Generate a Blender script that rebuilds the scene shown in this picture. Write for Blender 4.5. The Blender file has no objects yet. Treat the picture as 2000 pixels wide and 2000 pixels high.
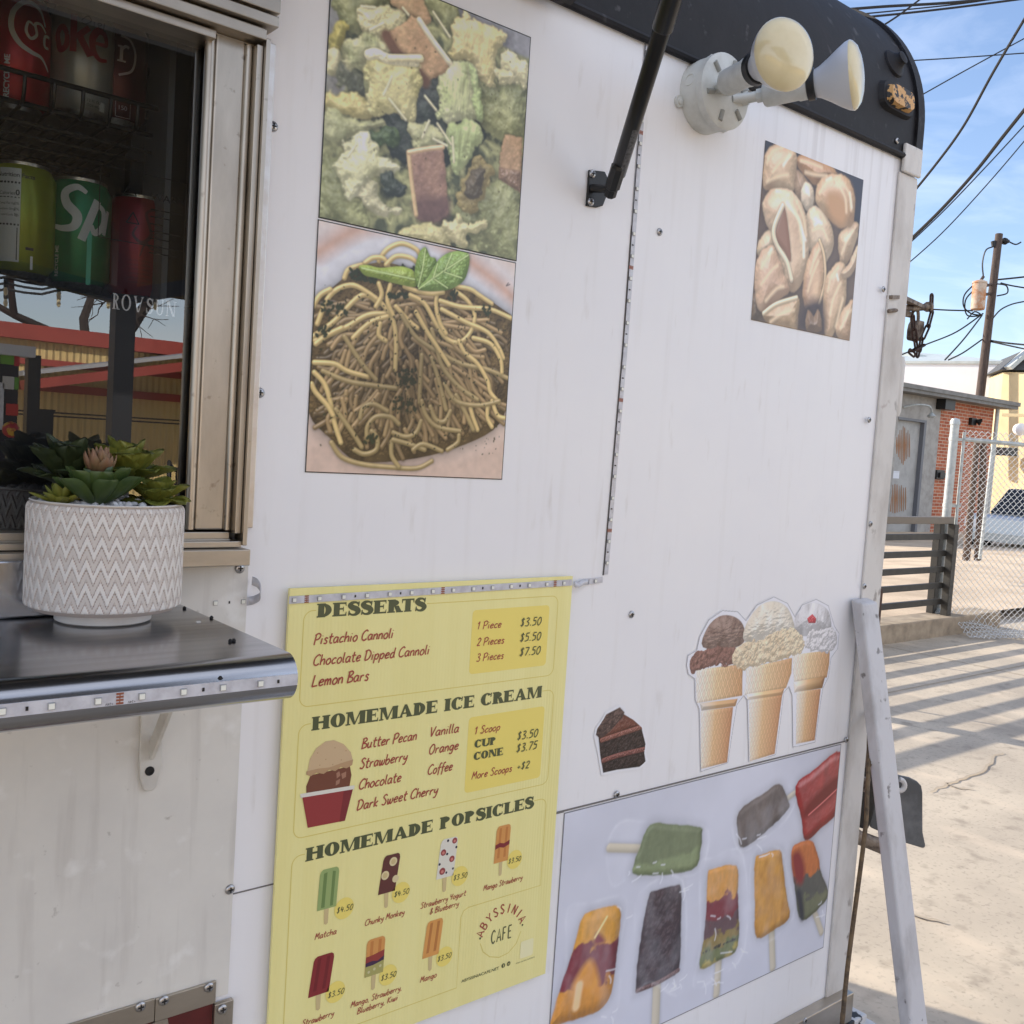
import bpy, math, random
import numpy as np
from mathutils import Vector
random.seed(7); rng = np.random.default_rng(7)
S = bpy.context.scene; COL = S.collection
R_ = math.radians
# ---------------------------------------------------------------- camera
F = 1926.0; CZ = 1.5; WALL = 1.07
_X = np.array([2350, 27, F]); _X = _X/np.linalg.norm(_X)
_d = np.array([-.065*29400, 29400, F]); _d = _d-_X*(_d@_X); _d = _d/np.linalg.norm(_d)
_Z = -_d; _Y = np.cross(_Z, _X)
cam_d = bpy.data.cameras.new('camera'); cam = bpy.data.objects.new('camera', cam_d); COL.objects.link(cam)
cam_d.sensor_width = 36; cam_d.lens = F/2000*36; cam_d.clip_start = .02; cam_d.clip_end = 2000
from mathutils import Matrix
right = (_X[0], _Y[0], _Z[0]); up = (-_X[1], -_Y[1], -_Z[1]); back = (-_X[2], -_Y[2], -_Z[2])
cam.matrix_world = Matrix([[right[i], up[i], back[i], (0, 0, CZ)[i]] for i in range(3)]+[[0, 0, 0, 1]])
S.camera = cam
# ---------------------------------------------------------------- sky, sun, exposure
SUN_EL = 26.0; SUN_AZ = -21.5          # azimuth from +Y, towards -X
world = bpy.data.worlds.new('World'); S.world = world; world.use_nodes = True
wn = world.node_tree.nodes; wl = world.node_tree.links; wn.clear()
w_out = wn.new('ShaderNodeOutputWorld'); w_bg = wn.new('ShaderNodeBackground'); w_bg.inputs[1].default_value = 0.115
sky = wn.new('ShaderNodeTexSky'); sky.sky_type = 'NISHITA'; sky.sun_disc = False
sky.sun_elevation = R_(SUN_EL); sky.sun_rotation = R_(SUN_AZ); sky.air_density = 1.0; sky.dust_density = .7; sky.ozone_density = 2.8
tc = wn.new('ShaderNodeTexCoord'); mp = wn.new('ShaderNodeMapping'); mp.inputs['Scale'].default_value = (1.6, 5, 16); mp.inputs['Rotation'].default_value = (0.25, 0.1, .3)
nz = wn.new('ShaderNodeTexNoise'); nz.inputs['Scale'].default_value = 1.5; nz.inputs['Detail'].default_value = 7; nz.inputs['Roughness'].default_value = .55; nz.inputs['Distortion'].default_value = .6
rp = wn.new('ShaderNodeValToRGB'); rp.color_ramp.elements[0].position = .46; rp.color_ramp.elements[1].position = .9
rp.color_ramp.elements[1].color = (.26, .26, .26, 1)
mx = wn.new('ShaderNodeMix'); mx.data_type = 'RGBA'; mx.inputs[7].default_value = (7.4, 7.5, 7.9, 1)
wl.new(tc.outputs['Generated'], mp.inputs[0]); wl.new(mp.outputs[0], nz.inputs[0]); wl.new(nz.outputs[0], rp.inputs[0])
sxy = wn.new('ShaderNodeSeparateXYZ'); wl.new(tc.outputs['Generated'], sxy.inputs[0])      # unseen bright cloud bank, added behind the camera to light the trailer wall
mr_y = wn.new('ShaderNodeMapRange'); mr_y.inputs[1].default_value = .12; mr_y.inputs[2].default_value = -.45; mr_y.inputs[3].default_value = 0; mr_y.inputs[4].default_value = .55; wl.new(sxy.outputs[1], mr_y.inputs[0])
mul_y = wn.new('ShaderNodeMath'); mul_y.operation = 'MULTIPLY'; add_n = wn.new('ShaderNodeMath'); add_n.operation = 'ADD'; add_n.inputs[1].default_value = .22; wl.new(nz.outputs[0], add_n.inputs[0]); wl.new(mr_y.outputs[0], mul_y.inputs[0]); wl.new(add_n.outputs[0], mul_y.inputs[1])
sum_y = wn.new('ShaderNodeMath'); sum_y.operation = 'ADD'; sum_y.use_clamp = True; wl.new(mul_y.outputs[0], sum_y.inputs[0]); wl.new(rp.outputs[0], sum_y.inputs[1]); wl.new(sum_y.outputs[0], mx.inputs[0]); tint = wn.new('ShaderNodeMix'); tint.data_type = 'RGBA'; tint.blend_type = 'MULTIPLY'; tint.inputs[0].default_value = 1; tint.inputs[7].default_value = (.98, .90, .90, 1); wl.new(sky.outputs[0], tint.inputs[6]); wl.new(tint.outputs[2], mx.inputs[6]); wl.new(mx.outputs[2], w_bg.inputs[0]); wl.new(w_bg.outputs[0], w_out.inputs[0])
sun_d = bpy.data.lights.new('sun', 'SUN'); sun_d.energy = 2.7; sun_d.angle = R_(.5); sun_d.color = (1, .92, .80)
sun = bpy.data.objects.new('sun', sun_d); COL.objects.link(sun)
_sd = Vector((math.sin(R_(SUN_AZ))*math.cos(R_(SUN_EL)), math.cos(R_(SUN_AZ))*math.cos(R_(SUN_EL)), math.sin(R_(SUN_EL))))
sun.rotation_euler = _sd.to_track_quat('Z', 'Y').to_euler(); sun.location = (0, 0, 20)
S.view_settings.view_transform = 'Standard'; S.view_settings.look = 'None'; S.view_settings.gamma = 1
S.view_settings.use_curve_mapping = False; S.view_settings.exposure = 1.26
# ---------------------------------------------------------------- helpers: measuring
def ray(px, py):
    r = np.array([px-1000., py-1000., F]); return np.array([r@_X, r@_Y, r@_Z])
def W(px, py, off=0.0):                 # point of the photographed wall plane (off = metres proud of it)
    w = ray(px, py); w = w*((WALL-off)/w[1]); return Vector((w[0], w[1], w[2]+CZ))
def atY(px, py, y):
    w = ray(px, py); w = w*(y/w[1]); return Vector((w[0], w[1], w[2]+CZ))
def atX(px, py, x):
    w = ray(px, py); w = w*(x/w[0]); return Vector((w[0], w[1], w[2]+CZ))
def atZ(px, py, z):
    w = ray(px, py); w = w*((z-CZ)/w[2]); return Vector((w[0], w[1], w[2]+CZ))
def at(px, py, depth):
    w = ray(px, py)*(depth/F); return Vector((w[0], w[1], w[2]+CZ))
def mirY(px, py, y, yg=1.085):          # where something seen mirrored in the window stands
    w = ray(px, py); w = w*((2*yg-y)/w[1]); return Vector((w[0], y, w[2]+CZ))
def zoom(x0, y0, s): return lambda x, y: (x0+x/s, y0+y/s)
z1 = zoom(0, 0, 3.7154); z2 = zoom(0, 500, 3.7154); z3 = zoom(0, 820, 3.22); z4 = zoom(0, 1320, 2.841)
z5 = zoom(1640, 680, 3.22); z6 = zoom(1600, 1150, 2.2727); z7 = zoom(1100, 0, 2.76); z8 = zoom(1650, 0, 2.76)
zS = zoom(560, 0, 3.7154); zP = zoom(560, 420, 3.577); zH = zoom(1440, 250, 4.389); zI = zoom(1050, 1440, 2.9723); zC = zoom(1130, 1140, 3.3895)
zK = zoom(1720, 550, 11.364); zB = zoom(1600, 1160, 3.864); zE = zoom(1600, 1800, 7.728)
def s2l(c):
    c = np.asarray(c, float)/255.; return np.where(c <= .04045, c/12.92, ((c+.055)/1.055)**2.4)
# ---------------------------------------------------------------- helpers: objects
WL = {}
def link(o): COL.objects.link(o); return o
def tag(o, label=None, cat=None, group=None, kind=None):
    if label: o['label'] = label
    if cat: o['category'] = cat
    if group: o['group'] = group
    if kind: o['kind'] = kind
    return o
def thing(name, label, cat, loc, group=None):
    o = bpy.data.objects.new(name, None); o.empty_display_size = .05; o.location = loc; link(o)
    WL[o.name] = Vector(loc); return tag(o, label, cat, group)
class MB:
    def __init__(s): s.v = []; s.f = []
    def add(s, vs, fs):
        n = len(s.v); s.v += [tuple(v) for v in vs]; s.f += [tuple(i+n for i in f) for f in fs]; return s
    def box(s, a, b):
        (x0, y0, z0), (x1, y1, z1_) = a, b
        x0, x1 = min(x0, x1), max(x0, x1); y0, y1 = min(y0, y1), max(y0, y1); z0, z1_ = min(z0, z1_), max(z0, z1_)
        return s.add([(x0, y0, z0), (x1, y0, z0), (x1, y1, z0), (x0, y1, z0), (x0, y0, z1_), (x1, y0, z1_), (x1, y1, z1_), (x0, y1, z1_)],
                     [(0, 3, 2, 1), (4, 5, 6, 7), (0, 1, 5, 4), (1, 2, 6, 5), (2, 3, 7, 6), (3, 0, 4, 7)])
    def hexa(s, v): return s.add(v, [(0, 3, 2, 1), (4, 5, 6, 7), (0, 1, 5, 4), (1, 2, 6, 5), (2, 3, 7, 6), (3, 0, 4, 7)])
    def bar(s, p, q, w, h, upv=(0, 0, 1)):         # rectangular bar from p to q
        p = Vector(p); q = Vector(q); d = (q-p).normalized(); u = Vector(upv); a = d.cross(u)
        if a.length < 1e-4: a = d.cross(Vector((0, 1, 0)))
        a.normalize(); b = a.cross(d); a = a*(w/2); b = b*(h/2)
        return s.hexa([p-a-b, p+a-b, p+a+b, p-a+b, q-a-b, q+a-b, q+a+b, q-a+b])
    def tube(s, pts, r, n=8, cap=True, closed=False):
        pts = [Vector(p) for p in pts]; m = len(pts); rr = r if isinstance(r, (list, tuple)) else [r]*m
        t0 = (pts[1]-pts[0]).normalized(); a = t0.orthogonal().normalized(); vs = []
        for i, p in enumerate(pts):
            if closed: t = (pts[(i+1) % m]-pts[i-1]).normalized()
            else: t = (pts[min(i+1, m-1)]-pts[max(i-1, 0)]).normalized()
            a = (a-t*a.dot(t)); a = a.normalized() if a.length > 1e-6 else t.orthogonal().normalized(); b = t.cross(a)
            for k in range(n):
                an = 2*math.pi*k/n; vs.append(p+(a*math.cos(an)+b*math.sin(an))*rr[i])
        fs = []
        for i in range(m if closed else m-1):
            j = (i+1) % m
            for k in range(n): k2 = (k+1) % n; fs.append((i*n+k, i*n+k2, j*n+k2, j*n+k))
        if cap and not closed: fs.append(tuple(range(n))[::-1]); fs.append(tuple((m-1)*n+k for k in range(n)))
        return s.add(vs, fs)
    def lathe(s, prof, o, axis=(0, 0, 1), n=32, capa=True, capb=True):   # prof: (r, h)
        o = Vector(o); ax = Vector(axis).normalized(); a = ax.orthogonal().normalized(); b = ax.cross(a); vs = []; m = len(prof)
        for r, h in prof:
            for k in range(n):
                an = 2*math.pi*k/n; vs.append(o+ax*h+(a*math.cos(an)+b*math.sin(an))*r)
        fs = [(i*n+k, i*n+(k+1) % n, (i+1)*n+(k+1) % n, (i+1)*n+k) for i in range(m-1) for k in range(n)]
        if capa: fs.append(tuple(range(n))[::-1])
        if capb: fs.append(tuple((m-1)*n+k for k in range(n)))
        return s.add(vs, fs)
    def prism(s, poly, dirv):                      # planar polygon swept along dirv
        n = len(poly); dv = Vector(dirv); p = [Vector(q) for q in poly]
        return s.add(p+[q+dv for q in p], [tuple(range(n))[::-1], tuple(range(n, 2*n))]+[(i, (i+1) % n, n+(i+1) % n, n+i) for i in range(n)])
    def grid(s, fn, nu, nv, closeu=False):
        n0 = nu if closeu else nu+1
        vs = [fn(i/nu, j/nv) for j in range(nv+1) for i in range(n0)]
        fs = [(j*n0+i, j*n0+(i+1) % n0, (j+1)*n0+(i+1) % n0, (j+1)*n0+i) for j in range(nv) for i in range(nu)]
        return s.add(vs, fs)
    def build(s, name, mat, parent=None, org=None, smooth=False, bevel=0, label=None):
        v = np.array(s.v, float)
        base = WL[parent.name] if parent is not None else Vector((0, 0, 0))
        o_w = Vector(org) if org is not None else (Vector(base) if parent is not None else Vector((v.min(0)+v.max(0))/2))
        me = bpy.data.meshes.new(name); me.from_pydata((v-np.array(o_w)).tolist(), [], s.f); me.update()
        if mat is not None: me.materials.append(mat)
        if smooth:
            me.polygons.foreach_set('use_smooth', [True]*len(me.polygons))
            if smooth != 'all': me.set_sharp_from_angle(angle=R_(40))
        o = bpy.data.objects.new(name, me); link(o)
        if parent is not None: o.parent = parent
        o.location = o_w-base; WL[o.name] = o_w
        if bevel:
            b = o.modifiers.new('bevel', 'BEVEL'); b.width = bevel; b.segments = 2; b.limit_method = 'ANGLE'; b.angle_limit = R_(35)
        if label: o['label'] = label
        return o
def dup(o, parent, wloc, name=None):
    c = o.copy(); link(c); c.parent = parent
    c.location = Vector(wloc)-(WL[parent.name] if parent is not None else Vector((0, 0, 0))); WL[c.name] = Vector(wloc); return c
def cat(pts, k=8, closed=False):                    # Catmull-Rom through points
    P = [np.array(p, float) for p in pts]; n = len(P); out = []
    if n < 3 and not closed: return P
    for i in range(n if closed else n-1):
        if closed: a, b, c, d = P[i-1], P[i], P[(i+1) % n], P[(i+2) % n]
        else: a, b, c, d = P[max(i-1, 0)], P[i], P[i+1], P[min(i+2, n-1)]
        for j in range(k):
            t = j/k; out.append(.5*((2*b)+(-a+c)*t+(2*a-5*b+4*c-d)*t*t+(-a+3*b-3*c+d)*t**3))
    if not closed: out.append(P[-1])
    return out
# ---------------------------------------------------------------- helpers: materials
def mat(name, rgb, rough=.5, metal=0., rgb2=None, nscale=5., namt=.5, lo=.4, hi=.65, bump=0., bscale=60., stretch=(1, 1, 1), spec=.5, coat=0., rvar=0., detail=6, lin=False, sheen=0):
    m = bpy.data.materials.new(name); m.use_nodes = True; n = m.node_tree.nodes; l = m.node_tree.links; b = n['Principled BSDF']
    c1 = tuple(rgb if lin else s2l(rgb))+(1,)
    b.inputs['Base Color'].default_value = c1; b.inputs['Roughness'].default_value = rough; b.inputs['Metallic'].default_value = metal
    b.inputs['Specular IOR Level'].default_value = spec; b.inputs['Coat Weight'].default_value = coat; b.inputs['Coat Roughness'].default_value = .1
    tcn = n.new('ShaderNodeTexCoord'); mpn = n.new('ShaderNodeMapping'); mpn.inputs['Scale'].default_value = stretch; l.new(tcn.outputs['Object'], mpn.inputs[0])
    if rgb2 is not None:
        t = n.new('ShaderNodeTexNoise'); t.inputs['Scale'].default_value = nscale; t.inputs['Detail'].default_value = detail; t.inputs['Roughness'].default_value = .62; l.new(mpn.outputs[0], t.inputs[0])
        r = n.new('ShaderNodeMapRange'); r.inputs[1].default_value = lo; r.inputs[2].default_value = hi; r.inputs[4].default_value = namt; l.new(t.outputs[0], r.inputs[0])
        x = n.new('ShaderNodeMix'); x.data_type = 'RGBA'; x.inputs[6].default_value = c1; x.inputs[7].default_value = tuple(rgb2 if lin else s2l(rgb2))+(1,)
        l.new(r.outputs[0], x.inputs[0]); l.new(x.outputs[2], b.inputs['Base Color'])
        if rvar:
            rr = n.new('ShaderNodeMapRange'); rr.inputs[3].default_value = rough; rr.inputs[4].default_value = rough+rvar; l.new(t.outputs[0], rr.inputs[0]); l.new(rr.outputs[0], b.inputs['Roughness'])
    if bump:
        t2 = n.new('ShaderNodeTexNoise'); t2.inputs['Scale'].default_value = bscale; t2.inputs['Detail'].default_value = 5; l.new(mpn.outputs[0], t2.inputs[0])
        bp = n.new('ShaderNodeBump'); bp.inputs['Strength'].default_value = bump; bp.inputs['Distance'].default_value = .002; l.new(t2.outputs[0], bp.inputs['Height']); l.new(bp.outputs[0], b.inputs['Normal'])
    return m
def mix_layer(m, rgb2, nscale, lo, hi, namt, stretch=(1, 1, 1), detail=6, seed=(0, 0, 0)):   # one more stain layer over a material's colour
    n = m.node_tree.nodes; l = m.node_tree.links; b = n['Principled BSDF']; inp = b.inputs['Base Color']
    tcn = n.new('ShaderNodeTexCoord'); mpn = n.new('ShaderNodeMapping'); mpn.inputs['Scale'].default_value = stretch; mpn.inputs['Location'].default_value = seed; l.new(tcn.outputs['Object'], mpn.inputs[0])
    t = n.new('ShaderNodeTexNoise'); t.inputs['Scale'].default_value = nscale; t.inputs['Detail'].default_value = detail; l.new(mpn.outputs[0], t.inputs[0])
    r = n.new('ShaderNodeMapRange'); r.inputs[1].default_value = lo; r.inputs[2].default_value = hi; r.inputs[4].default_value = namt; l.new(t.outputs[0], r.inputs[0])
    x = n.new('ShaderNodeMix'); x.data_type = 'RGBA'; x.inputs[7].default_value = tuple(s2l(rgb2))+(1,)
    if inp.is_linked: src = inp.links[0].from_socket; l.new(src, x.inputs[6])
    else: x.inputs[6].default_value = inp.default_value
    l.new(r.outputs[0], x.inputs[0]); l.new(x.outputs[2], inp); return m
def vcol_mat(name, rough=.4, bump=0., bscale=400, spec=.5, coat=0.):
    m = bpy.data.materials.new(name); m.use_nodes = True; n = m.node_tree.nodes; l = m.node_tree.links; b = n['Principled BSDF']
    a = n.new('ShaderNodeVertexColor'); a.layer_name = 'Col'; l.new(a.outputs[0], b.inputs['Base Color']); b.inputs['Roughness'].default_value = rough
    b.inputs['Specular IOR Level'].default_value = spec; b.inputs['Coat Weight'].default_value = coat
    return m
def glass_mat(name, f0, tint=(1, 1, 1), rough=0.0):
    m = bpy.data.materials.new(name); m.use_nodes = True; n = m.node_tree.nodes; l = m.node_tree.links; n.remove(n['Principled BSDF']); out = n['Material Output']
    tr = n.new('ShaderNodeBsdfTransparent'); tr.inputs[0].default_value = tuple(tint)+(1,); gl = n.new('ShaderNodeBsdfGlossy'); gl.inputs['Roughness'].default_value = rough
    fr = n.new('ShaderNodeFresnel'); fr.inputs[0].default_value = 1.5; mr = n.new('ShaderNodeMapRange'); mr.inputs[1].default_value = .04; mr.inputs[2].default_value = 1; mr.inputs[3].default_value = f0; mr.inputs[4].default_value = 1
    l.new(fr.outputs[0], mr.inputs[0]); s = n.new('ShaderNodeMixShader'); l.new(mr.outputs[0], s.inputs[0]); l.new(tr.outputs[0], s.inputs[1]); l.new(gl.outputs[0], s.inputs[2]); l.new(s.outputs[0], out.inputs[0]); return m
# ---------------------------------------------------------------- printed pictures: painted as colour grids in wall coordinates
_lat = rng.random((257, 257))
def vnoise(X, Z, f, octv=4, seed=0):
    o = np.zeros_like(X); a = 1.; tot = 0.
    for k in range(octv):
        x = X*f+seed*17.3+k*31.7; z = Z*f+seed*9.1+k*12.9; xi = np.floor(x).astype(int); zi = np.floor(z).astype(int); u = x-xi; v = z-zi
        u = u*u*(3-2*u); v = v*v*(3-2*v); g = lambda i, j: _lat[(xi+i) % 256, (zi+j) % 256]
        o += a*((g(0, 0)*(1-u)+g(1, 0)*u)*(1-v)+(g(0, 1)*(1-u)+g(1, 1)*u)*v); tot += a; a *= .5; f *= 2
    return o/tot
LIGHT = np.array([-.35, .72, .62]); LIGHT = LIGHT/np.linalg.norm(LIGHT)
class Pic:
    def __init__(s, x0, z0, x1, z1_, res, bg):
        s.x0, s.z0, s.x1, s.z1, s.res = x0, z0, x1, z1_, res
        s.nx = int((x1-x0)*res); s.nz = int((z1_-z0)*res)
        s.X, s.Z = np.meshgrid(np.linspace(x0, x1, s.nx+1), np.linspace(z0, z1_, s.nz+1)); s.im = np.zeros(s.X.shape+(3,)); s.im[:] = s2l(bg)
    def win(s, pts, m):
        p = np.array(pts); a, b = p.min(0)-m, p.max(0)+m
        i0 = max(0, int((a[0]-s.x0)*s.res)); i1 = min(s.nx+1, int((b[0]-s.x0)*s.res)+2); j0 = max(0, int((a[1]-s.z0)*s.res)); j1 = min(s.nz+1, int((b[1]-s.z0)*s.res)+2)
        return slice(j0, max(j1, j0)), slice(i0, max(i1, i0))
    def dist(s, X, Z, pts, closed):
        best = np.full(X.shape, 1e9); inside = np.zeros(X.shape, bool); n = len(pts)
        for i in range(n if closed else n-1):
            ax, az = pts[i]; bx, bz = pts[(i+1) % n]; dx, dz = bx-ax, bz-az; L = dx*dx+dz*dz+1e-12
            t = np.clip(((X-ax)*dx+(Z-az)*dz)/L, 0, 1); best = np.minimum(best, (X-ax-t*dx)**2+(Z-az-t*dz)**2)
            if closed and abs(dz) > 1e-12:
                c = ((az > Z) != (bz > Z)) & (X < (bx-ax)*(Z-az)/dz+ax); inside ^= c
        d = np.sqrt(best); return np.where(inside, d, -d) if closed else d
    def put(s, w, sd, col, R, namp=0, nf=300, spec=.15, sp=20, amb=.5, dif=.65, shadow=.5, sw=.006, soft=1., aspect=(1, 1), flat=False, seed=1, warp=0, wf=220):
        X, Z = s.X[w], s.Z[w]
        if warp and X.size: sd = sd+(vnoise(X, Z, wf, 3, seed+4)-.5)*warp
        if X.size == 0 or min(X.shape) < 2: return
        if shadow:
            sh = np.clip(1+np.minimum(sd, 0)/sw, 0, 1)**2*shadow; s.im[w] *= (1-sh)[..., None]
        c = col(X, Z) if callable(col) else s2l(col)*np.ones(X.shape+(3,))
        if not flat:
            t = np.clip(sd/R, 0, 1); h = R*np.sqrt(np.maximum(0, 1-(1-t)**2))
            if namp: h = h+(vnoise(X*aspect[0], Z*aspect[1], nf, 4, seed)-.5)*namp
            gz, gx = np.gradient(h, 1/s.res); nn = np.stack([-gx, -gz, np.ones_like(gx)], -1); nn /= np.linalg.norm(nn, axis=-1, keepdims=True)
            lam = np.clip(nn@LIGHT, 0, 1); H = LIGHT+np.array([0, 0, 1]); H /= np.linalg.norm(H)
            c = c*(amb+dif*lam)[..., None]+(spec*np.clip(nn@H, 0, 1)**sp)[..., None]
        a = np.clip(sd*s.res/soft+.5, 0, 1)[..., None]; s.im[w] = s.im[w]*(1-a)+c*a
    def lump(s, zf, pts, col, R=.012, smooth=True, mask=None, **k):
        q = [W(*zf(*p)) for p in pts]; q = [(v.x, v.z) for v in q]
        if smooth: q = [tuple(v) for v in cat(q, 4, True)]
        w = s.win(q, k.get('sw', .006)+.002); s.put(w, s.dist(s.X[w], s.Z[w], q, True), col, R, **k)
    def tube(s, zf, pts, r, col, smooth=True, **k):
        q = [W(*zf(*p)) for p in pts] if zf else pts
        q = [(v.x, v.z) for v in q] if zf else q
        if smooth: q = [tuple(v) for v in cat(q, 5)]
        w = s.win(q, r+k.get('sw', .004)+.002); k.setdefault('sw', .004); s.put(w, r-s.dist(s.X[w], s.Z[w], q, False), col, r, **k)
    def specks(s, n, box, r, col, seed=3, shadow=.0):
        g = np.random.default_rng(seed)
        for i in range(n):
            x = g.uniform(box[0], box[2]); z = g.uniform(box[1], box[3]); rr = r*g.uniform(.4, 1.3); an = g.uniform(0, 3.1)
            s.tube(None, [(x, z), (x+math.cos(an)*rr, z+math.sin(an)*rr)], rr*.7, col, smooth=False, flat=True, shadow=shadow)
    def blur(s, n=1):
        for _ in range(n):
            p = np.pad(s.im, ((1, 1), (1, 1), (0, 0)), mode='edge'); s.im = (p[:-2, 1:-1]+p[2:, 1:-1]+p[1:-1, :-2]+p[1:-1, 2:]+2*p[1:-1, 1:-1])/6
    def border(s, col=(25, 25, 25), t=.0011):
        m = np.minimum(np.minimum(s.X-s.x0, s.x1-s.X), np.minimum(s.Z-s.z0, s.z1-s.Z)) < t; s.im[m] = s2l(col)
    def build(s, name, parent, off, material, gain=1.25, keep=None, skirt=True, org=None):
        nx, nz = s.nx+1, s.nz+1; y = WALL-off
        v = np.stack([s.X, np.full_like(s.X, y), s.Z], -1).reshape(-1, 3)
        i = np.arange(nx*nz).reshape(nz, nx); q = np.stack([i[:-1, :-1], i[:-1, 1:], i[1:, 1:], i[1:, :-1]], -1).reshape(-1, 4)
        c = np.clip(s.im.reshape(-1, 3)*gain, 0, .9)
        if keep is not None:
            k = keep[:-1, :-1].reshape(-1); q = q[k]; used = np.unique(q); mp_ = np.zeros(nx*nz, int); mp_[used] = np.arange(len(used)); q = mp_[q]; v = v[used]; c = c[used]
        elif skirt:
            ring = np.concatenate([i[0, :], i[1:, -1], i[-1, -2::-1], i[-2:0:-1, 0]]); n0 = len(v); v2 = v[ring].copy(); v2[:, 1] = WALL-.0002
            v = np.concatenate([v, v2]); c = np.concatenate([c, np.full((len(ring), 3), .6)]); m = len(ring); k = np.arange(m); q = np.concatenate([q, np.stack([ring, n0+k, n0+(k+1) % m, ring[(k+1) % m]], -1)])
        base = np.array(WL[parent.name]) if parent is not None else np.zeros(3)
        o_w = np.array(WL[parent.name]) if parent is not None else np.array([(s.x0+s.x1)/2, WALL, (s.z0+s.z1)/2])
        me = bpy.data.meshes.new(name); me.vertices.add(len(v)); me.vertices.foreach_set('co', (v-o_w).ravel())
        me.loops.add(q.size); me.loops.foreach_set('vertex_index', q.ravel().astype(np.int32)); me.polygons.add(len(q)); me.polygons.foreach_set('loop_start', (np.arange(len(q))*4).astype(np.int32))
        me.update(calc_edges=True); me.validate()
        ca = me.color_attributes.new('Col', 'FLOAT_COLOR', 'POINT'); ca.data.foreach_set('color', np.concatenate([c, np.ones((len(c), 1))], 1).ravel())
        me.materials.append(material); o = bpy.data.objects.new(name, me); link(o); o.location = o_w-base
        if parent is not None: o.parent = parent
        WL[o.name] = Vector(o_w); return o
# ---------------------------------------------------------------- lettering
HAND = {k: (float(w), [[tuple(map(float, p.split(','))) for p in st.split()] for st in s_.split('|')]) for k, w, s_ in [l.split(';') for l in '''a;.5;.42,.5 .2,.55 .05,.3 .12,.03 .3,.1 .42,.45|.42,.55 .4,.15 .48,.0
b;.46;.08,1 .06,.4 .05,.02 .25,0 .4,.25 .3,.5 .08,.35
c;.42;.4,.48 .25,.55 .06,.3 .12,.03 .38,.1
d;.5;.42,.5 .2,.52 .05,.28 .12,.02 .32,.12 .42,.5|.44,1 .41,.3 .46,0
e;.44;.06,.28 .36,.36 .34,.53 .18,.53 .05,.28 .14,.02 .4,.12
f;.36;.42,.92 .3,1 .2,.8 .16,.3 .12,-.25|.02,.52 .36,.55
g;.5;.42,.5 .2,.54 .05,.3 .14,.05 .32,.15 .42,.5|.43,.54 .4,0 .28,-.32 .06,-.25
h;.46;.08,1 .05,0|.06,.3 .25,.53 .38,.45 .38,0
i;.22;.1,.54 .07,0|.12,.74 .125,.79
k;.44;.08,1 .05,0|.38,.55 .08,.25|.08,.25 .38,0
l;.22;.1,1 .07,.2 .16,0
m;.6;.06,.54 .05,0|.05,.3 .18,.53 .27,.45 .27,0|.27,.3 .42,.53 .5,.45 .5,0
n;.44;.06,.54 .05,0|.05,.3 .22,.54 .35,.45 .36,0
o;.46;.22,.55 .05,.3 .12,.03 .3,.03 .42,.28 .34,.52 .22,.55
p;.46;.08,.54 .02,-.35|.07,.35 .25,.55 .4,.4 .28,.05 .06,.1
r;.38;.08,.54 .05,0|.06,.28 .18,.5 .34,.5
s;.4;.36,.48 .2,.56 .1,.42 .3,.22 .24,.02 .03,.06
t;.38;.2,.95 .14,.2 .24,0 .34,.06|.02,.6 .38,.64
u;.48;.07,.54 .05,.15 .16,0 .34,.15|.38,.54 .36,.1 .44,0
w;.6;.05,.54 .08,.05 .18,.02 .28,.4|.3,.5 .3,.05 .42,.02 .54,.3 .52,.55
y;.46;.07,.54 .06,.25 .2,.18 .36,.3|.4,.54 .34,0 .2,-.32 .02,-.3
P;.52;.1,.98 .04,-.05|.0,.85 .3,1.02 .5,.82 .35,.5 .08,.42
C;.56;.55,.85 .4,1 .12,.7 .08,.2 .3,0 .52,.15
D;.6;.12,.95 .06,.02|.0,.9 .3,1 .55,.65 .4,.15 .06,0
L;.5;.12,1 .06,.3 .04,0|.04,0 .45,.06
B;.52;.12,1 .06,0|.02,.92 .3,1.02 .44,.8 .12,.52|.12,.52 .45,.4 .42,.1 .02,0
V;.5;.05,1 .18,0|.18,0 .5,1
O;.62;.32,1 .08,.6 .12,.1 .35,0 .55,.4 .5,.85 .32,1
S;.5;.48,.88 .3,1.02 .12,.8 .3,.55 .42,.3 .28,0 .02,.1
M;.64;.02,0 .14,1|.14,1 .28,.35|.28,.35 .52,1|.52,1 .56,0
Y;.5;.05,1 .1,.55 .28,.6|.46,1 .34,.4 .2,0
K;.52;.12,1 .06,0|.5,1 .1,.5|.1,.5 .5,0
0;.52;.28,1 .07,.6 .12,.1 .28,0 .46,.4 .42,.85 .28,1
1;.34;.02,.7 .2,1|.2,1 .14,0
2;.5;.06,.8 .25,1 .42,.75 .04,.02|.04,.02 .42,.04
3;.5;.08,.92 .3,1 .4,.78 .16,.55|.16,.55 .42,.35 .3,.02 .02,.06
4;.52;.16,1 .06,.4|.06,.4 .46,.44|.36,.8 .3,0
5;.5;.14,1 .46,1|.14,1 .1,.58|.1,.58 .36,.58 .38,.15 .04,0
7;.5;.06,1 .46,1|.46,1 .16,0
$;.5;.42,.82 .24,.92 .1,.74 .34,.42 .28,.12 .02,.14|.26,1.08 .2,-.08
+;.48;.05,.4 .4,.4|.22,.6 .22,.2
.;.24;.06,.02 .13,.11
,;.2;.1,.05 .04,-.14
&;.52;.46,.1 .14,.8 .28,1 .36,.8 .06,.3 .16,.0 .34,.1 .46,.4'''.split('\n')]}
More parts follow.
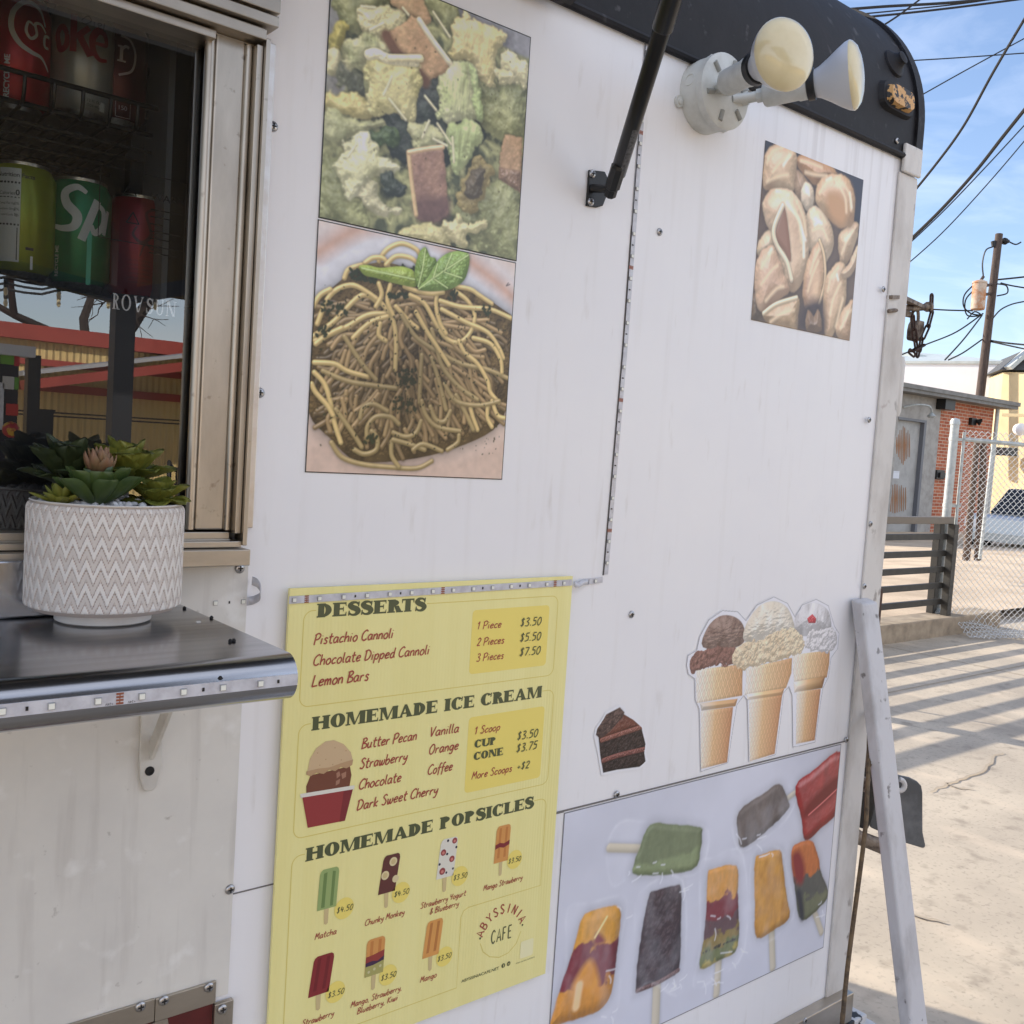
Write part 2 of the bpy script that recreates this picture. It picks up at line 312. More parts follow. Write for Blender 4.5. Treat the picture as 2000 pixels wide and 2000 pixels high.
def ribbon(pts, w0, w1=None):
    P = [np.array(p, float) for p in pts]; n = len(P); L = []; Rr = []
    for i in range(n):
        t = P[min(i+1, n-1)]-P[max(i-1, 0)]; t = t/(np.linalg.norm(t)+1e-9); nn = np.array([-t[1], t[0]])
        w = w0 if w1 is None else w0+(w1-w0)*math.sin(math.pi*i/(n-1)); L.append(P[i]+nn*w/2); Rr.append(P[i]-nn*w/2)
    return [[L[i], Rr[i], Rr[i+1], L[i+1]] for i in range(n-1)]
class Flat:                                   # thin printed shapes on a plane: place(u, v, height) -> world
    def __init__(s, place): s.mb = MB(); s.pl = place; s.k = 0; s.lay = {}
    def quads(s, qs, step=True):
        h = s.k*1.5e-5
        for q in qs: s.mb.add([s.pl(p[0], p[1], h) for p in q], [tuple(range(len(q)))])
        if step: s.k = (s.k+1) % 24
    def poly(s, pts): s.quads([pts])
    def disc(s, x, y, r, ry=None, n=28): s.poly([(x+r*math.cos(2*math.pi*i/n), y+(ry or r)*math.sin(2*math.pi*i/n)) for i in range(n)])
    def line(s, pts, w, smooth=True, w1=None): s.quads(ribbon(cat(pts, 6) if smooth and len(pts) > 2 else pts, w, w1))
    def hand(s, txt, x0, x1, y, cap, w=None, slant=.18):
        adv = sum(.3 if c == ' ' else HAND[c][0]+.05 for c in txt); sx = (x1-x0)/adv; w = w or cap*.105; x = x0
        for c in txt:
            if c == ' ': x += .3*sx; continue
            wd, sts = HAND[c]
            for st in sts:
                q = [(x+px*sx+py*cap*slant, y+py*cap) for px, py in st]; s.line(q, w)
            x += (wd+.05)*sx
    def slab(s, txt, x0, x1, y, cap, stem=.27, thin=.085, slant=0., serif=.07, sep=.07):
        gl = [(SLAB(c, stem, thin, serif) if c != ' ' else (.38, [])) for c in txt]; adv = sum(g[0] for g in gl)+sep*(len(txt)-1); sx = (x1-x0)/adv; x = x0
        for wd, polys in gl:
            s.k = 0
            for grp in polys: s.quads([[(x+px*sx+py*cap*slant, y+py*cap) for px, py in q] for q in grp])
            x += (wd+sep)*sx
def _ring(cx, cy, rx, ry, tx, ty, a0, a1, n=28):
    o = []
    for i in range(n):
        a, b = R_(a0+(a1-a0)*i/n), R_(a0+(a1-a0)*(i+1)/n); e = lambda t, X, Y: (cx+X*math.cos(t), cy+Y*math.sin(t))
        o.append([e(a, rx, ry), e(a, rx-tx, ry-ty), e(b, rx-tx, ry-ty), e(b, rx, ry)])
    return o
def SLAB(c, T, t, sf):
    r = lambda x0, y0, x1, y1: [[(x0, y0), (x1, y0), (x1, y1), (x0, y1)]]
    d = lambda x0, x1, X0, X1, y0=0, y1=1: [[(x0, y0), (x1, y0), (X1, y1), (X0, y1)]]
    e = .07; h = sf
    def stem(x): return [r(x, 0, x+T, 1), r(x-e, 0, x+T+e, h), r(x-e, 1-h, x+T+e, 1)]
    if c == 'I': return T+2*e, stem(e)
    if c == 'H': return 2*T+.28+2*e, stem(e)+stem(e+T+.28)+[r(e+T, .46, e+T+.28, .46+t+.03)]
    if c == 'E': return T+.5, stem(e)+[r(e, 0, T+.46, t), r(e, 1-t, T+.44, 1), r(e+T, .47, T+.3, .47+t), d(T+.36, T+.46, T+.44, T+.46, 0, .3), d(T+.42, T+.44, T+.34, T+.44, .72, 1), d(T+.26, T+.3, T+.26, T+.3, .34, .68)]
    if c == 'F': return T+.46, stem(e)+[r(e, 1-t, T+.44, 1), r(e+T, .47, T+.3, .47+t), d(T+.42, T+.44, T+.34, T+.44, .72, 1)]
    if c == 'L': return T+.46, stem(e)+[r(e, 0, T+.44, t), d(T+.34, T+.44, T+.42, T+.44, 0, .34)]
    if c == 'T': return .82, [r(.41-T/2, 0, .41+T/2, 1), r(.41-T/2-e, 0, .41+T/2+e, h), r(.02, 1-t, .8, 1), d(.02, .06, .02, .12, .68, 1), d(.76, .8, .7, .8, .68, 1)]
    if c == 'D': return T+.52, stem(e)+[_ring(e+T*.6, .5, .42+T*.4, .5, T, t, -90, 90)]
    if c in 'PR':
        o = stem(e)+[_ring(e+T*.6, .74, .3+T*.4, .26, T*.9, t, -90, 90)]
        if c == 'R': o += [d(e+T+.16, e+T+.16+T*.95, e+T-.02, e+T-.02+T*.9, .06, .52), r(e+T+.14, 0, e+T+.3+T*.8, h)]; return T*1.45+.36, o
        return T*1.4+.36, o
    if c == 'O': return .92, [_ring(.46, .5, .45, .52, T, t, 0, 360, 44)]
    if c == 'C': return .88, [_ring(.46, .5, .45, .52, T, t, 42, 318, 36), d(.72, .8, .76, .84, .66, 1.0), d(.74, .8, .74, .8, .1, .3)]
    if c == 'S':
        P = cat([(.66, .78), (.5, .94), (.27, .93), (.16, .75), (.3, .58), (.5, .47), (.62, .28), (.5, .07), (.26, .05), (.1, .2)], 6); q = []
        n = len(P); Ls = []; Rs = []
        for i in range(n):
            tt = P[min(i+1, n-1)]-P[max(i-1, 0)]; tt = tt/np.linalg.norm(tt); nn = np.array([-tt[1], tt[0]]); u = i/(n-1); w = t+(T*1.15-t)*max(0, math.sin(math.pi*u))**2.2; Ls.append(P[i]+nn*w/2); Rs.append(P[i]-nn*w/2)
        return .74, [[[Ls[i], Rs[i], Rs[i+1], Ls[i+1]] for i in range(n-1)], d(.6, .67, .62, .7, .64, 1.0), d(.04, .12, .07, .14, 0, .36)]
    if c == 'U': return T+.62, [r(e, .3, e+T, 1), r(0, 1-h, e+T+e, 1), r(T+.46, .3, T+.46+t*1.3, 1), r(T+.36, 1-h, T+.62, 1), _ring((e+T+.46+t*1.3)/2, .32, (T+.46+t*1.3-e)/2, .34, T*.9, t, 180, 360)]
    if c == 'V': return .96, [d(.36, .36+T*.9, .06, .06+T, 0, 1), d(.46, .56, .8, .8+t, 0, 1), r(0, 1-h, T+.12, 1), r(.7, 1-h, .98, 1)]
    if c == 'A': return 1., [d(.62, .62+T, .4, .58, 0, 1), d(.1, .1+t*1.2, .42, .42+t*1.2, 0, 1), r(.26, .26, .68, .26+t), r(0, 0, .3, h), r(.56, 0, 1., h)]
    if c == 'N': return 1.0, [r(.1, 0, .1+t, 1), r(.82, 0, .82+t, 1), d(.68, .9, .06, .1+T*1.1, 0, 1), r(0, 0, .28, h), r(0, 1-h, .25, 1), r(.72, 1-h, 1., 1)]
    if c == 'M': return 1.24, [r(.1, 0, .1+t, 1), r(.88, 0, .88+T, 1), d(.5, .62, .08, .08+T, 0, 1), d(.5, .6, .88, .96, 0, 1), r(0, 0, .3, h), r(.8, 0, 1.24, h), r(0, 1-h, .2, 1), r(1., 1-h, 1.24, 1)]
def text_tris(txt, size=1.0, bold=0.0, align='LEFT'):
    c = bpy.data.curves.new('text', 'FONT'); c.body = txt; c.size = size; c.offset = bold; c.align_x = align; o = bpy.data.objects.new('text', c); COL.objects.link(o)
    bpy.context.view_layer.update(); dg = bpy.context.evaluated_depsgraph_get(); me = o.evaluated_get(dg).to_mesh()
    vs = [(v.co.x, v.co.y) for v in me.vertices]; fs = [tuple(p.vertices) for p in me.polygons]; o.evaluated_get(dg).to_mesh_clear(); bpy.data.objects.remove(o); bpy.data.curves.remove(c); return vs, fs
def print_text(mb, txt, size, place, bold=0.0, fitw=None, align='LEFT'):
    vs, fs = text_tris(txt, size, bold, align)
    if not vs: return
    k = 1.0
    if fitw: w = max(v[0] for v in vs)-min(v[0] for v in vs); k = fitw/w
    mb.add([place(v[0]*k, v[1]) for v in vs], fs)
# ================================================================ ground
XE = 1.862; ZR = lambda z: z+CZ
m_conc = mat('concrete', (192, 178, 157), .85, rgb2=(160, 148, 132), nscale=1.6, lo=.38, hi=.72, namt=.75, bump=.25, bscale=35, detail=10)
mix_layer(m_conc, (120, 108, 94), 9, .56, .72, .5, detail=8); mix_layer(m_conc, (128, 118, 106), 55, .56, .68, .45, detail=6, seed=(7, 7, 0)); mix_layer(m_conc, (138, 126, 112), .9, .5, .72, .5, detail=10, seed=(1, 8, 0)); mix_layer(m_conc, (226, 205, 178), 3.5, .55, .75, .6, stretch=(1, .35, 1), detail=9, seed=(4, 2, 0))
def ground_z(x, y): return -.42*min(1, max(0, (y-8.5)/6.5)) if y > 8.5 else 0.
g = MB(); xs = [-90, -40, -20]+[i*2. for i in range(-8, 26)]+[70, 120, 260]; ys = [-120, -40, -20]+[i*1.5-12 for i in range(0, 24)]+[40, 80, 260]
g.add([(x, y, ground_z(x, y)) for y in ys for x in xs], [(j*len(xs)+i, j*len(xs)+i+1, (j+1)*len(xs)+i+1, (j+1)*len(xs)+i) for j in range(len(ys)-1) for i in range(len(xs)-1)])
tag(g.build('ground', m_conc, org=(0, 0, 0)), kind='structure')
# slab joints and cracks: narrow sheets just above the ground
m_joint = mat('joint', (168, 154, 134), .95)
g = MB()
for x in (7.9,): g.box((x-.004, 2.2, .004), (x+.004, 4.44, .005))
for y in (3.45,): g.box((4.2, y-.004, .004), (12, y+.004, .0052))
tag(g.build('pavement_joints', m_joint, org=(6, 1, 0)), kind='structure')
g = MB()
for pts in ([(1815, 1545), (1850, 1530), (1880, 1518), (1925, 1500), (1940, 1478), (1962, 1470)], [(1770, 1780), (1800, 1790), (1850, 1801)], [(1845, 1527), (1868, 1537), (1900, 1540)]):
    P = [atZ(px, py, .0062) for px, py in cat(pts, 4)]
    q = [(p.x, p.y+random.uniform(-.012, .012)) for p in P]
    for quad in ribbon(q, .006, .014): g.add([(a, b, .0062) for a, b in quad], [(0, 1, 2, 3)])
tag(g.build('pavement_cracks', m_joint, org=(4, 2, 0)), kind='structure')
# ================================================================ the food trailer
m_wall = mat('white_paint', (240, 239, 240), .32, rgb2=(234, 233, 236), nscale=3, lo=.3, hi=.7, namt=1, bump=.05, bscale=3, rvar=.12)
mix_layer(m_wall, (196, 190, 182), 7, .56, .8, .2, stretch=(6, 1, .35), detail=8, seed=(3, 0, 1))
mix_layer(m_wall, (176, 166, 152), 16, .62, .8, .3, stretch=(3, 1, .6), detail=9, seed=(8, 0, 3))
n_ = m_wall.node_tree.nodes; l_ = m_wall.node_tree.links; b_ = n_['Principled BSDF']      # dirt runs below the roof edge and scuffs
tcn = n_.new('ShaderNodeTexCoord'); mpn = n_.new('ShaderNodeMapping'); mpn.inputs['Scale'].default_value = (38, 1, 1.1); t_ = n_.new('ShaderNodeTexNoise'); t_.inputs['Scale'].default_value = 1.5; t_.inputs['Detail'].default_value = 5; sx_ = n_.new('ShaderNodeSeparateXYZ'); r1 = n_.new('ShaderNodeMapRange'); r1.inputs[1].default_value = 1.62; r1.inputs[2].default_value = 2.11; r2 = n_.new('ShaderNodeMapRange'); r2.inputs[1].default_value = .5; r2.inputs[2].default_value = .78; mu = n_.new('ShaderNodeMath'); mu.operation = 'MULTIPLY'; mu2 = n_.new('ShaderNodeMath'); mu2.operation = 'MULTIPLY'; mu2.inputs[1].default_value = .36; r3 = n_.new('ShaderNodeMapRange'); r3.inputs[1].default_value = 1.1; r3.inputs[2].default_value = 1.55; mu3 = n_.new('ShaderNodeMath'); mu3.operation = 'MULTIPLY'
l_.new(tcn.outputs['Object'], mpn.inputs[0]); l_.new(mpn.outputs[0], t_.inputs[0]); l_.new(tcn.outputs['Object'], sx_.inputs[0]); l_.new(sx_.outputs[2], r1.inputs[0]); l_.new(sx_.outputs[0], r3.inputs[0]); l_.new(t_.outputs[0], r2.inputs[0]); l_.new(r1.outputs[0], mu.inputs[0]); l_.new(r2.outputs[0], mu.inputs[1]); l_.new(mu.outputs[0], mu3.inputs[0]); l_.new(r3.outputs[0], mu3.inputs[1]); l_.new(mu3.outputs[0], mu2.inputs[0])
xx = n_.new('ShaderNodeMix'); xx.data_type = 'RGBA'; xx.inputs[7].default_value = tuple(s2l((150, 140, 132)))+(1,); l_.new(b_.inputs['Base Color'].links[0].from_socket, xx.inputs[6]); l_.new(mu2.outputs[0], xx.inputs[0]); l_.new(xx.outputs[2], b_.inputs['Base Color'])
m_panel = mat('old_white_paint', (222, 219, 212), .42, rgb2=(204, 201, 196), nscale=4, lo=.35, hi=.7, namt=1, bump=.08, bscale=14, rvar=.2)
mix_layer(m_panel, (178, 172, 166), 9, .55, .76, .55, stretch=(5, 1, .4), detail=8); mix_layer(m_panel, (236, 235, 232), 22, .6, .72, .6, detail=9, seed=(5, 1, 1)); mix_layer(m_panel, (140, 132, 124), 60, .68, .74, .5, detail=4, seed=(1, 4, 2))
m_post = mat('grimy_white', (212, 208, 203), .55, rgb2=(168, 160, 152), nscale=11, lo=.45, hi=.72, namt=.8, bump=.3, bscale=80, stretch=(1, 1, .4))
mix_layer(m_post, (84, 66, 54), 26, .66, .74, .8, stretch=(1, 1, .6), detail=7); mix_layer(m_post, (120, 78, 50), 15, .68, .76, .7, detail=6, seed=(3, 3, 7))
m_black = mat('black_roof_paint', (24, 23, 26), .45, spec=.3, rgb2=(44, 43, 47), nscale=9, lo=.45, hi=.7, namt=.8, bump=.5, bscale=26, rvar=.3)
mix_layer(m_black, (96, 94, 98), 34, .62, .72, .5, detail=9)
m_alu = mat('aluminium', (190, 182, 170), .38, 1., rgb2=(150, 142, 132), nscale=20, lo=.4, hi=.75, namt=.7, stretch=(1, 1, .3), bump=.05, bscale=60)
mix_layer(m_alu, (110, 96, 80), 70, .64, .72, .5)
m_alu_h = mat('aluminium_rail', (190, 182, 170), .4, 1., rgb2=(146, 138, 128), nscale=20, lo=.4, hi=.75, namt=.7, stretch=(.3, 1, 1), bump=.05, bscale=60)
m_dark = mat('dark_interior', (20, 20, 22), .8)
m_screw = mat('zinc_screw', (186, 186, 188), .32, 1., rgb2=(120, 116, 112), nscale=300, namt=.6)
m_slot = mat('screw_slot', (26, 24, 24), .7)
TR = thing('food_trailer', 'white food trailer with black rounded roof edge and long serving window', 'food trailer', (0, 1.07, .0))
WT, WB = ZR(.612), ZR(-1.098)
wx0, wx1, wz0, wz1 = -1.1, .474, ZR(-.149), ZR(.50)
b = MB(); t = .03
b.box((wx1, WALL, WB), (XE, WALL+t, WT)); b.box((-2.4, WALL, WB), (wx1, WALL+t, wz0)); b.box((-2.4, WALL, wz1), (wx1, WALL+t, WT)); b.box((-2.4, WALL, wz0), (wx0, WALL+t, wz1))
b.build('side_wall', m_wall, TR)
b = MB(); b.box((-2.4, WALL+t, WB), (-2.37, 3.37, WT)); b.box((-2.4, 3.37, WB), (XE, 3.4, WT)); b.box((XE-.03, WALL+t, WB), (XE, 3.37, WT)); b.box((-2.37, WALL+t, WB), (XE-.03, 3.37, WB+.03))
b.build('far_walls_and_floor', m_wall, TR)
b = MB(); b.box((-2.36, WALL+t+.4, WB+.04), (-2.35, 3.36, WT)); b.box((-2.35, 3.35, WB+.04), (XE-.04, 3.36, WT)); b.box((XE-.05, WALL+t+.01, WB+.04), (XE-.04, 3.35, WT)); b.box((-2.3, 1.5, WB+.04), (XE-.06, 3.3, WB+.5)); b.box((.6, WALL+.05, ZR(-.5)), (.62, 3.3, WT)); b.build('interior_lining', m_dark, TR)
# rounded roof
rr = .30; prof = [(WALL-.004, WT), (WALL-.004, ZR(.68))]+[(WALL-.004+rr*(1-math.cos(a)), ZR(.68)+rr*math.sin(a)) for a in np.linspace(.08, math.pi/2, 24)]
full = prof+[(4.47-y, z) for y, z in prof[::-1]]
b = MB(); n = len(full); XR = [-2.42, XE-.012]
b.add([(x, y, z) for x in XR for y, z in full], [(i, i+1, n+i+1, n+i) for i in range(n-1)]+[tuple(range(n))[::-1], tuple(range(n, 2*n))])
roof = b.build('roof', m_black, TR, smooth=True)
b = MB(); pr2 = [(WALL-.010, ZR(.64)), (WALL-.010, ZR(.68))]+[(WALL-.010+(rr+.006)*(1-math.cos(a)), ZR(.68)+(rr+.008)*math.sin(a)) for a in np.linspace(.06, math.pi/2, 26)]
pi2 = [(y+.03, z-.03 if i > 2 else z) for i, (y, z) in enumerate(pr2)]; n = len(pr2)
for i in range(n-1):
    q = [pr2[i], pr2[i+1], pi2[i+1], pi2[i]]; b.hexa([(XE-.022, y, z) for y, z in q]+[(XE+.002, y, z) for y, z in q])
b.build('roof_end_rim', m_black, TR)
b = MB(); b.tube([(-2.3, WALL-.006, WT+.004), (XE-.06, WALL-.006, WT+.004)], .006, 8); b.build('roof_drip_edge', m_black, TR, smooth=True)
b = MB(); b.box((1.80, WALL-.012, ZR(.585)), (XE+.003, WALL-.004, ZR(.640))); b.build('corner_cap', m_post, TR, bevel=.003)
def roof_pt(px, py):
    r = ray(px, py)
    for tt in np.linspace(.9/r[1], 1.5/r[1], 4000):
        p = r*tt
        if p[1] >= 1.066 and (p[2] <= .68 or (p[1]-1.366)**2+(p[2]-.68)**2 <= .09): return Vector((p[0], p[1], p[2]+CZ))
P = roof_pt(*z8(262, 345)); nrm = Vector((0, P.y-1.366, P.z-2.18)).normalized()
b = MB(); b.lathe([(.030, -.004), (.028, .004), (.018, .010), (.013, .016), (.013, .022), (.006, .024)], P, nrm, 20); b.build('marker_lamp', m_black, TR, smooth=True, label='small tarred over marker lamp on the black roof edge')
m_amber = mat('tarred_amber', (206, 158, 96), .5, rgb2=(30, 26, 24), nscale=60, lo=.49, hi=.53, namt=1, bump=.6, bscale=120, detail=4)
P = roof_pt(*z8(272, 540)); nrm = Vector((0, P.y-1.366, P.z-2.18)).normalized(); tx = Vector((1, 0, 0)); tz = tx.cross(nrm)*-1
def plate(P, n_, hw, hh, d0, d1, k=24, ex=4):
    r = [(hw*math.copysign(abs(math.cos(a))**(2/ex), math.cos(a)), hh*math.copysign(abs(math.sin(a))**(2/ex), math.sin(a))) for a in np.linspace(0, 2*math.pi, k, endpoint=False)]
    tzz = Vector((1, 0, 0)).cross(n_); m = MB(); q = [P+Vector((1, 0, 0))*u+tzz*v+n_*d0 for u, v in r]; q2 = [P+Vector((1, 0, 0))*u*.86+tzz*v*.86+n_*d1 for u, v in r]
    m.add(q+q2, [(i, (i+1) % k, k+(i+1) % k, k+i) for i in range(k)]+[tuple(range(k, 2*k))]); return m
ml = plate(P, nrm, .062, .030, -.004, .008).build('marker_lamp', m_black, TR, label='amber marker lamp crusted with black tar')
plate(P+nrm*.006, nrm, .046, .021, 0, .012).build('lens', m_amber, ml)
# corner post, base rail, panels, seams
b = MB(); b.box((1.797, WALL-.005, WB-.02), (XE+.002, WALL-.0002, ZR(.585))); b.box((XE, WALL-.005, WB), (XE+.004, WALL+.05, ZR(.58))); b.build('corner_post', m_post, TR, bevel=.0015)
b = MB(); b.box((XE+.004, WALL+.004, ZR(-.62)), (XE+.03, WALL+.04, ZR(-.24))); b.build('hinge_strip', mat('rusty_black', (36, 30, 28), .7, rgb2=(110, 66, 40), nscale=30, namt=.6, bump=.5), TR, bevel=.003)
b = MB(); b.box((-2.4, WALL-.026, WB-.05), (XE+.004, WALL-.0002, WB+.012)); b.build('base_rail', m_alu_h, TR, bevel=.002)
c1 = atZ(1666, 1973, .335); m_peel = mat('peeling_white', (206, 204, 203), .55, rgb2=(40, 38, 38), nscale=16, lo=.56, hi=.59, namt=1, bump=.4, detail=5)
b = MB(); b.box((c1.x-1.2, c1.y-.5, .295), (c1.x, c1.y, .335)); b.box((c1.x-1.2, c1.y, .305), (c1.x-.01, WALL-.028, .349)); b.build('step_bumper', m_peel, TR, bevel=.003)
b = MB(); b.box((-2.4, WALL-.0022, ZR(-.671)), (.489, WALL-.0002, ZR(-.156))); b.build('lower_panel', m_panel, TR, bevel=.0006)
m_seam = mat('seam_shadow_line', (118, 114, 112), .8)
b = MB(); b.box((.490, WALL-.0012, ZR(-.5498)), (1.02, WALL-.0002, ZR(-.5484)))
p0, p1, p2 = W(1259.5, 78), W(1215, 688.4), W(1177.5, 1122)
b.build('panel_seam', m_seam, TR); b = MB()
for a, c in ((p0, p1), (p1, p2)): b.bar((a.x, WALL-.0008, a.z), (c.x, WALL-.0008, c.z-.001), .0018, .0018, (0, 1, 0))
b.build('panel_seam', m_seam, TR)
b = MB(); a0 = W(1100.5, 1584.5); a1 = W(1745, 1424); b.box((a0.x-.03, WALL-.0018, a0.z), (1.80, WALL-.0002, a0.z+.0022)); b.build('panel_seam', m_seam, TR)
# aluminium strips round the hatch at lower left
b = MB(); b.box((-1., WALL-.0055, ZR(-.6745)), (.400, WALL-.0024, ZR(-.6475))); b.build('hatch_strip', m_alu_h, TR, bevel=.0008)
b = MB(); b.box((.4005, WALL-.0062, ZR(-.6752)), (.472, WALL-.0024, ZR(-.6482))); b.build('hatch_strip', m_alu_h, TR, bevel=.0008)
b = MB(); b.box((.470, WALL-.009, ZR(-1.0)), (.4935, WALL-.0024, ZR(-.676))); b.build('hatch_frame', m_alu, TR, bevel=.001)
b = MB(); b.box((-.9, WALL-.004, ZR(-1.0)), (.4695, WALL-.0023, ZR(-.6755))); b.build('hatch_door', mat('dark_red_paint', (96, 28, 26), .5, rgb2=(60, 16, 18), nscale=12, namt=.8), TR)
b = MB(); b.prism([(x, WALL-.0042, z) for x, z in [(.30, ZR(-.70)), (.40, ZR(-.6752)), (.415, ZR(-.6752)), (.424, ZR(-.72)), (.424, ZR(-.8)), (.30, ZR(-.8))]], (0, -.002, 0)); b.build('hatch_latch', m_alu_h, TR)
# screws
def screw_mb(mb, c, r, slots):
    mb.lathe([(r, 0), (r, .0006), (r*.92, .0016), (r*.6, .0026), (0.0003, .003)], c, (0, -1, 0), 18)
    slots.box((c[0]-r*.52, c[1]-.0033, c[2]-r*.13), (c[0]+r*.52, c[1]-.0022, c[2]+r*.13)); slots.box((c[0]-r*.13, c[1]-.0034, c[2]-r*.52), (c[0]+r*.13, c[1]-.0023, c[2]+r*.52))
first = None
SC = [(449, 1737, .0058, .0024), (408, 1928, .006, .0066), (320, 1954, .006, .0066), (274, 1966, .006, .0058), (434, 1971, .006, .0094), (468, 1110, .006, .0024), (533, 247, .0058, .0004), (507, 767, .0058, .0004), (1317, 86, .0062, .0004), (1288, 453, .0062, .0004), (1233, 1200, .0058, .0004), (1204.5, 1551.5, .006, .002), (1725, 565, .007, .0052), (1752, 275, .007, .0052), (1653, 1445, .006, .0025), (1697, 820, .004, .0052), (1572, 1993, .006, .0262), (1700, 1023, .005, .0052), (1688, 1145, .005, .0052)]
for px, py, r, off in SC:
    c = W(px, py, off)
    if first is None:
        sb, sl = MB(), MB(); screw_mb(sb, c, .006, sl); first = sb.build('screw', m_screw, TR, org=c, smooth=True); fs_ = sl.build('slot', m_slot, first, org=c)
    else:
        s_ = dup(first, TR, c); s2 = dup(fs_, s_, c)
# ================================================================ sliding serving window
yg = 1.085
wf = MB()
zt0, zt1 = ZR(.421), ZR(.52)
P = W(*z1(1790, 600), -.004).x
wf.box((P+.001, 1.052, ZR(-.117)), (P+.008, 1.09, zt0)); wf.box((P+.0085, 1.046, ZR(-.130)), (wx1+.002, 1.07, ZR(.428)))
win = wf.build('window_frame', m_alu, TR, bevel=.0008)
sv = MB(); gx = W(*z1(1450, 1000), -.010).x
sv.box((gx+.0085, 1.066, ZR(-.114)), (P-.0065, 1.10, zt0+.003)); st = sv.build('sash_stile', m_alu, win, bevel=.002)
sv = MB(); sv.tube([(gx+.004, 1.072, ZR(-.114)), (gx+.004, 1.072, zt0)], .0058, 12); sv.build('glazing_bead', m_alu, win, smooth=True)
sv = MB(); sv.tube([(P-.003, 1.066, ZR(-.114)), (P-.003, 1.066, zt0)], .0042, 12); sv.build('track_bead', m_alu, win, smooth=True)
tb = MB(); zz = [.4135, .4225, .4245, .4365, .4385, .450, .4525, .53]; yy = [1.070, 1.056, 1.060, 1.044, 1.050, 1.036, 1.042, 1.034]
for k in range(0, 8, 2):
    tb.box((wx0, yy[k+1], ZR(zz[k])), (gx+.004 if k == 0 else (wx1-.004 if k == 2 else wx1+.006), 1.10-.001*k, ZR(zz[k+1])))
for k in (1, 3, 5): tb.box((wx0, yy[k]+.010, ZR(zz[k])), (wx1-.006, 1.10-.0005*k, ZR(zz[k+1])))
tb.build('top_rail', m_alu_h, win, bevel=.0012)
tb = MB()
for z0, z1_, yf, xr in ((-.1245, -.1165, 1.064, P), (-.1325, -.1255, 1.050, wx1-.003), (-.1515, -.1335, 1.036, wx1+.002)): tb.box((wx0, yf, ZR(z0)), (xr, 1.10, ZR(z1_)))
tb.box((wx0, 1.060, ZR(-.1258)), (P, 1.099, ZR(-.1242))); tb.box((wx0, 1.058, ZR(-.1338)), (P, 1.098, ZR(-.1322)))
tb.build('sill', m_alu_h, win, bevel=.001)
tb = MB(); tb.box((wx1+.0035, WALL-.006, ZR(-.112)), (wx1+.0165, WALL-.0002, ZR(.432))); tb.build('frame_flange', mat('bright_trim', (214, 210, 206), .3, .6, rgb2=(180, 160, 140), nscale=40, namt=.4), win, bevel=.001)
tb = MB(); tb.box((.468, WALL-.012, ZR(.465)), (.483, WALL-.0002, ZR(.52))); tb.build('old_sealant', mat('sealant', (140, 116, 92), .8, rgb2=(50, 36, 28), nscale=120, namt=1, bump=1, bscale=90), win)
gm = MB(); gm.add([(wx0, yg, ZR(-.118)), (gx+.003, yg, ZR(-.118)), (gx+.003, yg, ZR(.418)), (wx0, yg, ZR(.418))], [(0, 1, 2, 3)])
gm.build('glass_pane', glass_mat('window_glass', .23, (.84, .86, .87)), win)
# raised hatch above the window
b = MB(); b.hexa([(-1.25, .42, ZR(.80)), (.90, .42, ZR(.80)), (.90, 1.04, ZR(.60)), (-1.25, 1.04, ZR(.60)), (-1.25, .42, ZR(.83)), (.90, .42, ZR(.83)), (.90, 1.04, ZR(.63)), (-1.25, 1.04, ZR(.63))])
b.build('raised_hatch', mat('hatch_lining', (40, 40, 42), .7, rgb2=(58, 58, 60), nscale=6, namt=.6), TR)
# door latch at the rear corner
m_latch = mat('rusty_steel', (134, 120, 106), .6, .3, rgb2=(62, 44, 34), nscale=40, lo=.42, hi=.62, namt=1, bump=.5, bscale=150)
k9 = lambda x, y, yy=1.10: atY(*zK(x, y), yy)
lt = MB(); lt.bar(k9(200, 345, 1.064), k9(450, 350, 1.075), .012, .007); lt.bar(k9(430, 345, 1.075), k9(860, 545), .016, .008); lt.tube([k9(430, 590), k9(860, 575), k9(1060, 560)], [.0065, .0072, .0072], 10); lt.tube([k9(1040, 560), k9(1075, 560)], .011, 12)
lt.tube([k9(180, 655, 1.062), k9(300, 640, 1.06), k9(480, 640), k9(640, 700), k9(700, 770), k9(560, 740), k9(420, 690)], .0042, 8)
lt.build('door_latch', m_latch, TR, smooth=True)
hb = MB(); hb.lathe([(.012, -.01), (.015, 0), (.015, .10), (.012, .112)], atY(*zK(380, 1800), 1.10)-Vector((0, 0, .10)), (0, 0, 1), 14); hb.build('door_hinge', m_post, TR, smooth=True)
pl = thing('padlock', 'rusty padlock hanging from the latch at the trailer corner', 'padlock', k9(770, 1080, 1.11))
b = MB(); c = k9(770, 1090, 1.11); wv = .0155; hv = .021
b.prism([(c.x+u*wv, c.y-.011, c.z+v*hv) for u, v in [(-.7, -1), (.75, -1), (1, -.8), (1, .95), (.9, 1), (-.35, 1), (-.8, .6), (-1, .0), (-1, -.8)]], (0, .022, 0)); b.build('lock_body', m_latch, pl, bevel=.002)
b = MB(); b.tube(cat([k9(690, 900, 1.11), k9(690, 740, 1.11), k9(745, 640, 1.11), k9(820, 650, 1.11), k9(835, 760, 1.11), k9(830, 900, 1.11)], 5), .0034, 8); b.build('shackle', m_latch, pl, smooth=True)
m_chain = mat('rusty_chain', (74, 52, 44), .65, .4, rgb2=(34, 24, 22), nscale=80, namt=1, bump=.5, bscale=200)
ch = thing('door_chain', 'short rusty chain looped from the trailer door latch', 'chain', k9(1000, 1000))
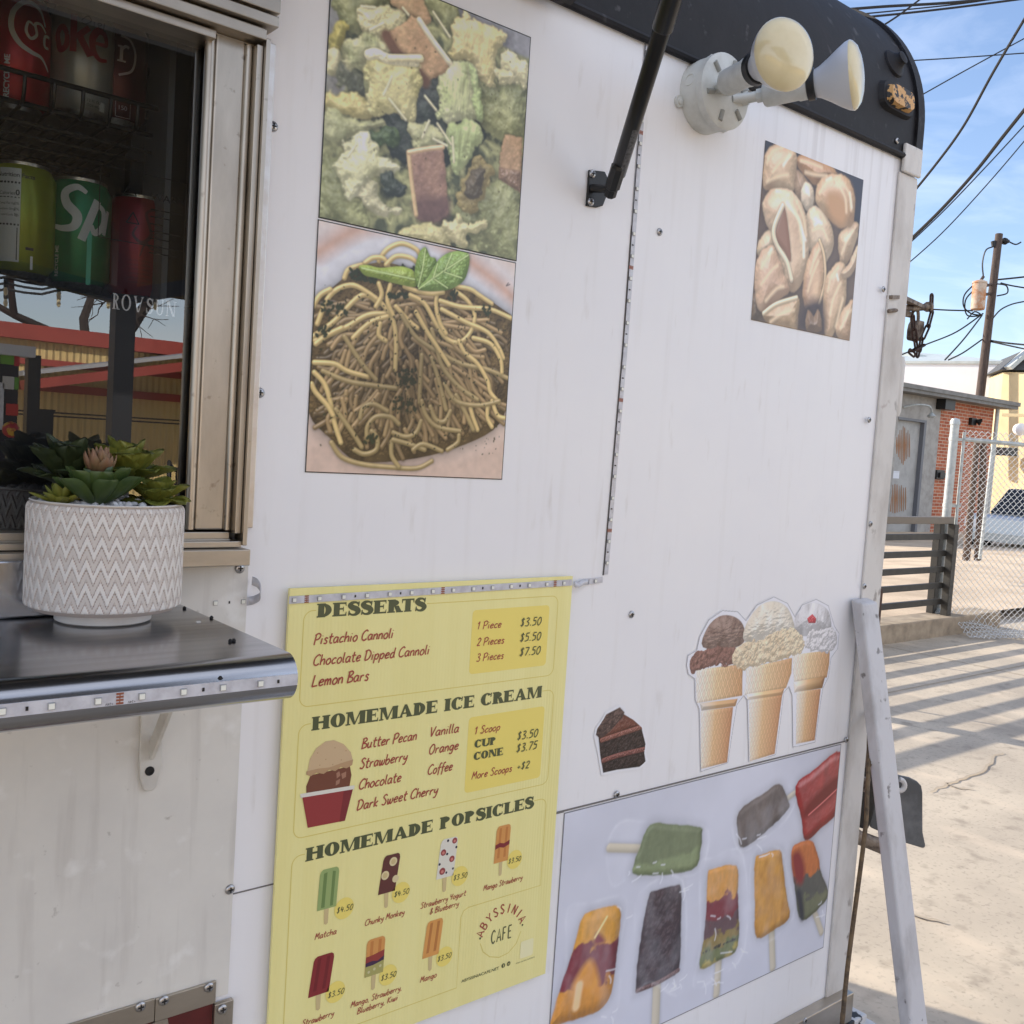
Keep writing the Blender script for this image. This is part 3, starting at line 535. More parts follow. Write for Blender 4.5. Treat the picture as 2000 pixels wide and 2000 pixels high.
def chain_link(p, q, hw, flat_y):
    p = Vector(p); q = Vector(q); d = (q-p); L = d.length/2; d.normalize(); s_ = d.cross(Vector((0, 1, 0))).normalized() if not flat_y else Vector((0, 1, 0)); c = (p+q)/2; pts = []
    for i in range(20):
        a = 2*math.pi*i/20; pts.append(c+d*(math.copysign(max(L-hw, 0), math.cos(a))+hw*math.cos(a))+s_*hw*math.sin(a))
    m = MB(); m.tube(pts, .0023, 7, closed=True); m.build('link', m_chain, ch, org=c, smooth=True)
LK = [((1135, 275), (1120, 680), 0), ((1150, 640), (1050, 1010), 0), ((1060, 960), (915, 1290), 1), ((920, 1240), (860, 1560), 0), ((850, 1500), (810, 1680), 0), ((960, 1400), (690, 1550), 1), ((760, 1640), (630, 1530), 0), ((715, 740), (730, 1080), 0), ((735, 1040), (770, 1330), 1), ((770, 1290), (800, 1520), 0)]
for (a, c, fl) in LK: chain_link(k9(*a, 1.095), k9(*c, 1.095), .0048, fl)
# rear light box, mud flap, pipe behind the corner
q = lambda x, y, d=2.32: at(*zB(x, y), d)
m_rub = mat('grey_rubber', (86, 86, 86), .6, rgb2=(122, 122, 122), nscale=14, lo=.45, hi=.65, namt=.7, bump=.2)
vd = Vector((.62, .77, 0)).normalized()*.012
b = MB(); fp = [(330, 1290), (600, 1372), (690, 1392), (745, 1420), (772, 1450), (782, 1500), (783, 1800), (803, 1895), (800, 1915), (785, 1921), (650, 1880), (390, 1765)]
b.prism([q(*p) for p in fp], vd); fl = b.build('mud_flap', m_rub, TR, bevel=.003)
b = MB(); pts = [q(605+40*math.cos(a), 1443+42*math.sin(a), 2.305) for a in np.linspace(-1.5, 1.7, 12)]; b.tube(pts, .006, 8); b.build('ring', mat('pale_ring', (206, 202, 198), .5), fl, smooth=True)
b = MB(); b.prism([q(*p, 2.29) for p in [(316, 1282), (420, 1300), (440, 1560), (405, 1700), (370, 1790), (275, 1760), (290, 1560)]], vd*5); b.build('tail_light_box', mat('black_plastic', (16, 16, 17), .35, rgb2=(44, 44, 46), nscale=30, namt=.7), TR, bevel=.006)
b = MB(); b.tube([q(240, 1815, 2.2), q(300, 1838, 2.22), q(470, 1905, 2.24)], [.02, .016, .017], 12); b.build('bumper_pipe', m_latch, TR, smooth=True)
b = MB(); b.bar(q(320, 1420, 2.33), q(330, 1440, 2.16), .03, .03); b.build('flap_bracket', m_latch, TR)
# leaning prop and hanging cord
m_beam = mat('white_beam', (200, 199, 202), .5, rgb2=(150, 146, 146), nscale=10, lo=.48, hi=.7, namt=.7, bump=.25, bscale=90, stretch=(1, 1, .5)); mix_layer(m_beam, (70, 62, 58), 45, .66, .72, .7)
bx0, bx1 = 1.755, 1.814
pt, pb = Vector((0, 1.063, ZR(-.262))), Vector((0, .812, 0.0)); dn = (pb-pt).normalized(); nn = Vector((0, -dn.z, dn.y))*.026
if nn.y < 0: nn = -nn
b = MB(); A = Vector((0, 1.0395, ZR(-.26))); B = Vector((0, .754, 0)); nn = Vector((0, .026, .006))
b.hexa([(bx0, B.y, 0), (bx1, B.y, 0), (bx1, B.y+nn.y, 0), (bx0, B.y+nn.y, 0), (bx0, A.y, A.z), (bx1, A.y, A.z), (bx1, A.y+nn.y, A.z+nn.z), (bx0, A.y+nn.y, A.z+nn.z)])
tag(b.build('prop_beam', m_beam, bevel=.004), 'white painted steel beam leaning against the trailer corner post', 'beam')
b = MB(); cp = [atY(*zB(380, 880), 1.06), atY(*zB(375, 1100), 1.02), atY(*zB(372, 1300), .99), atY(*zB(362, 1500), .97), atY(*zB(345, 1800), .95), atY(*zE(470, 350), .93), atY(*zE(400, 950), .915), atY(*zE(355, 1450), .90), atY(*zE(345, 1560), .90), ]
b.tube(cat(cp+[cp[-1]+Vector((-.02, -.02, -.25))], 5), .0042, 8); b.tube(cat([cp[0]+Vector((.004, .01, .012)), atY(*zB(408, 880), 1.06), atY(*zB(385, 1080), 1.04), cp[2]+Vector((.008, 0, 0))], 5), .003, 8)
tag(b.build('hanging_cord', mat('tan_cord', (112, 92, 66), .7, rgb2=(52, 42, 34), nscale=60, namt=.8), smooth=True), 'thin tan cord hanging down beside the leaning beam', 'cord')
# ================================================================ LED strips
m_tape = mat('led_tape', (206, 206, 212), .35, rgb2=(176, 174, 180), nscale=60, namt=.8, coat=.3); m_chip = mat('led_chip', (236, 236, 226), .3); m_chipb = mat('led_chip_body', (160, 160, 160), .4); m_cu = mat('copper_pad', (150, 92, 70), .5, .3); m_res = mat('resistor', (34, 32, 32), .5)
_chip = None
def led_strip(label, pts, nrm, start=.02, pads=(3,), width=.010, lift=.0012, pitch=.0333, group='light strips stuck on the trailer'):
    global _chip
    pts = [Vector(p) for p in pts]; n_ = Vector(nrm).normalized(); mid = pts[len(pts)//2]
    T = thing('led_strip', label, 'light strip', mid, group)
    L = [0]
    for a, c in zip(pts, pts[1:]): L.append(L[-1]+(c-a).length)
    def P(s):
        for i in range(len(pts)-1):
            if s <= L[i+1] or i == len(pts)-2:
                d = (pts[i+1]-pts[i]).normalized(); return pts[i]+d*(s-L[i]), d
    b = MB()
    for i in range(len(pts)-1):
        d = (pts[i+1]-pts[i]).normalized(); w = d.cross(n_).normalized()*width/2; a, c = pts[i], pts[i+1]
        b.hexa([a-w, a+w, a+w+n_*lift, a-w+n_*lift, c-w, c+w, c+w+n_*lift, c-w+n_*lift])
    b.build('tape', m_tape, T)
    k = 0; s = start
    while s < L[-1]-.002:
        p, d = P(s); w = d.cross(n_).normalized(); h = .0027
        q = lambda u, v, z: p+d*u+w*v+n_*z
        c = MB(); c.hexa([q(-h, -h, lift), q(h, -h, lift), q(h, h, lift), q(-h, h, lift), q(-h, -h, lift+.0017), q(h, -h, lift+.0017), q(h, h, lift+.0017), q(-h, h, lift+.0017)]); co = c.build('led_chip', m_chipb, T, org=p, bevel=.0003)
        c = MB(); h2 = .0021; c.hexa([q(-h2, -h2, lift+.0017), q(h2, -h2, lift+.0017), q(h2, h2, lift+.0017), q(-h2, h2, lift+.0017), q(-h2, -h2, lift+.0021), q(h2, -h2, lift+.0021), q(h2, h2, lift+.0021), q(-h2, h2, lift+.0021)]); c.build('lens', m_chip, co, org=p)
        if s+pitch*.5 < L[-1]:
            p, d = P(s+pitch*.5)
            if k % 6 in pads:
                cu = MB(); cu.hexa([q(-.0004, -.0042, lift-.0002), q(.0004, -.0042, lift-.0002), q(.0004, .0042, lift-.0002), q(-.0004, .0042, lift-.0002), q(-.0004, -.0042, lift+.0001), q(.0004, -.0042, lift+.0001), q(.0004, .0042, lift+.0001), q(-.0004, .0042, lift+.0001)])
                for j in range(4):
                    v = -.0038+j*.0025; cu.hexa([q(-.0028, v-.0008, lift), q(.0028, v-.0008, lift), q(.0028, v+.0008, lift), q(-.0028, v+.0008, lift), q(-.0028, v-.0008, lift+.0003), q(.0028, v-.0008, lift+.0003), q(.0028, v+.0008, lift+.0003), q(-.0028, v+.0008, lift+.0003)])
                for j in (-1,): pass
                cu.build('copper_pads', m_cu, T, org=p)
            elif k % 2 == 0: re = MB(); re.hexa([q(-.0009, -.0015, lift), q(.0009, -.0015, lift), q(.0009, .0015, lift), q(-.0009, .0015, lift), q(-.0009, -.0015, lift+.0008), q(.0009, -.0015, lift+.0008), q(.0009, .0015, lift+.0008), q(-.0009, .0015, lift+.0008)]); re.build('resistor', m_res, T, org=p)
        s += pitch; k += 1
    return T
NW = (0, -1, 0)
led_strip('tall light strip running down the panel seam right of the black strut', [W(1263.5, 76, .0005), W(1219.5, 688.4, .0005), W(1182, 1122, .0005)], NW, .02)
led_strip('short light strip tucked under the black roof edge', [W(1266, 62, .0005), W(1440, 136, .0005)], NW, .012, width=.008)
T = led_strip('stub of light strip curling off the wall under the window corner', [W(*z3(1210, 1158), .0005), W(*z3(1562, 1140), .0005)], NW, .026, pads=(9,))
def curl(T, pts, wdt=.010):
    b = MB(); P = [Vector(p) for p in cat(pts, 6)]; vs = []
    for i, p in enumerate(P):
        t_ = i/(len(P)-1); sd = Vector((.25*math.sin(t_*3), .5*math.sin(t_*3.1), 1-.3*t_)).normalized()*wdt/2; vs += [p-sd, p+sd]
    b.add(vs, [(2*i, 2*i+1, 2*i+3, 2*i+2) for i in range(len(P)-1)]); o = b.build('loose_end', m_tape, T, smooth='all'); s = o.modifiers.new('th', 'SOLIDIFY'); s.thickness = .0006
curl(T, [W(*z3(1562, 1140), .001), W(*z3(1600, 1132), .004), W(*z3(1636, 1110), .016), W(*z3(1640, 1070), .022), W(*z3(1620, 1030), .014), W(*z3(1585, 1012), .003)])
# ================================================================ stainless counter
m_steel = mat('brushed_steel', (182, 183, 187), .12, 1., rgb2=(152, 154, 159), nscale=18, namt=.6, stretch=(.15, 4, 4), rvar=.16)
zc = ZR(-.1945); cxR = .404; cr = .0205; cy = .7915
CT = thing('serving_counter', 'stainless steel serving counter with rolled front edge under the window', 'counter', (0, WALL, zc))
prof = [(WALL-.001, zc), (cy, zc)]+[(cy-cr*math.sin(a), zc-cr+cr*math.cos(a)) for a in np.linspace(.1, math.pi, 22)]+[(cy+.05, zc-2*cr), (cy+.05, zc-2*cr+.0015), (cy, zc-2*cr+.0015)]+[(cy-(cr-.0015)*math.sin(a), zc-cr+(cr-.0015)*math.cos(a)) for a in np.linspace(math.pi, .1, 22)]+[(cy, zc-.0015), (WALL-.001, zc-.0015)]
n = len(prof); b = MB(); XR = [-1.2, cxR]
b.add([(x, y, z) for x in XR for y, z in prof], [(i, (i+1) % n, n+(i+1) % n, n+i) for i in range(n)])
for i in range(n//2): b.add([(cxR, *prof[k]) for k in (i, i+1, n-2-i, n-1-i)], [(0, 1, 2, 3)])
b.build('counter_top', m_steel, CT, smooth=True)
b = MB(); b.box((-1.2, WALL-.05, zc+.0003), (.36, WALL-.034, zc+.056)); b.build('back_upstand', m_steel, CT, bevel=.002)
m_br = mat('white_bracket', (208, 205, 198), .45, rgb2=(180, 174, 166), nscale=20, namt=.7)
b = MB(); bp = [W(*z4(x, y), .003) for x, y in [(776, 200), (768, 480), (770, 560), (790, 628), (805, 637), (845, 632), (862, 610), (893, 500), (900, 200)]]
b.prism([(p.x, WALL-.0024, p.z) for p in bp], (0, -.004, 0)); br = b.build('bracket', m_br, CT, bevel=.0012)
p = W(*z4(834, 435), .004); b = MB(); b.bar((p.x, WALL-.004, p.z), (p.x, WALL-.004-.75*(zc-.003-p.z), zc-.003), .005, .016); b.build('brace', m_br, br, bevel=.001)
p = W(*z4(830, 528), .0064); b = MB(); b.lathe([(.0052, 0), (.0052, .0008), (.003, .001), (.003, .0002)], p, (0, -1, 0), 16, capb=False); b.lathe([(.0029, 0), (.0029, .0003)], p, (0, -1, 0), 12); b.build('bracket_hole', m_slot, br)
b = MB()
for px, py in [(1470, 1395), (1448, 1398), (1385, 1635), (1330, 1250), (1160, 1190)]:
    c = atZ(*z3(px, py), zc); b.lathe([(.0018*random.uniform(.5, 1.2), 0), (.0022, .0012), (.0008, .003)], c, (0, 0, 1), 8)
tag(b.build('crumbs', m_slot), 'dark crumbs lying on the steel counter right of the pot', 'crumbs', kind='stuff')
yl = cy-cr; zl = zc-cr+.001
TL = led_strip('light strip along the rolled front edge of the steel counter', [(-.25, yl-.0003, zl), (cxR-.001, yl-.0003, zl)], NW, .0185, pads=(2,))
# white end chip wrapping the corner
# tiny lettering beside the copper pads
b = MB()
for sx in (-1, 1):
    print_text(b, '+24V', .0028, lambda u, v, s=sx: Vector((.2515+s*.0085+(.0035)-u, yl-.0018, zl-.0026-v)), .0)
b.build('tape_lettering', m_res, TL)
# ================================================================ potted succulents
pc = Vector((.305, .992, zc)); PT = thing('potted_succulent', 'artificial succulents in a white zigzag patterned pot on the steel counter', 'plant pot', pc)
m_pot = vcol_mat('zigzag_glaze', .45); rp_, zb0, zb1 = .0705, .0135, .1165
def pot_h(u, v):
    if v < .035 or v > .985: return 0, .25
    tri = abs(2*((u*36) % 1)-1); q = round(tri*7)/7; z = (v*(zb1-zb0)-.004-q*.0155-(tri-q)*.004) / .0212; f = z-math.floor(z)
    e = min(abs(f-.25), abs(f-.75), abs(f-1.25))*.0212
    h = 1.0 if .25 < f < .75 else .35
    return h, max(0, 1-e/.0013)
nu, nv = 900, 150; b = MB(); cols = []
def pf(u, v):
    h, l = pot_h(u, v); edge = min(v, 1-v)*(zb1-zb0); rr_ = rp_-.004*max(0, 1-edge/.007)**2+.0015*h-.0009*l; a = 2*math.pi*u
    jit = 1+.05*math.sin(u*97+v*31); c = s2l((222, 217, 211))*(1-.0*l); gr = s2l((196, 186, 178)); br_ = s2l((150, 122, 108)); base = c*h+gr*(1-h)
    k = min(1, l*.95)*jit; cols.append(base*(1-k)+br_*k); return (pc.x+rr_*math.cos(a), pc.y+rr_*math.sin(a), pc.z+zb0+v*(zb1-zb0))
b.grid(pf, nu, nv, closeu=True); po = b.build('pot', m_pot, PT, smooth='all')
ca = po.data.color_attributes.new('Col', 'FLOAT_COLOR', 'POINT'); ca.data.foreach_set('color', np.concatenate([np.array(cols), np.ones((len(cols), 1))], 1).ravel())
m_cer = mat('white_ceramic', (226, 221, 215), .35, rgb2=(206, 200, 194), nscale=20, namt=.6)
b = MB(); b.lathe([(.041, 0), (.0445, .002), (.0445, .0125), (.066, .0138)], pc, (0, 0, 1), 56, capb=False); b.build('foot', m_cer, PT, smooth=True)
b = MB(); b.lathe([(.0672, .1162), (.0685, .1178), (.0698, .1168)], pc, (0, 0, 1), 72, capa=False, capb=False); b.lathe([(.0672, .1162), (.0665, .10)], pc, (0, 0, 1), 72, capa=False); b.build('rim', m_cer, PT, smooth=True)
b = MB(); m_peb = mat('pale_pebbles', (206, 206, 208), .5, rgb2=(160, 160, 166), nscale=90, namt=.8)
for i in range(420):
    a = random.uniform(0, 6.28); r = .064*math.sqrt(random.random()); c = pc+Vector((r*math.cos(a), r*math.sin(a), .108+random.uniform(-.002, .006)+(.004 if r < .05 else 0))); s = random.uniform(.0028, .0046); ax = Vector((random.gauss(0, 1), random.gauss(0, 1), random.gauss(0, 1)+1))
    b.lathe([(.1*s, -.6*s), (.75*s, -.42*s), (1.1*s, 0), (.8*s, .42*s), (.1*s, .62*s)], c, ax, 8)
o = b.build('pebbles', m_peb, PT, smooth='all'); o['kind'] = 'stuff'
def leaf(mb, base, az, tilt, L, w, curl=.3, cup=.3, scal=0., tip=.5, thick=.0018):
    ca_, sa_ = math.cos(az), math.sin(az); rows = []
    N, M = 14, 8
    for side in (1, -1):
        vs = []
        for i in range(N+1):
            u = i/N; el = tilt-curl*u; 
            wd = w*((u+.10)**.65*math.sqrt(max(0, 1-u**5)) if tip > .6 else math.sin(math.pi*min(1, u*.88+.12))**.8)
            if scal: wd *= 1+scal*math.sin(u*26)*(u > .25)
            r = L*(math.sin(tilt)-math.sin(tilt-curl*u))/(curl+1e-6) if False else L*u
            px = r*math.cos(el); pz = r*math.sin(el)
            for j in range(M+1):
                s = j/M*2-1; y = s*wd/2; zz = cup*abs(s)**2*wd*.5+(scal*.3*w*math.sin(s*9+u*8)*(u) if scal else 0)+side*thick*(1-abs(s)**3)*math.sin(math.pi*min(1, u+.05))**.4
                vs.append((base[0]+ca_*(px-zz*math.sin(el))-sa_*y, base[1]+sa_*(px-zz*math.sin(el))+ca_*y, base[2]+pz+zz*math.cos(el)))
        mb.add(vs, [(i*(M+1)+j, i*(M+1)+j+1, (i+1)*(M+1)+j+1, (i+1)*(M+1)+j) for i in range(N) for j in range(M)])
def rosette(name, c, spec, m, jit=.12, seed=1):
    g = random.Random(seed); b = MB()
    for n_, tilt, L, w, curl, cup, scal, tip, r0 in spec:
        o = g.uniform(0, 6.28)
        for i in range(n_):
            az = o+2*math.pi*i/n_+g.uniform(-jit, jit); bs = (c.x+r0*math.cos(az), c.y+r0*math.sin(az), c.z); leaf(b, bs, az, tilt+g.uniform(-.1, .1), L*g.uniform(.88, 1.1), w*g.uniform(.9, 1.1), curl, cup, scal, tip)
    return b.build(name, m, PT, smooth='all')
m_g1 = mat('green_leaf', (74, 92, 46), .42, rgb2=(44, 66, 30), nscale=30, namt=.9, lo=.3, hi=.7); m_g2 = mat('lime_leaf', (128, 128, 52), .5, rgb2=(74, 88, 36), nscale=40, namt=.9, lo=.35, hi=.7); m_g3 = mat('pinkish_leaf', (132, 96, 72), .5, rgb2=(112, 96, 60), nscale=50, namt=.8); m_g4 = mat('dark_leaf', (52, 62, 34), .5, rgb2=(34, 44, 24), nscale=40, namt=.9)
zt = .113
rosette('paddle_rosette', pc+Vector((-.018, -.026, zt+.002)), [(8, .50, .046, .030, -.1, .4, 0, .8, .004), (7, .85, .044, .030, -.1, .45, 0, .8, .004), (5, 1.2, .036, .024, 0, .5, 0, .8, .002)], m_g1, seed=4)
rosette('pink_rosette', pc+Vector((-.014, -.018, zt+.030)), [(8, .50, .024, .011, -.5, .4, 0, .3, .002), (8, .95, .026, .011, -.3, .4, 0, .3, .001), (6, 1.3, .026, .009, -.1, .4, 0, .3, .001)], m_g3, seed=5)
rosette('frilled_rosette', pc+Vector((.022, .022, zt+.018)), [(9, .60, .048, .040, .2, .35, .13, .8, .004), (8, 1.0, .050, .040, .15, .4, .14, .8, .003), (6, 1.35, .048, .034, .1, .4, .14, .8, .002)], m_g2, seed=6)
rosette('frilled_rosette', pc+Vector((.040, -.018, zt+.002)), [(8, .40, .034, .028, .3, .35, .13, .8, .002), (7, .8, .034, .028, .2, .4, .13, .8, .002), (5, 1.2, .030, .022, .2, .4, .13, .8, .002)], m_g2, seed=7)
rosette('dark_rosette', pc+Vector((-.032, .024, zt+.016)), [(8, .55, .044, .034, .2, .35, .12, .8, .003), (7, 1.0, .050, .036, .15, .4, .12, .8, .002), (5, 1.35, .050, .032, .1, .4, .12, .8, .002)], m_g4, seed=8)
rosette('green_tuft', pc+Vector((-.048, -.020, zt+.002)), [(8, .45, .026, .012, 0, .3, 0, .3, .002), (6, .95, .024, .012, 0, .3, 0, .3, .002)], m_g2, seed=9)
# ================================================================ gas strut
m_blk = mat('black_metal', (18, 18, 19), .45, rgb2=(34, 34, 36), nscale=40, namt=.6); m_blk2 = mat('black_gloss_tube', (14, 14, 15), .3)
GS = thing('gas_strut', 'black gas strut with wall bracket propping up the window hatch', 'strut', W(*z7(190, 1010)))
b = MB(); b.prism([(W(*z7(x, y), .003).x, WALL-.0003, W(*z7(x, y), .003).z) for x, y in [(140, 915), (160, 918), (222, 925), (246, 975), (243, 1030), (212, 1110), (180, 1119), (125, 1110)]], (0, -.004, 0)); b.build('wall_bracket', m_blk, GS, bevel=.001)
E0 = atY(*z7(262, 1020), 1.035); E1 = atY(*z7(290, 950), 1.022); TP = atY(1311, 0, .85); d = (TP-E1).normalized()
b = MB(); b.lathe([(.007, -.0), (.009, .002), (.009, .014), (.011, .016), (.011, .05), (.008, .054)], E0-d*.012, d, 8); b.tube([(E0.x-.01, WALL-.004, E0.z+.004), (E0.x, E0.y, E0.z)], .006, 10); b.build('end_fitting', m_blk, GS)
b = MB(); b.lathe([(.0085, 0), (.0112, .004), (.0112, .9*((TP-E1).length)), (.0095, .9*((TP-E1).length)+.003)], E1, d, 24); b.build('cylinder', m_blk2, GS, smooth=True)
b = MB(); b.lathe([(.0125, -.012), (.0135, -.010), (.0135, .22)], E1+d*(.9*(TP-E1).length), d, 24); b.build('outer_sleeve', m_blk2, GS, smooth=True)
b = MB(); lab = [atY(*z7(x, y), 1.0) for x, y in ((300, 830), )]; s0 = E1+d*.02; side = d.cross(Vector((.55, .8, -.2))).normalized()
for i in range(6):
    pass
fw = -(Vector((.74, .62, .05))); fw = (fw-d*fw.dot(d)).normalized(); sd_ = d.cross(fw)
vs = []
for k in range(5):
    a = R_(22+k*11); vs += [s0+(fw*math.cos(a)-sd_*math.sin(a)*(-1 if (sd_.x > 0) else 1))*.01135, s0+d*.062+(fw*math.cos(a)-sd_*math.sin(a)*(-1 if (sd_.x > 0) else 1))*.01135]
b.add(vs, [(2*k, 2*k+1, 2*k+3, 2*k+2) for k in range(4)]); b.build('sticker', mat('grey_sticker', (96, 96, 98), .5, rgb2=(40, 40, 42), nscale=300, namt=.9), GS)
for i, (px, py) in enumerate([(157, 937), (148, 1088)]):
    c = W(*z7(px, py), .0046); s_ = dup(first, GS, c); s_.parent = GS; s2 = dup(fs_, s_, c)
# ================================================================ flood lamp pair
m_fix = mat('fixture_white', (206, 207, 202), .5, rgb2=(176, 176, 170), nscale=26, lo=.45, hi=.7, namt=.7, bump=.25, bscale=70); m_lens = mat('frosted_lens', (226, 214, 176), .12, rgb2=(214, 200, 158), nscale=14, namt=.7, coat=.5); m_bulb = mat('bulb_white', (198, 200, 204), .3)
FC = W(*z7(880, 492), .046); FL = thing('flood_light', 'white twin flood light with two reflector bulbs under the roof edge', 'flood light', (FC.x, WALL, FC.z))
fr = .0555
b = MB(); b.lathe([(fr, 0), (fr, .030), (fr-.001, .032)], (FC.x, WALL-.0003, FC.z), (0, -1, 0), 40, capb=False); b.lathe([(fr+.0015, .0325), (fr+.0015, .044), (fr-.003, .0475), (.002, .048)], (FC.x, WALL-.0003, FC.z), (0, -1, 0), 40)
bx = b.build('junction_box', m_fix, FL, smooth=True)
b = MB()
for k in range(6):
    a = R_(15+60*k); p = Vector((FC.x+.042*math.cos(a), WALL-.0482, FC.z+.042*math.sin(a))); ta = Vector((-math.sin(a), 0, math.cos(a)))
    ra_ = Vector((math.cos(a), 0, math.sin(a))); b.tube([p-ra_*.009, p+ra_*.007], .0042, 10)
b.build('cover_slot', mat('fixture_shadow', (150, 150, 144), .6), bx, smooth=True)
for a in (200, 330, 80):
    b = MB(); a = R_(a); p = Vector((FC.x+(fr+.006)*math.cos(a), WALL-.006, FC.z+(fr+.006)*math.sin(a))); b.lathe([(.009, 0), (.009, .004)], p+Vector((0, .0055, 0)), (0, -1, 0), 16); b.lathe([(.005, .004), (.005, .006), (.002, .007)], p+Vector((0, .0055, 0)), (0, -1, 0), 12); b.build('mounting_ear', m_fix, bx, smooth=True)
b = MB(); kk = Vector((FC.x-fr*.80, WALL-.018, FC.z+.008)); kn = Vector((-.98, 0, .14)).normalized(); b.lathe([(.0095, 0), (.0095, .0022), (.0078, .0022), (.0078, .001)], kk+kn*.0085, kn, 18, capb=True); b.build('knockout', m_fix, bx)
def flood(K, Fc, r, name):
    ax = (Fc-K).normalized(); L = (Fc-K).length; H = MB()
    H.lathe([(.011, -.030), (.011, -.018), (.0085, -.018), (.0085, -.004), (.011, -.004), (.011, .004), (.016, .006)], K, ax, 8, capb=False); H.lathe([(.0165, .006), (.0195, .010), (.0195, L*.40), (.021, L*.42), (.021, L*.50)], K, ax, 28)
    h = H.build('lamp_holder', m_fix, FL, smooth=True)
    G = MB(); G.lathe([(.021, L*.50), (.0235, L*.51), (.0235, L*.58), (.020, L*.585)], K, ax, 28); G.build('gasket', m_blk, h, smooth=True)
    B = MB(); B.lathe([(.020, L*.585), (.023, L*.64), (.031, L*.73), (.041, L*.83), (r*.96, L*.91), (r, L*.955)], K, ax, 40, capa=False, capb=False); bu = B.build('bulb', m_bulb, FL, smooth='all')
    N = MB(); N.lathe([(r, L*.955), (r*1.0, L*.965), (r*.96, L*.99), (r*.8, L*1.035), (r*.5, L*1.065), (r*.2, L*1.078), (.0005, L*1.08)], K, ax, 40, capa=False); N.build('lens', m_lens, bu, smooth='all')
flood(atY(*z7(868, 455), 1.005), atY(*z7(1205, 287), .862), .0487, 'a'); flood(atY(*z7(1060, 515), 1.0), atY(*z7(1580, 402), .872), .0500, 'b')
b = MB(); b.tube([Vector((FC.x, WALL-.046, FC.z)), atY(*z7(868, 455), 1.005)], .0075, 10); b.tube([Vector((FC.x+.015, WALL-.046, FC.z-.008)), atY(*z7(1060, 515), 1.0)], .0065, 10); b.build('swivel_arm', m_fix, FL, smooth=True)
# ================================================================ fridge and cans inside the window
FR = thing('display_fridge', 'black countertop display fridge of soda cans behind the window', 'fridge', (.0, 1.13, ZR(-.13)))
m_fr = mat('fridge_black', (22, 22, 24), .4); m_frg = mat('fridge_grey', (120, 122, 126), .5); m_wire = mat('black_wire', (12, 12, 13), .35)
fy = 1.125; fxR = .455
b = MB(); b.box((-.6, fy, ZR(-.14)), (fxR, fy+.02, ZR(.135))); b.box((fxR-.03, fy, ZR(.136)), (fxR, fy+.02, ZR(.56))); b.box((-.6, fy+.021, ZR(-.14)), (fxR, fy+.55, ZR(.128))); b.box((-.6, fy+.5, ZR(.13)), (fxR, fy+.53, ZR(.60)))
b.build('door_frame', m_fr, FR, bevel=.002)
b = MB(); b.box((.405, fy+.03, ZR(.13)), (.412, fy+.49, ZR(.58))); b.box((-.6, fy+.48, ZR(.13)), (.404, fy+.49, ZR(.58))); b.build('side_liner', m_frg, FR)
b = MB(); b.box((.388, fy+.10, ZR(.14)), (.403, fy+.12, ZR(.56)))
for z in (.26, .31, .36, .41): b.box((.380, fy+.095, ZR(z)), (.404, fy+.099, ZR(z+.010)))
b.build('shelf_rack', m_fr, FR)
# cans: (pixel centre of the can's middle, colour, label)
def can(px, py, y, rgb, label, rows, rgb2=None, hh=.122, r=.0331):
    c = atY(px, py, y); T = thing('soda_can', label, 'soda can', (c.x, c.y, c.z-hh/2), 'soda cans in the display fridge'); o = Vector((c.x, c.y, c.z-hh/2))
    b = MB(); b.lathe([(r*.80, .006), (r, .014), (r, hh-.014), (r*.83, hh-.004)], o, (0, 0, 1), 48, capa=False, capb=False); b.build('can_body', mat('can_paint', rgb, .3, .35, rgb2=rgb2 or tuple(int(v*.85) for v in rgb), nscale=40, namt=.4), T, smooth='all')
    b = MB(); b.lathe([(r*.83, hh-.004), (r*.84, hh-.001), (r*.80, hh), (r*.76, hh-.005)], o, (0, 0, 1), 40, capa=False); b.lathe([(r*.80, .006), (r*.72, .0), (r*.66, .002)], o, (0, 0, 1), 40, capa=True, capb=True); b.build('can_ends', m_screw, T, smooth=True)
    face = math.atan2(-o.y, -o.x)                          # the side turned to the counter
    def wrap(u, v, h=0.): a = face+u/r; return (o.x+(r+.0003+h)*math.cos(a), o.y+(r+.0003+h)*math.sin(a), o.z+v)
    for fn, col, nm in rows:
        m = MB(); fn(m, wrap); m.build(nm, mat('can_print', col, .35), T)
    return T
def sub(q, k=4):
    (a, b_, c, d_) = [np.array(p, float) for p in q]; o = []
    for i in range(k):
        for j in range(k):
            f = lambda u, v: (a*(1-u)+b_*u)*(1-v)+(d_*(1-u)+c*u)*v
            o.append([f(i/k, j/k), f((i+1)/k, j/k), f((i+1)/k, (j+1)/k), f(i/k, (j+1)/k)])
    return o
def rib(pts, w, w1=None, sm=True):
    def fn(m, wrap):
        k = getattr(rib, 'k', 0); rib.k = (k+1) % 20
        for q in ribbon(cat(pts, 8) if sm and len(pts) > 2 else pts, w, w1):
            for s in (sub(q, 4) if (len(pts) == 2) else [q]): m.add([wrap(p[0]/1000, p[1]/1000, k*1.5e-5) for p in s], [(0, 1, 2, 3)])
    return fn
def many(*fns):
    def fn(m, wrap):
        for f in fns: f(m, wrap)
    return fn
def rect(x0, y0, x1, y1): return lambda m, wrap: [m.add([wrap(p[0]/1000, p[1]/1000) for p in s], [(0, 1, 2, 3)]) for s in sub([(x0, y0), (x1, y0), (x1, y1), (x0, y1)], 6)]
def word(txt, size, x, y, rot=0, bold=0., h=0.0001):
    ca_, sa_ = math.cos(R_(rot)), math.sin(R_(rot)); return lambda m, wrap: print_text(m, txt, size, lambda u, v: wrap((x+ca_*u*1000-sa_*v*1000)/1000, (y+sa_*u*1000+ca_*v*1000)/1000, h), bold)
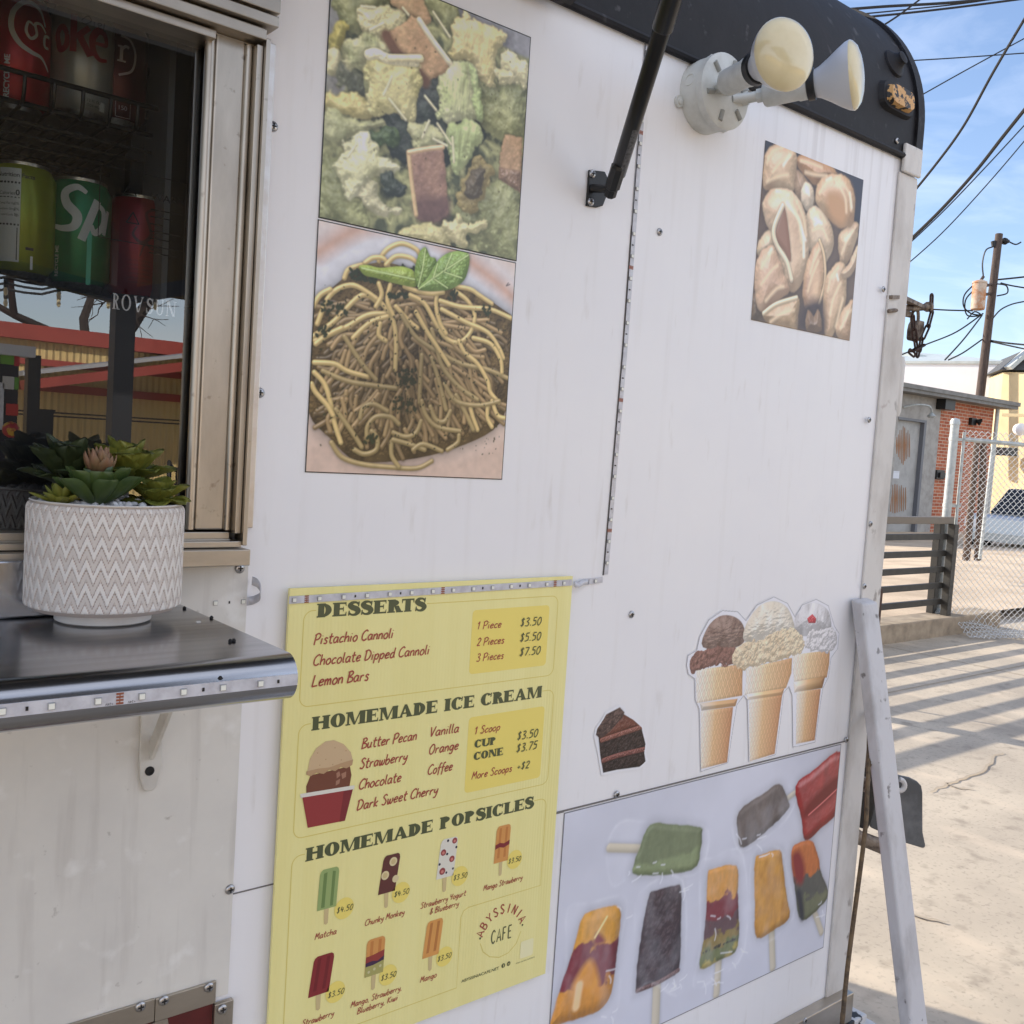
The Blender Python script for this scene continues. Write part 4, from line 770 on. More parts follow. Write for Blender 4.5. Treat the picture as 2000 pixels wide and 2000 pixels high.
rows = [(many(rib([(30, 92), (22, 106), (8, 110), (-4, 98), (-6, 80), (2, 66), (14, 60), (26, 58), (38, 48)], 2.0, 5.5), rib([(16, 88), (10, 90), (8, 80), (13, 74), (19, 80), (17, 90), (24, 92), (31, 86)], 2.0, 3.2), rib([(38, 84), (30, 82), (30, 72), (37, 72)], 2.5, 3.5), word('RECYCLE ME', .0078, -6.5, 8, 90, .0002), rect(-30, 10, -19, 34)), (214, 210, 206), 'lettering')]
can(33, 112, 1.205, (176, 28, 38), 'red soda can with white script lettering, leftmost on the upper shelf', rows)
kk = [rect(-13, 64, -6, 104), rib([(-6, 80), (6, 92)], 6, None, False), rib([(-5, 84), (8, 62)], 7, None, False), rib([(12, 78), (26, 80), (24, 90), (16, 92), (10, 82), (11, 70), (18, 62), (28, 64)], 3, 7.5), rib([(-16, 82), (-22, 90), (-28, 82), (-24, 66), (-17, 70), (-16, 82)], 5, 7)]
can(160, 128, 1.205, (168, 166, 158), 'silver soda can with red block lettering on the upper shelf', [(many(*kk), (150, 22, 40), 'lettering'), (many(rib([(-2, 98), (4, 104), (8, 100), (2, 95), (-2, 96)], 1.2), rib([(11, 95), (11, 100)], 1.3), rib([(15, 97), (19, 99), (18, 101), (15, 99), (17, 95), (20, 96)], 1.1), rib([(23, 103), (22, 95), (25, 94)], 1.2), word('12 FL OZ', .004, 6, 14), word('(355 mL)', .004, 6, 9)), (40, 36, 36), 'small_lettering'), (rect(20, 7, 27, 17), (214, 212, 208), 'nutrition_mark')], rgb2=(190, 188, 180))
can(228, 148, 1.225, (92, 26, 32), 'dark red soda can with ringed letter, rightmost on the upper shelf', [(many(rib([(3, 96), (14, 92), (20, 78), (16, 60), (2, 52)], 2.6), rib([(4, 68), (4, 84)], 3.5, None, False), rib([(4, 80), (8, 85), (12, 84)], 3), rib([(0, 84), (5, 84)], 2, None, False), rib([(0, 68), (9, 68)], 2, None, False), word('150', .007, 2, 14), rib([(0, 6), (16, 6), (16, 24), (0, 24), (0, 6)], .7, None, False)), (206, 190, 190), 'lettering')])
rows = [(rect(-24, 14, -2, 112), (206, 206, 200), 'nutrition_panel'), (many(word('Nutrition Facts', .0062, -27, 103, 0, .0001), rect(-24, 96, -3, 98), word('Calories', .005, -24, 84), word('0', .008, -7, 84, 0, .0002), rect(-24, 81, -3, 82), word('0%', .004, -8, 74), word('0%', .004, -8, 68), word('0%', .004, -8, 62), word('Total Fat 0g', .0034, -24, 74), word('Sodium 0mg', .0034, -24, 68), word('Total Carb 0g', .0034, -24, 62), rect(-24, 52, -3, 54), rect(-5, 16, -4, 50), rect(4, 28, 12, 31)), (40, 38, 40), 'panel_lettering'), (rect(9, 8, 11.5, 22), (226, 226, 226), 'label_stub')]
can(43, 436, 1.20, (150, 160, 44), 'lime green soda can with nutrition panel, leftmost on the lower shelf', rows)
can(155, 462, 1.205, (28, 132, 84), 'green soda can with white slanted lettering on the lower shelf', [(many(rib([(6, 104), (-4, 109), (-16, 102), (-14, 90), (-3, 78), (-6, 66), (-18, 63), (-30, 66)], 4, 10), rib([(2, 52), (18, 98)], 8.5, None, False), rib([(16, 94), (26, 88), (26, 72), (16, 62), (12, 70)], 4, 7.5), rib([(28, 62), (34, 90)], 5, None, False), word('RECYCLE ME', .006, -22, 10, 90, .0001)), (206, 206, 200), 'lettering'), (rect(8, 4, 13, 84), (84, 196, 160), 'stripe')], rgb2=(20, 108, 66))
can(266, 490, 1.215, (150, 30, 42), 'red soda can with dark script lettering, rightmost on the lower shelf', [(many(rib([(0, 84), (-4, 74), (6, 66), (16, 78), (10, 100), (26, 108)], 2, 4), rib([(14, 70), (20, 78), (25, 70), (18, 60), (10, 66), (4, 50)], 1.5, 3), *[word('contains caffeine', .0036, -8, 44-5*i) for i in range(6)]), (92, 22, 32), 'lettering')])
# wire shelves
def shelf(px0, px1, name_z, drop):
    A = atY(*px0, 1.163); B = atY(*px1, 1.163); zz = (A.z+B.z)/2
    b = MB(); x0, x1 = -.5, .392
    for y, z in ((1.150, zz+.004), (1.166, zz-.022)): b.tube([(x0, y, z), (x1, y, z)], .0028, 8)
    for y in np.arange(1.25, 1.6, .09): b.tube([(x0, y, zz-.022), (x1, y, zz-.022)], .0022, 6)
    x = x0
    while x < x1:
        b.tube(cat([(x, 1.150, zz+.004), (x, 1.152, zz-.014), (x, 1.163, zz-.0245), (x, 1.20, zz-.0245), (x, 1.6, zz-.0245)], 3), .0020, 6); x += .029
    b.build('wire_shelf', m_wire, FR, smooth=True)
shelf((75, 168), (240, 208), 0, 0); 
A = atY(150, 330, 1.163)
b = MB()
for y in np.arange(1.16, 1.6, .05): b.tube([(-.5, y, A.z+.035), (.39, y, A.z+.035)], .002, 6)
x = -.5
while x < .39: b.tube([(x, 1.16, A.z+.037), (x, 1.6, A.z+.037)], .002, 6); x += .029
b.build('wire_shelf', m_wire, FR, smooth=True)
# fridge brand lettering and warning sticker on its door glass
m_let = mat('pale_lettering', (250, 250, 250), .6); fl_ = Flat(lambda u, v, h: Vector((u, 1.094-h, v)))
a, c = atY(*z2(815, 375), 1.094), atY(*z2(1275, 428), 1.094)
gl = 'ROVSUN'; cap = .0165
fl_.slab(gl, a.x, c.x, a.z-.001, cap, stem=.17, thin=.08, serif=.045, sep=.22); fl_.mb.build('brand_lettering', m_let, FR)
b = MB(); m_ink = mat('dark_ink', (10, 10, 12), .6)
P0, P1 = atY(*z1(735, 1190), 1.135), atY(*z1(1350, 1700), 1.135)
pw = mat('sticker_film', (66, 70, 74), .4)
zb_ = P1.z-.02
for a_, c_ in (((P0.x, P0.z), (P1.x, P0.z)), ((P1.x, P0.z), (P1.x, zb_)), ((P1.x, zb_), (P0.x, zb_)), ((P0.x, zb_), (P0.x, P0.z))): b.bar((a_[0], 1.137, a_[1]), (c_[0], 1.137, c_[1]), .0008, .0004, (0, 1, 0))
b.build('warning_sticker', m_ink, FR)
b = MB(); print_text(b, 'WARNING', .011, lambda u, v: Vector((P0.x+.055+u*1.15, 1.1365, P0.z-.026+v)), 0.)
for k in range(7): b.box((P0.x+.055, 1.1364, P0.z-.036-k*.008), (P1.x-.006-.01*(k % 3), 1.1366, P0.z-.0372-k*.008))
for dx, dz in ((.032, -.022), (.036, -.052)):
    for s in range(3):
        a1, a2 = [Vector((P0.x+dx+.008*math.cos(R_(90+120*i)), 1.1364, P0.z+dz+.008*math.sin(R_(90+120*i)))) for i in (s, s+1)]; b.bar(a1, a2, .0012, .0004, (0, 1, 0))
b.build('sticker_lettering', m_ink, FR)
gm = MB(); gm.add([(-.55, fy+.008, ZR(.13)), (.44, fy+.008, ZR(.13)), (.44, fy+.008, ZR(.58)), (-.55, fy+.008, ZR(.58))], [(0, 1, 2, 3)]); gm.build('fridge_glass', glass_mat('fridge_door_glass', .03, (.9, .93, .92)), FR)
# ================================================================ printed pictures on the wall
m_print = vcol_mat('glossy_print', .28, spec=.45)
def box_of(zf, pts):
    q = [W(*zf(*p)) for p in pts]; xs_ = [p.x for p in q]; zs = [p.z for p in q]; return min(xs_), min(zs), max(xs_), max(zs)
# ---- salad
x0, z0, x1, z1q = .556, ZR(.2545), .8583, ZR(.5535)
SL = Pic(x0, z0, x1, z1q, 1150, (98, 104, 84))
_wx = SL.X+.012*(vnoise(SL.X, SL.Z, 45, 3, 6)-.5); _wz = SL.Z+.012*(vnoise(SL.X, SL.Z, 45, 3, 8)-.5); _rg = 1-np.abs(vnoise(_wx, _wz, 38, 4, 2)*2-1); _k = np.clip((_rg-.62)*2.6, 0, 1)[..., None]; SL.im[:] = s2l((70, 76, 56))*(1-_k)+s2l((168, 168, 118))*_k; SL.im *= (.7+.6*vnoise(SL.X, SL.Z, 30, 3, 5))[..., None]
def ruffle():                                                 # ragged veins printed across the leaves
    v = 1-np.abs(vnoise(_wx, _wz*.7, 60, 4, 12)*2-1); SL.im *= (.80+.34*np.clip(v, 0, 1)**2.2)[..., None]
for p in [([(300, -60), (420, 120), (380, 300), (290, 320)], (150, 150, 150)), ([(1080, -150), (1780, 200), (1780, 420), (1560, 330), (1250, 130)], (128, 128, 134)), ([(290, 420), (420, 560), (400, 680), (290, 660)], (140, 138, 132))]: SL.lump(zS, p[0], p[1], .01, flat=True, soft=6, shadow=0)
def leafc(a, bcol, f=55, sd=1):
    A, B = s2l(a), s2l(bcol); return lambda X, Z: A+(B-A)*np.clip(vnoise(X, Z*.6, f, 4, sd)*1.6-.3, 0, 1)[..., None]
G1 = leafc((176, 174, 120), (206, 200, 156)); G2 = leafc((150, 152, 108), (194, 192, 146), 45, 3); G3 = leafc((112, 116, 76), (164, 166, 116), 50, 5); G4 = leafc((78, 82, 66), (124, 126, 98), 60, 7); CR = leafc((222, 214, 168), (196, 190, 140), 90, 4); DK = leafc((40, 48, 46), (66, 76, 64), 70, 8)
lp = lambda pts, c, R=.016, **k: SL.lump(zS, pts, c, R, **{**dict(namp=.006, nf=60, spec=.06, sp=10, amb=.5, dif=.6, shadow=.4, sw=.016, warp=.016, soft=3, wf=85), **k})
lp([(230, 1200), (420, 1150), (560, 1500), (600, 1700), (230, 1600)], G3, .03); lp([(1180, 1550), (1400, 1450), (1700, 1500), (1680, 1930), (1400, 1800)], G3, .03); lp([(700, 620), (1200, 560), (1450, 1000), (1000, 1250), (700, 1050)], DK, .03)
lp([(1350, 560), (1560, 620), (1740, 640), (1720, 1000), (1520, 1010), (1390, 880)], G3, .03, namp=.008); lp([(1380, 1350), (1690, 1340), (1690, 1900), (1500, 1780), (1350, 1550)], G3, .03, namp=.008)
lp([(330, -60), (720, -60), (700, 60), (520, 240), (440, 220), (380, 150)], G3); lp([(310, 220), (360, 160), (420, 170), (440, 260), (380, 380), (300, 360)], leafc((150, 140, 60), (186, 176, 96))); lp([(960, -60), (1140, -40), (1260, 140), (1200, 260), (1060, 120)], G3)
lp([(290, 370), (360, 360), (400, 420), (410, 500), (290, 520)], CR); lp([(380, 480), (440, 440), (520, 520), (560, 640), (540, 700), (440, 650), (380, 610)], G4); lp([(530, 60), (640, 50), (860, 100), (820, 250), (720, 340), (600, 260), (520, 180)], CR, namp=.008, nf=160); lp([(400, 300), (520, 250), (700, 300), (740, 400), (560, 500), (430, 500)], leafc((150, 154, 108), (206, 200, 156), 80, 2), namp=.008)
lp([(270, 650), (400, 680), (560, 720), (640, 800), (600, 870), (450, 860), (270, 800)], leafc((170, 156, 90), (206, 194, 130), 60, 2)); lp([(270, 820), (350, 800), (560, 880), (720, 860), (700, 920), (520, 970), (400, 1060), (265, 1000)], G2)
ruffle()
# croutons
cr = lambda pts, a, b_, **k: SL.lump(zS, pts, leafc(a, b_, 110, 6), .006, smooth=False, namp=.002, nf=260, spec=.03, amb=.62, dif=.45, warp=.003, wf=260, soft=2, **k)
cr([(720, -60), (960, -60), (1050, 150), (1010, 190), (900, 110), (760, 40)], (170, 138, 102), (196, 168, 128))
lp([(1190, 190), (1260, 130), (1330, 120), (1480, 190), (1580, 250), (1560, 300), (1530, 400), (1500, 600), (1440, 610), (1390, 570), (1340, 450), (1190, 420), (1210, 300)], leafc((206, 192, 128), (222, 210, 158), 70, 3), .02, namp=.008, aspect=(1.6, .5)); lp([(1540, 380), (1640, 370), (1740, 480), (1740, 600), (1680, 610), (1560, 540)], CR, namp=.008); lp([(1520, 500), (1640, 540), (1600, 610), (1530, 600)], CR)
cr([(710, 250), (860, 160), (900, 110), (945, 140), (1040, 280), (1200, 480), (1150, 540), (1000, 590), (940, 500), (800, 400)], (196, 164, 124), (164, 130, 96)); SL.tube(zS, [(720, 262), (800, 390), (940, 520), (1000, 590)], .008, (106, 76, 58), flat=True, soft=7, shadow=0); SL.tube(zS, [(960, 150), (1060, 300), (1195, 480)], .004, (232, 222, 186), shadow=.2)
lp([(560, 470), (600, 410), (700, 420), (920, 450), (975, 580), (945, 720), (940, 880), (840, 860), (800, 830), (600, 830), (585, 650)], leafc((186, 178, 112), (214, 206, 152), 50, 9), .02, namp=.008); SL.tube(zS, [(590, 400), (650, 390), (740, 430), (930, 450)], .006, (232, 224, 184), namp=.004); SL.tube(zS, [(745, 425), (970, 425)], .0045, (226, 216, 170))
lp([(1110, 560), (1170, 480), (1270, 450), (1345, 480), (1385, 600), (1405, 860), (1350, 880), (1150, 910), (1090, 800)], leafc((216, 214, 176), (180, 190, 132), 40, 3), .022, namp=.010, aspect=(2, .4)); lp([(1320, 470), (1390, 600), (1410, 860), (1370, 870), (1330, 620)], leafc((160, 178, 118), (186, 200, 142), 60, 3), .01)
lp([(1170, 900), (1350, 870), (1420, 960), (1400, 1050), (1300, 1180), (1230, 1290), (1180, 1150), (1140, 1020)], leafc((150, 166, 106), (196, 204, 148), 40, 11), .02, namp=.008, aspect=(2, .5)); lp([(600, 970), (760, 920), (830, 1020), (720, 1070), (620, 1030)], leafc((44, 62, 36), (96, 116, 70), 130, 2), .01, namp=.008); lp([(880, 920), (1020, 890), (1140, 1000), (1060, 1080), (920, 1060)], G2)
lp([(410, 1030), (560, 970), (620, 1030), (700, 1150), (860, 1210), (760, 1260), (640, 1300), (600, 1380), (460, 1450), (400, 1320), (330, 1200), (420, 1120)], leafc((196, 194, 146), (224, 220, 182), 50, 5), .022, namp=.008); lp([(640, 1290), (700, 1480), (830, 1520), (700, 1580), (560, 1480), (520, 1400)], leafc((170, 166, 130), (200, 194, 156), 50, 5)); lp([(680, 1280), (760, 1270), (860, 1400), (780, 1440), (700, 1420)], DK)
cr([(875, 1110), (1000, 1080), (1130, 1070), (1150, 1250), (1170, 1560), (1060, 1620), (940, 1590), (910, 1380)], (160, 126, 106), (134, 104, 92)); SL.lump(zS, [(930, 1450), (1165, 1440), (1170, 1560), (1060, 1620), (940, 1590)], (100, 76, 72), .01, flat=True, soft=14, shadow=0); SL.tube(zS, [(880, 1115), (900, 1300), (935, 1560)], .003, (206, 176, 130), shadow=0); SL.tube(zS, [(880, 1108), (1000, 1085), (1130, 1068)], .003, (214, 182, 138), shadow=0)
lp([(1225, 1440), (1300, 1260), (1390, 1140), (1500, 1230), (1440, 1400), (1350, 1550)], leafc((170, 154, 100), (150, 134, 84), 80, 3), .012); lp([(1290, 1400), (1350, 1220), (1450, 1230), (1400, 1400), (1340, 1470)], leafc((104, 92, 70), (84, 76, 62), 80, 3), .02)
cr([(1580, 975), (1705, 1000), (1695, 1400), (1535, 1300), (1545, 1120)], (186, 156, 120), (156, 124, 92)); SL.lump(zS, [(1535, 1210), (1695, 1240), (1695, 1400), (1535, 1300)], leafc((146, 118, 94), (120, 94, 74), 120, 2), .008, smooth=False, namp=.004, shadow=0)
lp([(780, 1700), (920, 1640), (1130, 1650), (1190, 1790), (1000, 1780)], leafc((180, 172, 118), (200, 190, 140), 40, 3), .02); lp([(1140, 1640), (1230, 1560), (1290, 1620), (1430, 1610), (1380, 1680), (1300, 1690), (1310, 1780), (1240, 1810), (1180, 1750)], leafc((186, 178, 122), (206, 196, 150), 40, 3), .018)
for pts in ([(600, 220), (700, 170)], [(640, 60), (540, 50)], [(840, 60), (880, 110)], [(1060, 90), (1180, 270)], [(740, 720), (860, 870)], [(980, 1000), (1030, 880)], [(1090, 900), (1190, 1050)], [(1060, 1010), (1160, 1060)], [(440, 1140), (500, 1050)], [(1200, 1000), (1210, 1180)], [(700, 690), (760, 560)], [(1000, 700), (1080, 800)]): SL.tube(zS, pts, .0016, (214, 208, 172), smooth=False, soft=2, shadow=.2)
SL.specks(60, (x0+.05, z0+.03, x1-.02, z1q), .0011, (50, 44, 34)); SL.im *= (.8+.4*vnoise(SL.X, SL.Z, 200, 3, 5))[..., None]; SL.blur(2); g_ = SL.im.mean(-1, keepdims=True); SL.im = (g_+(SL.im-g_)*.9)*1.18+.012; SL.border()
T = thing('food_poster', 'square salad poster with croutons above the noodle poster', 'poster', ((x0+x1)/2, WALL, z0)); SL.build('print', T, .0012, m_print, gain=1.45)
# ---- spaghetti
x0, z0, x1, z1q = .5555, ZR(-.0455), .8575, ZR(.2525)
NP = Pic(x0, z0, x1, z1q, 1250, (198, 182, 172))
NP.lump(zP, [(120, 200), (500, 100), (1000, 100), (1640, 500), (1640, 800), (120, 700)], (196, 196, 202), .05, flat=True, soft=50, shadow=0)
NP.tube(zP, [(215, 260), (600, 60), (1000, 150), (1400, 420), (1620, 620)], .010, (184, 154, 140), flat=True, soft=22, shadow=0)
NP.lump(zP, [(150, 1500), (600, 1650), (1200, 1650), (1560, 1500), (1500, 1900), (120, 1900)], (186, 164, 150), .03, flat=True, soft=50, shadow=0)
base = leafc((70, 58, 40), (118, 98, 64), 90, 4)
NP.lump(zP, [(170, 620), (300, 520), (480, 380), (700, 330), (1000, 440), (1240, 500), (1480, 640), (1600, 780), (1560, 1200), (1480, 1460), (1250, 1600), (900, 1700), (500, 1720), (300, 1560), (150, 1380), (140, 1000)], base, .04, namp=.01, shadow=.5, sw=.02, spec=0)
g = np.random.default_rng(12)
def nood(pts, c=(196, 170, 104), r=.0042, sm=True, **k): NP.tube(zP, pts, r, c, smooth=sm, **{**dict(spec=.14, sp=16, amb=.48, dif=.6, shadow=.38, sw=.0045, soft=1.5), **k})
for i in range(420):                                            # the tangle underneath
    u = i/420; cx = g.uniform(220, 1500); cz_ = g.uniform(560, 1620); a = math.atan2(cz_-600, cx-820)+g.uniform(-.5, .5); L = g.uniform(120, 330); bend = g.uniform(-90, 90)
    p = [(cx-L*math.cos(a)/2, cz_-L*math.sin(a)/2), (cx+bend*math.sin(a)*.5, cz_-bend*math.cos(a)*.5), (cx+L*math.cos(a)/2, cz_+L*math.sin(a)/2)]
    if all(180 < q[0] < 1540 and 480+abs(q[0]-800)*.25 < q[1] < 1720-abs(q[0]-800)*.35 for q in p):
        v = .5+.45*u; nood(p, (int(186*v), int(156*v), int(108*v)), .0029)
ST = [[(180, 850), (330, 740), (520, 560), (640, 620)], [(195, 880), (400, 790), (560, 700), (700, 690)], [(210, 760), (300, 560), (440, 490), (560, 540), (680, 640), (745, 760), (760, 900), (755, 1080)], [(190, 1030), (330, 1040), (420, 1090), (560, 1130)], [(250, 1090), (420, 1160), (600, 1190), (760, 1210)],
 [(190, 1100), (260, 1180), (300, 1300), (330, 1450), (375, 1590)], [(400, 850), (470, 960), (540, 1060), (620, 1150)], [(460, 860), (520, 800), (600, 740), (700, 710)], [(760, 640), (850, 740), (910, 790)], [(800, 700), (880, 830), (960, 900), (1080, 970), (1220, 1040), (1400, 1080), (1540, 1140)], [(860, 560), (960, 620), (1040, 760), (1110, 860), (1200, 890), (1280, 820), (1310, 700), (1260, 600), (1170, 530)],
 [(1050, 540), (1040, 640), (1070, 760), (1110, 830)], [(1070, 600), (1200, 640), (1300, 650), (1420, 660), (1560, 720)], [(1080, 660), (1250, 750), (1400, 820), (1480, 930), (1510, 1000)], [(1180, 500), (1280, 520), (1340, 560), (1430, 620)], [(1010, 800), (1050, 950), (1090, 1070), (1200, 1200), (1330, 1290)], [(900, 680), (980, 820), (1060, 940), (1130, 1050)], [(940, 980), (930, 1150), (925, 1310)],
 [(1010, 1000), (1060, 1160), (1110, 1360)], [(1200, 880), (1240, 960), (1330, 1040), (1400, 1160), (1420, 1240), (1480, 1310)], [(1300, 860), (1420, 900), (1490, 1010), (1500, 1100)], [(940, 1300), (970, 1400), (1050, 1480), (1210, 1510)], [(1000, 1340), (1040, 1430), (1100, 1440), (1140, 1370)], [(560, 1570), (560, 1480), (620, 1410), (720, 1410), (780, 1460)], [(470, 1640), (540, 1670), (620, 1640), (630, 1560), (590, 1510)], [(510, 1420), (530, 1350), (600, 1320), (700, 1370)], [(740, 1520), (830, 1550), (900, 1520), (935, 1440)],
 [(340, 1360), (400, 1440), (470, 1540), (520, 1620)], [(310, 1590), (380, 1690), (520, 1740), (700, 1760), (900, 1770), (1010, 1720)], [(730, 1580), (730, 1680), (780, 1760)], [(740, 1570), (850, 1600), (960, 1640)], [(1280, 1350), (1300, 1420), (1330, 1500)], [(1400, 1340), (1400, 1420), (1430, 1480)], [(1430, 1300), (1470, 1400), (1520, 1420)], [(640, 320), (700, 240), (800, 200), (900, 240), (930, 290)], [(540, 340), (600, 300), (680, 310), (720, 400)], [(690, 350), (760, 290), (860, 300), (920, 350)], [(400, 440), (430, 380), (520, 350)], [(820, 500), (900, 530), (1000, 550), (1090, 540)], [(640, 480), (660, 560), (620, 640)], [(720, 490), (700, 600), (740, 700)], [(1180, 1260), (1250, 1390), (1300, 1500)], [(1100, 1180), (1180, 1300), (1340, 1330), (1480, 1300)], [(170, 1180), (200, 1240), (280, 1330), (320, 1400)], [(1120, 1640), (1190, 1590), (1200, 1540)], [(880, 1640), (950, 1600), (1080, 1650)], [(650, 760), (640, 840), (690, 880)], [(180, 640), (230, 560), (300, 520)], [(200, 900), (280, 840), (380, 790)]]
for i, p in enumerate(ST):
    v = .8 if 900 < np.mean([q[1] for q in p]) and 420 < np.mean([q[0] for q in p]) < 1300 else 1.02; nood(p, (int(212*v), int(186*v), int(126*v)), .0031)
for bx in [((430, 380), (620, 480), 60), ((240, 600), (420, 720), 40), ((200, 780), (290, 860), 14), ((760, 1060), (900, 1220), 50), ((540, 1540), (620, 1600), 14), ((740, 1270), (900, 1400), 40), ((1370, 640), (1420, 700), 16), ((800, 360), (900, 400), 16), ((1130, 530), (1180, 600), 14), ((700, 530), (830, 600), 30)]:
    a, c = W(*zP(*bx[0])), W(*zP(*bx[1])); NP.specks(bx[2], (min(a.x, c.x), min(a.z, c.z), max(a.x, c.x), max(a.z, c.z)), .0022, (46, 54, 36), seed=bx[2], shadow=.15)
NP.specks(320, (x0+.01, z0+.03, x1-.01, z1q-.07), .0013, (48, 52, 32), seed=9)
MG = lambda a, b_: leafc(a, b_, 120, 3)
NP.lump(zP, [(500, 360), (560, 350), (650, 370), (800, 360), (890, 400), (900, 500), (760, 480), (620, 440), (540, 420)], MG((128, 150, 62), (168, 184, 92)), .012, namp=.004, shadow=.5)
NP.lump(zP, [(915, 515), (890, 400), (920, 270), (965, 225), (1000, 290), (1040, 310), (1040, 420), (960, 500)], MG((96, 124, 56), (140, 164, 84)), .012, namp=.005, shadow=.5)
NP.lump(zP, [(915, 520), (980, 440), (1060, 310), (1160, 255), (1270, 275), (1250, 430), (1180, 500), (1080, 530)], MG((104, 134, 66), (146, 172, 96)), .014, namp=.005, shadow=.5, smooth=True)
for pts in ([(920, 515), (1080, 400), (1265, 280)], [(1020, 440), (1050, 340)], [(1100, 390), (1150, 270)], [(1100, 400), (1220, 440)], [(1030, 450), (1120, 510)], [(915, 500), (945, 380), (965, 240)], [(520, 370), (700, 410), (890, 450)]): NP.tube(zP, pts, .0008, (184, 200, 140), smooth=False, flat=True, shadow=.3, sw=.003)
q = W(*zP(1545, 395)); NP.tube(zP, [(1545, 475), (1530, 495), (1555, 485)], .0007, (90, 80, 80), flat=True, shadow=0)
_c = W(*zP(840, 1130)); NP.im *= (1-.42*np.exp(-(((NP.X-_c.x)/.085)**2+((NP.Z-_c.z)/.085)**2)))[..., None]; NP.im *= (.9+.22*vnoise(NP.X, NP.Z, 120, 3, 3))[..., None]; NP.blur(1); NP.border(); T = thing('food_poster', 'square pesto spaghetti poster with mint leaves below the salad poster', 'poster', ((x0+x1)/2, WALL, z0)); NP.build('print', T, .0012, m_print, gain=1.5)
# ---- pasta shells
x0, z0, x1, z1q = 1.379, ZR(.2435), 1.680, ZR(.5435)
SH = Pic(x0, z0, x1, z1q, 1100, (92, 76, 66)); SH.lump(zH, [(780, 330), (1100, 400), (1090, 900), (990, 860), (1010, 620), (960, 440)], (40, 40, 52), .01, flat=True, soft=8, shadow=0); SH.lump(zH, [(200, 90), (330, 130), (240, 240)], (40, 40, 50), .01, flat=True, soft=6, shadow=0); SH.lump(zH, [(485, 190), (570, 230), (500, 300)], (40, 40, 50), .01, flat=True, soft=5, shadow=0)
def shell(pts, c1=(228, 212, 188), c2=(204, 182, 154), R=.034, **k): SH.lump(zH, pts, leafc(c1, c2, 30, 4), R, **{**dict(namp=.0012, nf=70, spec=.16, sp=10, amb=.5, dif=.6, shadow=.35, sw=.014, warp=.006, wf=70, soft=3), **k})
shell([(110, 1440), (180, 1440), (200, 1640), (110, 1640)], (90, 76, 62), (150, 124, 96)); shell([(490, 380), (520, 370), (600, 450), (660, 560), (640, 700), (540, 640), (480, 520)], (176, 150, 122), (150, 122, 98)); shell([(500, 290), (580, 230), (720, 290), (860, 390), (760, 450), (690, 490), (620, 460)], (190, 152, 112), (164, 122, 84))
shell([(230, 250), (310, 150), (420, 150), (500, 220), (490, 450), (460, 550), (330, 530), (220, 520)], (212, 186, 152), (184, 154, 122)); shell([(540, 520), (590, 460), (650, 540), (640, 690), (600, 730), (550, 640)])
shell([(180, 960), (280, 870), (330, 980), (300, 1100), (170, 1100)], (206, 184, 154), (170, 144, 116)); shell([(600, 700), (700, 680), (800, 840), (820, 1000), (760, 1150), (700, 1180), (620, 1060), (580, 860)], (216, 196, 168), (190, 164, 134)); shell([(860, 950), (920, 860), (1000, 810), (1040, 850), (1000, 1010), (930, 1180), (880, 1170)], (206, 180, 148), (168, 138, 108))
shell([(670, 520), (740, 420), (860, 395), (960, 460), (1005, 620), (985, 820), (930, 850), (860, 850), (760, 760), (680, 660)], (212, 182, 146), (176, 140, 104), .035); SH.lump(zH, [(760, 560), (880, 560), (940, 700), (900, 830), (800, 760)], (172, 134, 98), .02, flat=True, soft=22, shadow=0)
shell([(215, 640), (280, 530), (400, 520), (500, 580), (590, 760), (610, 1000), (600, 1200), (540, 1340), (460, 1405), (400, 1300), (340, 1080), (290, 900), (230, 800)], (220, 196, 166), (186, 156, 126), .04)
SH.lump(zH, [(390, 670), (430, 850), (455, 1140), (400, 1060), (330, 960), (320, 860)], (140, 104, 84), .01, amb=.7, dif=.3, shadow=.5); SH.tube(zH, [(385, 670), (310, 860), (330, 1000), (420, 1150), (460, 1300)], .0055, (224, 206, 178), spec=.25); SH.tube(zH, [(420, 640), (520, 780), (560, 950), (565, 1100)], .004, (232, 216, 192), flat=True, soft=5, shadow=0)
shell([(160, 1130), (290, 1000), (340, 1090), (400, 1250), (440, 1400), (330, 1500), (210, 1580), (150, 1450)], (204, 174, 146), (172, 138, 112), .04); shell([(210, 1600), (330, 1510), (510, 1450), (520, 1600), (490, 1740), (300, 1700)], (206, 178, 142), (160, 132, 100)); SH.tube(zH, [(220, 1590), (330, 1510), (505, 1455)], .004, (220, 200, 168))
shell([(600, 1120), (700, 960), (740, 1060), (750, 1250), (720, 1480), (640, 1620), (570, 1530), (555, 1350)], (206, 174, 138), (168, 132, 104), .022); SH.tube(zH, [(700, 965), (740, 1100), (748, 1300), (700, 1500), (640, 1620)], .0035, (214, 188, 152)); shell([(870, 1150), (930, 1200), (920, 1500), (850, 1700), (800, 1800), (740, 1760), (730, 1500), (760, 1270)], (210, 182, 148), (174, 142, 110), .03); shell([(880, 1240), (960, 1150), (1030, 1000), (1020, 1180), (930, 1290)], (206, 182, 152), (176, 146, 118)); shell([(840, 1760), (880, 1600), (990, 1480), (960, 1830)], (206, 178, 146), (164, 130, 98)); SH.lump(zH, [(560, 1520), (720, 1480), (740, 1760), (520, 1730)], (64, 52, 54), .02, flat=True, soft=24, shadow=0); shell([(600, 1560), (650, 1620), (690, 1560), (720, 1740), (590, 1730)], (150, 122, 96), (110, 88, 72))
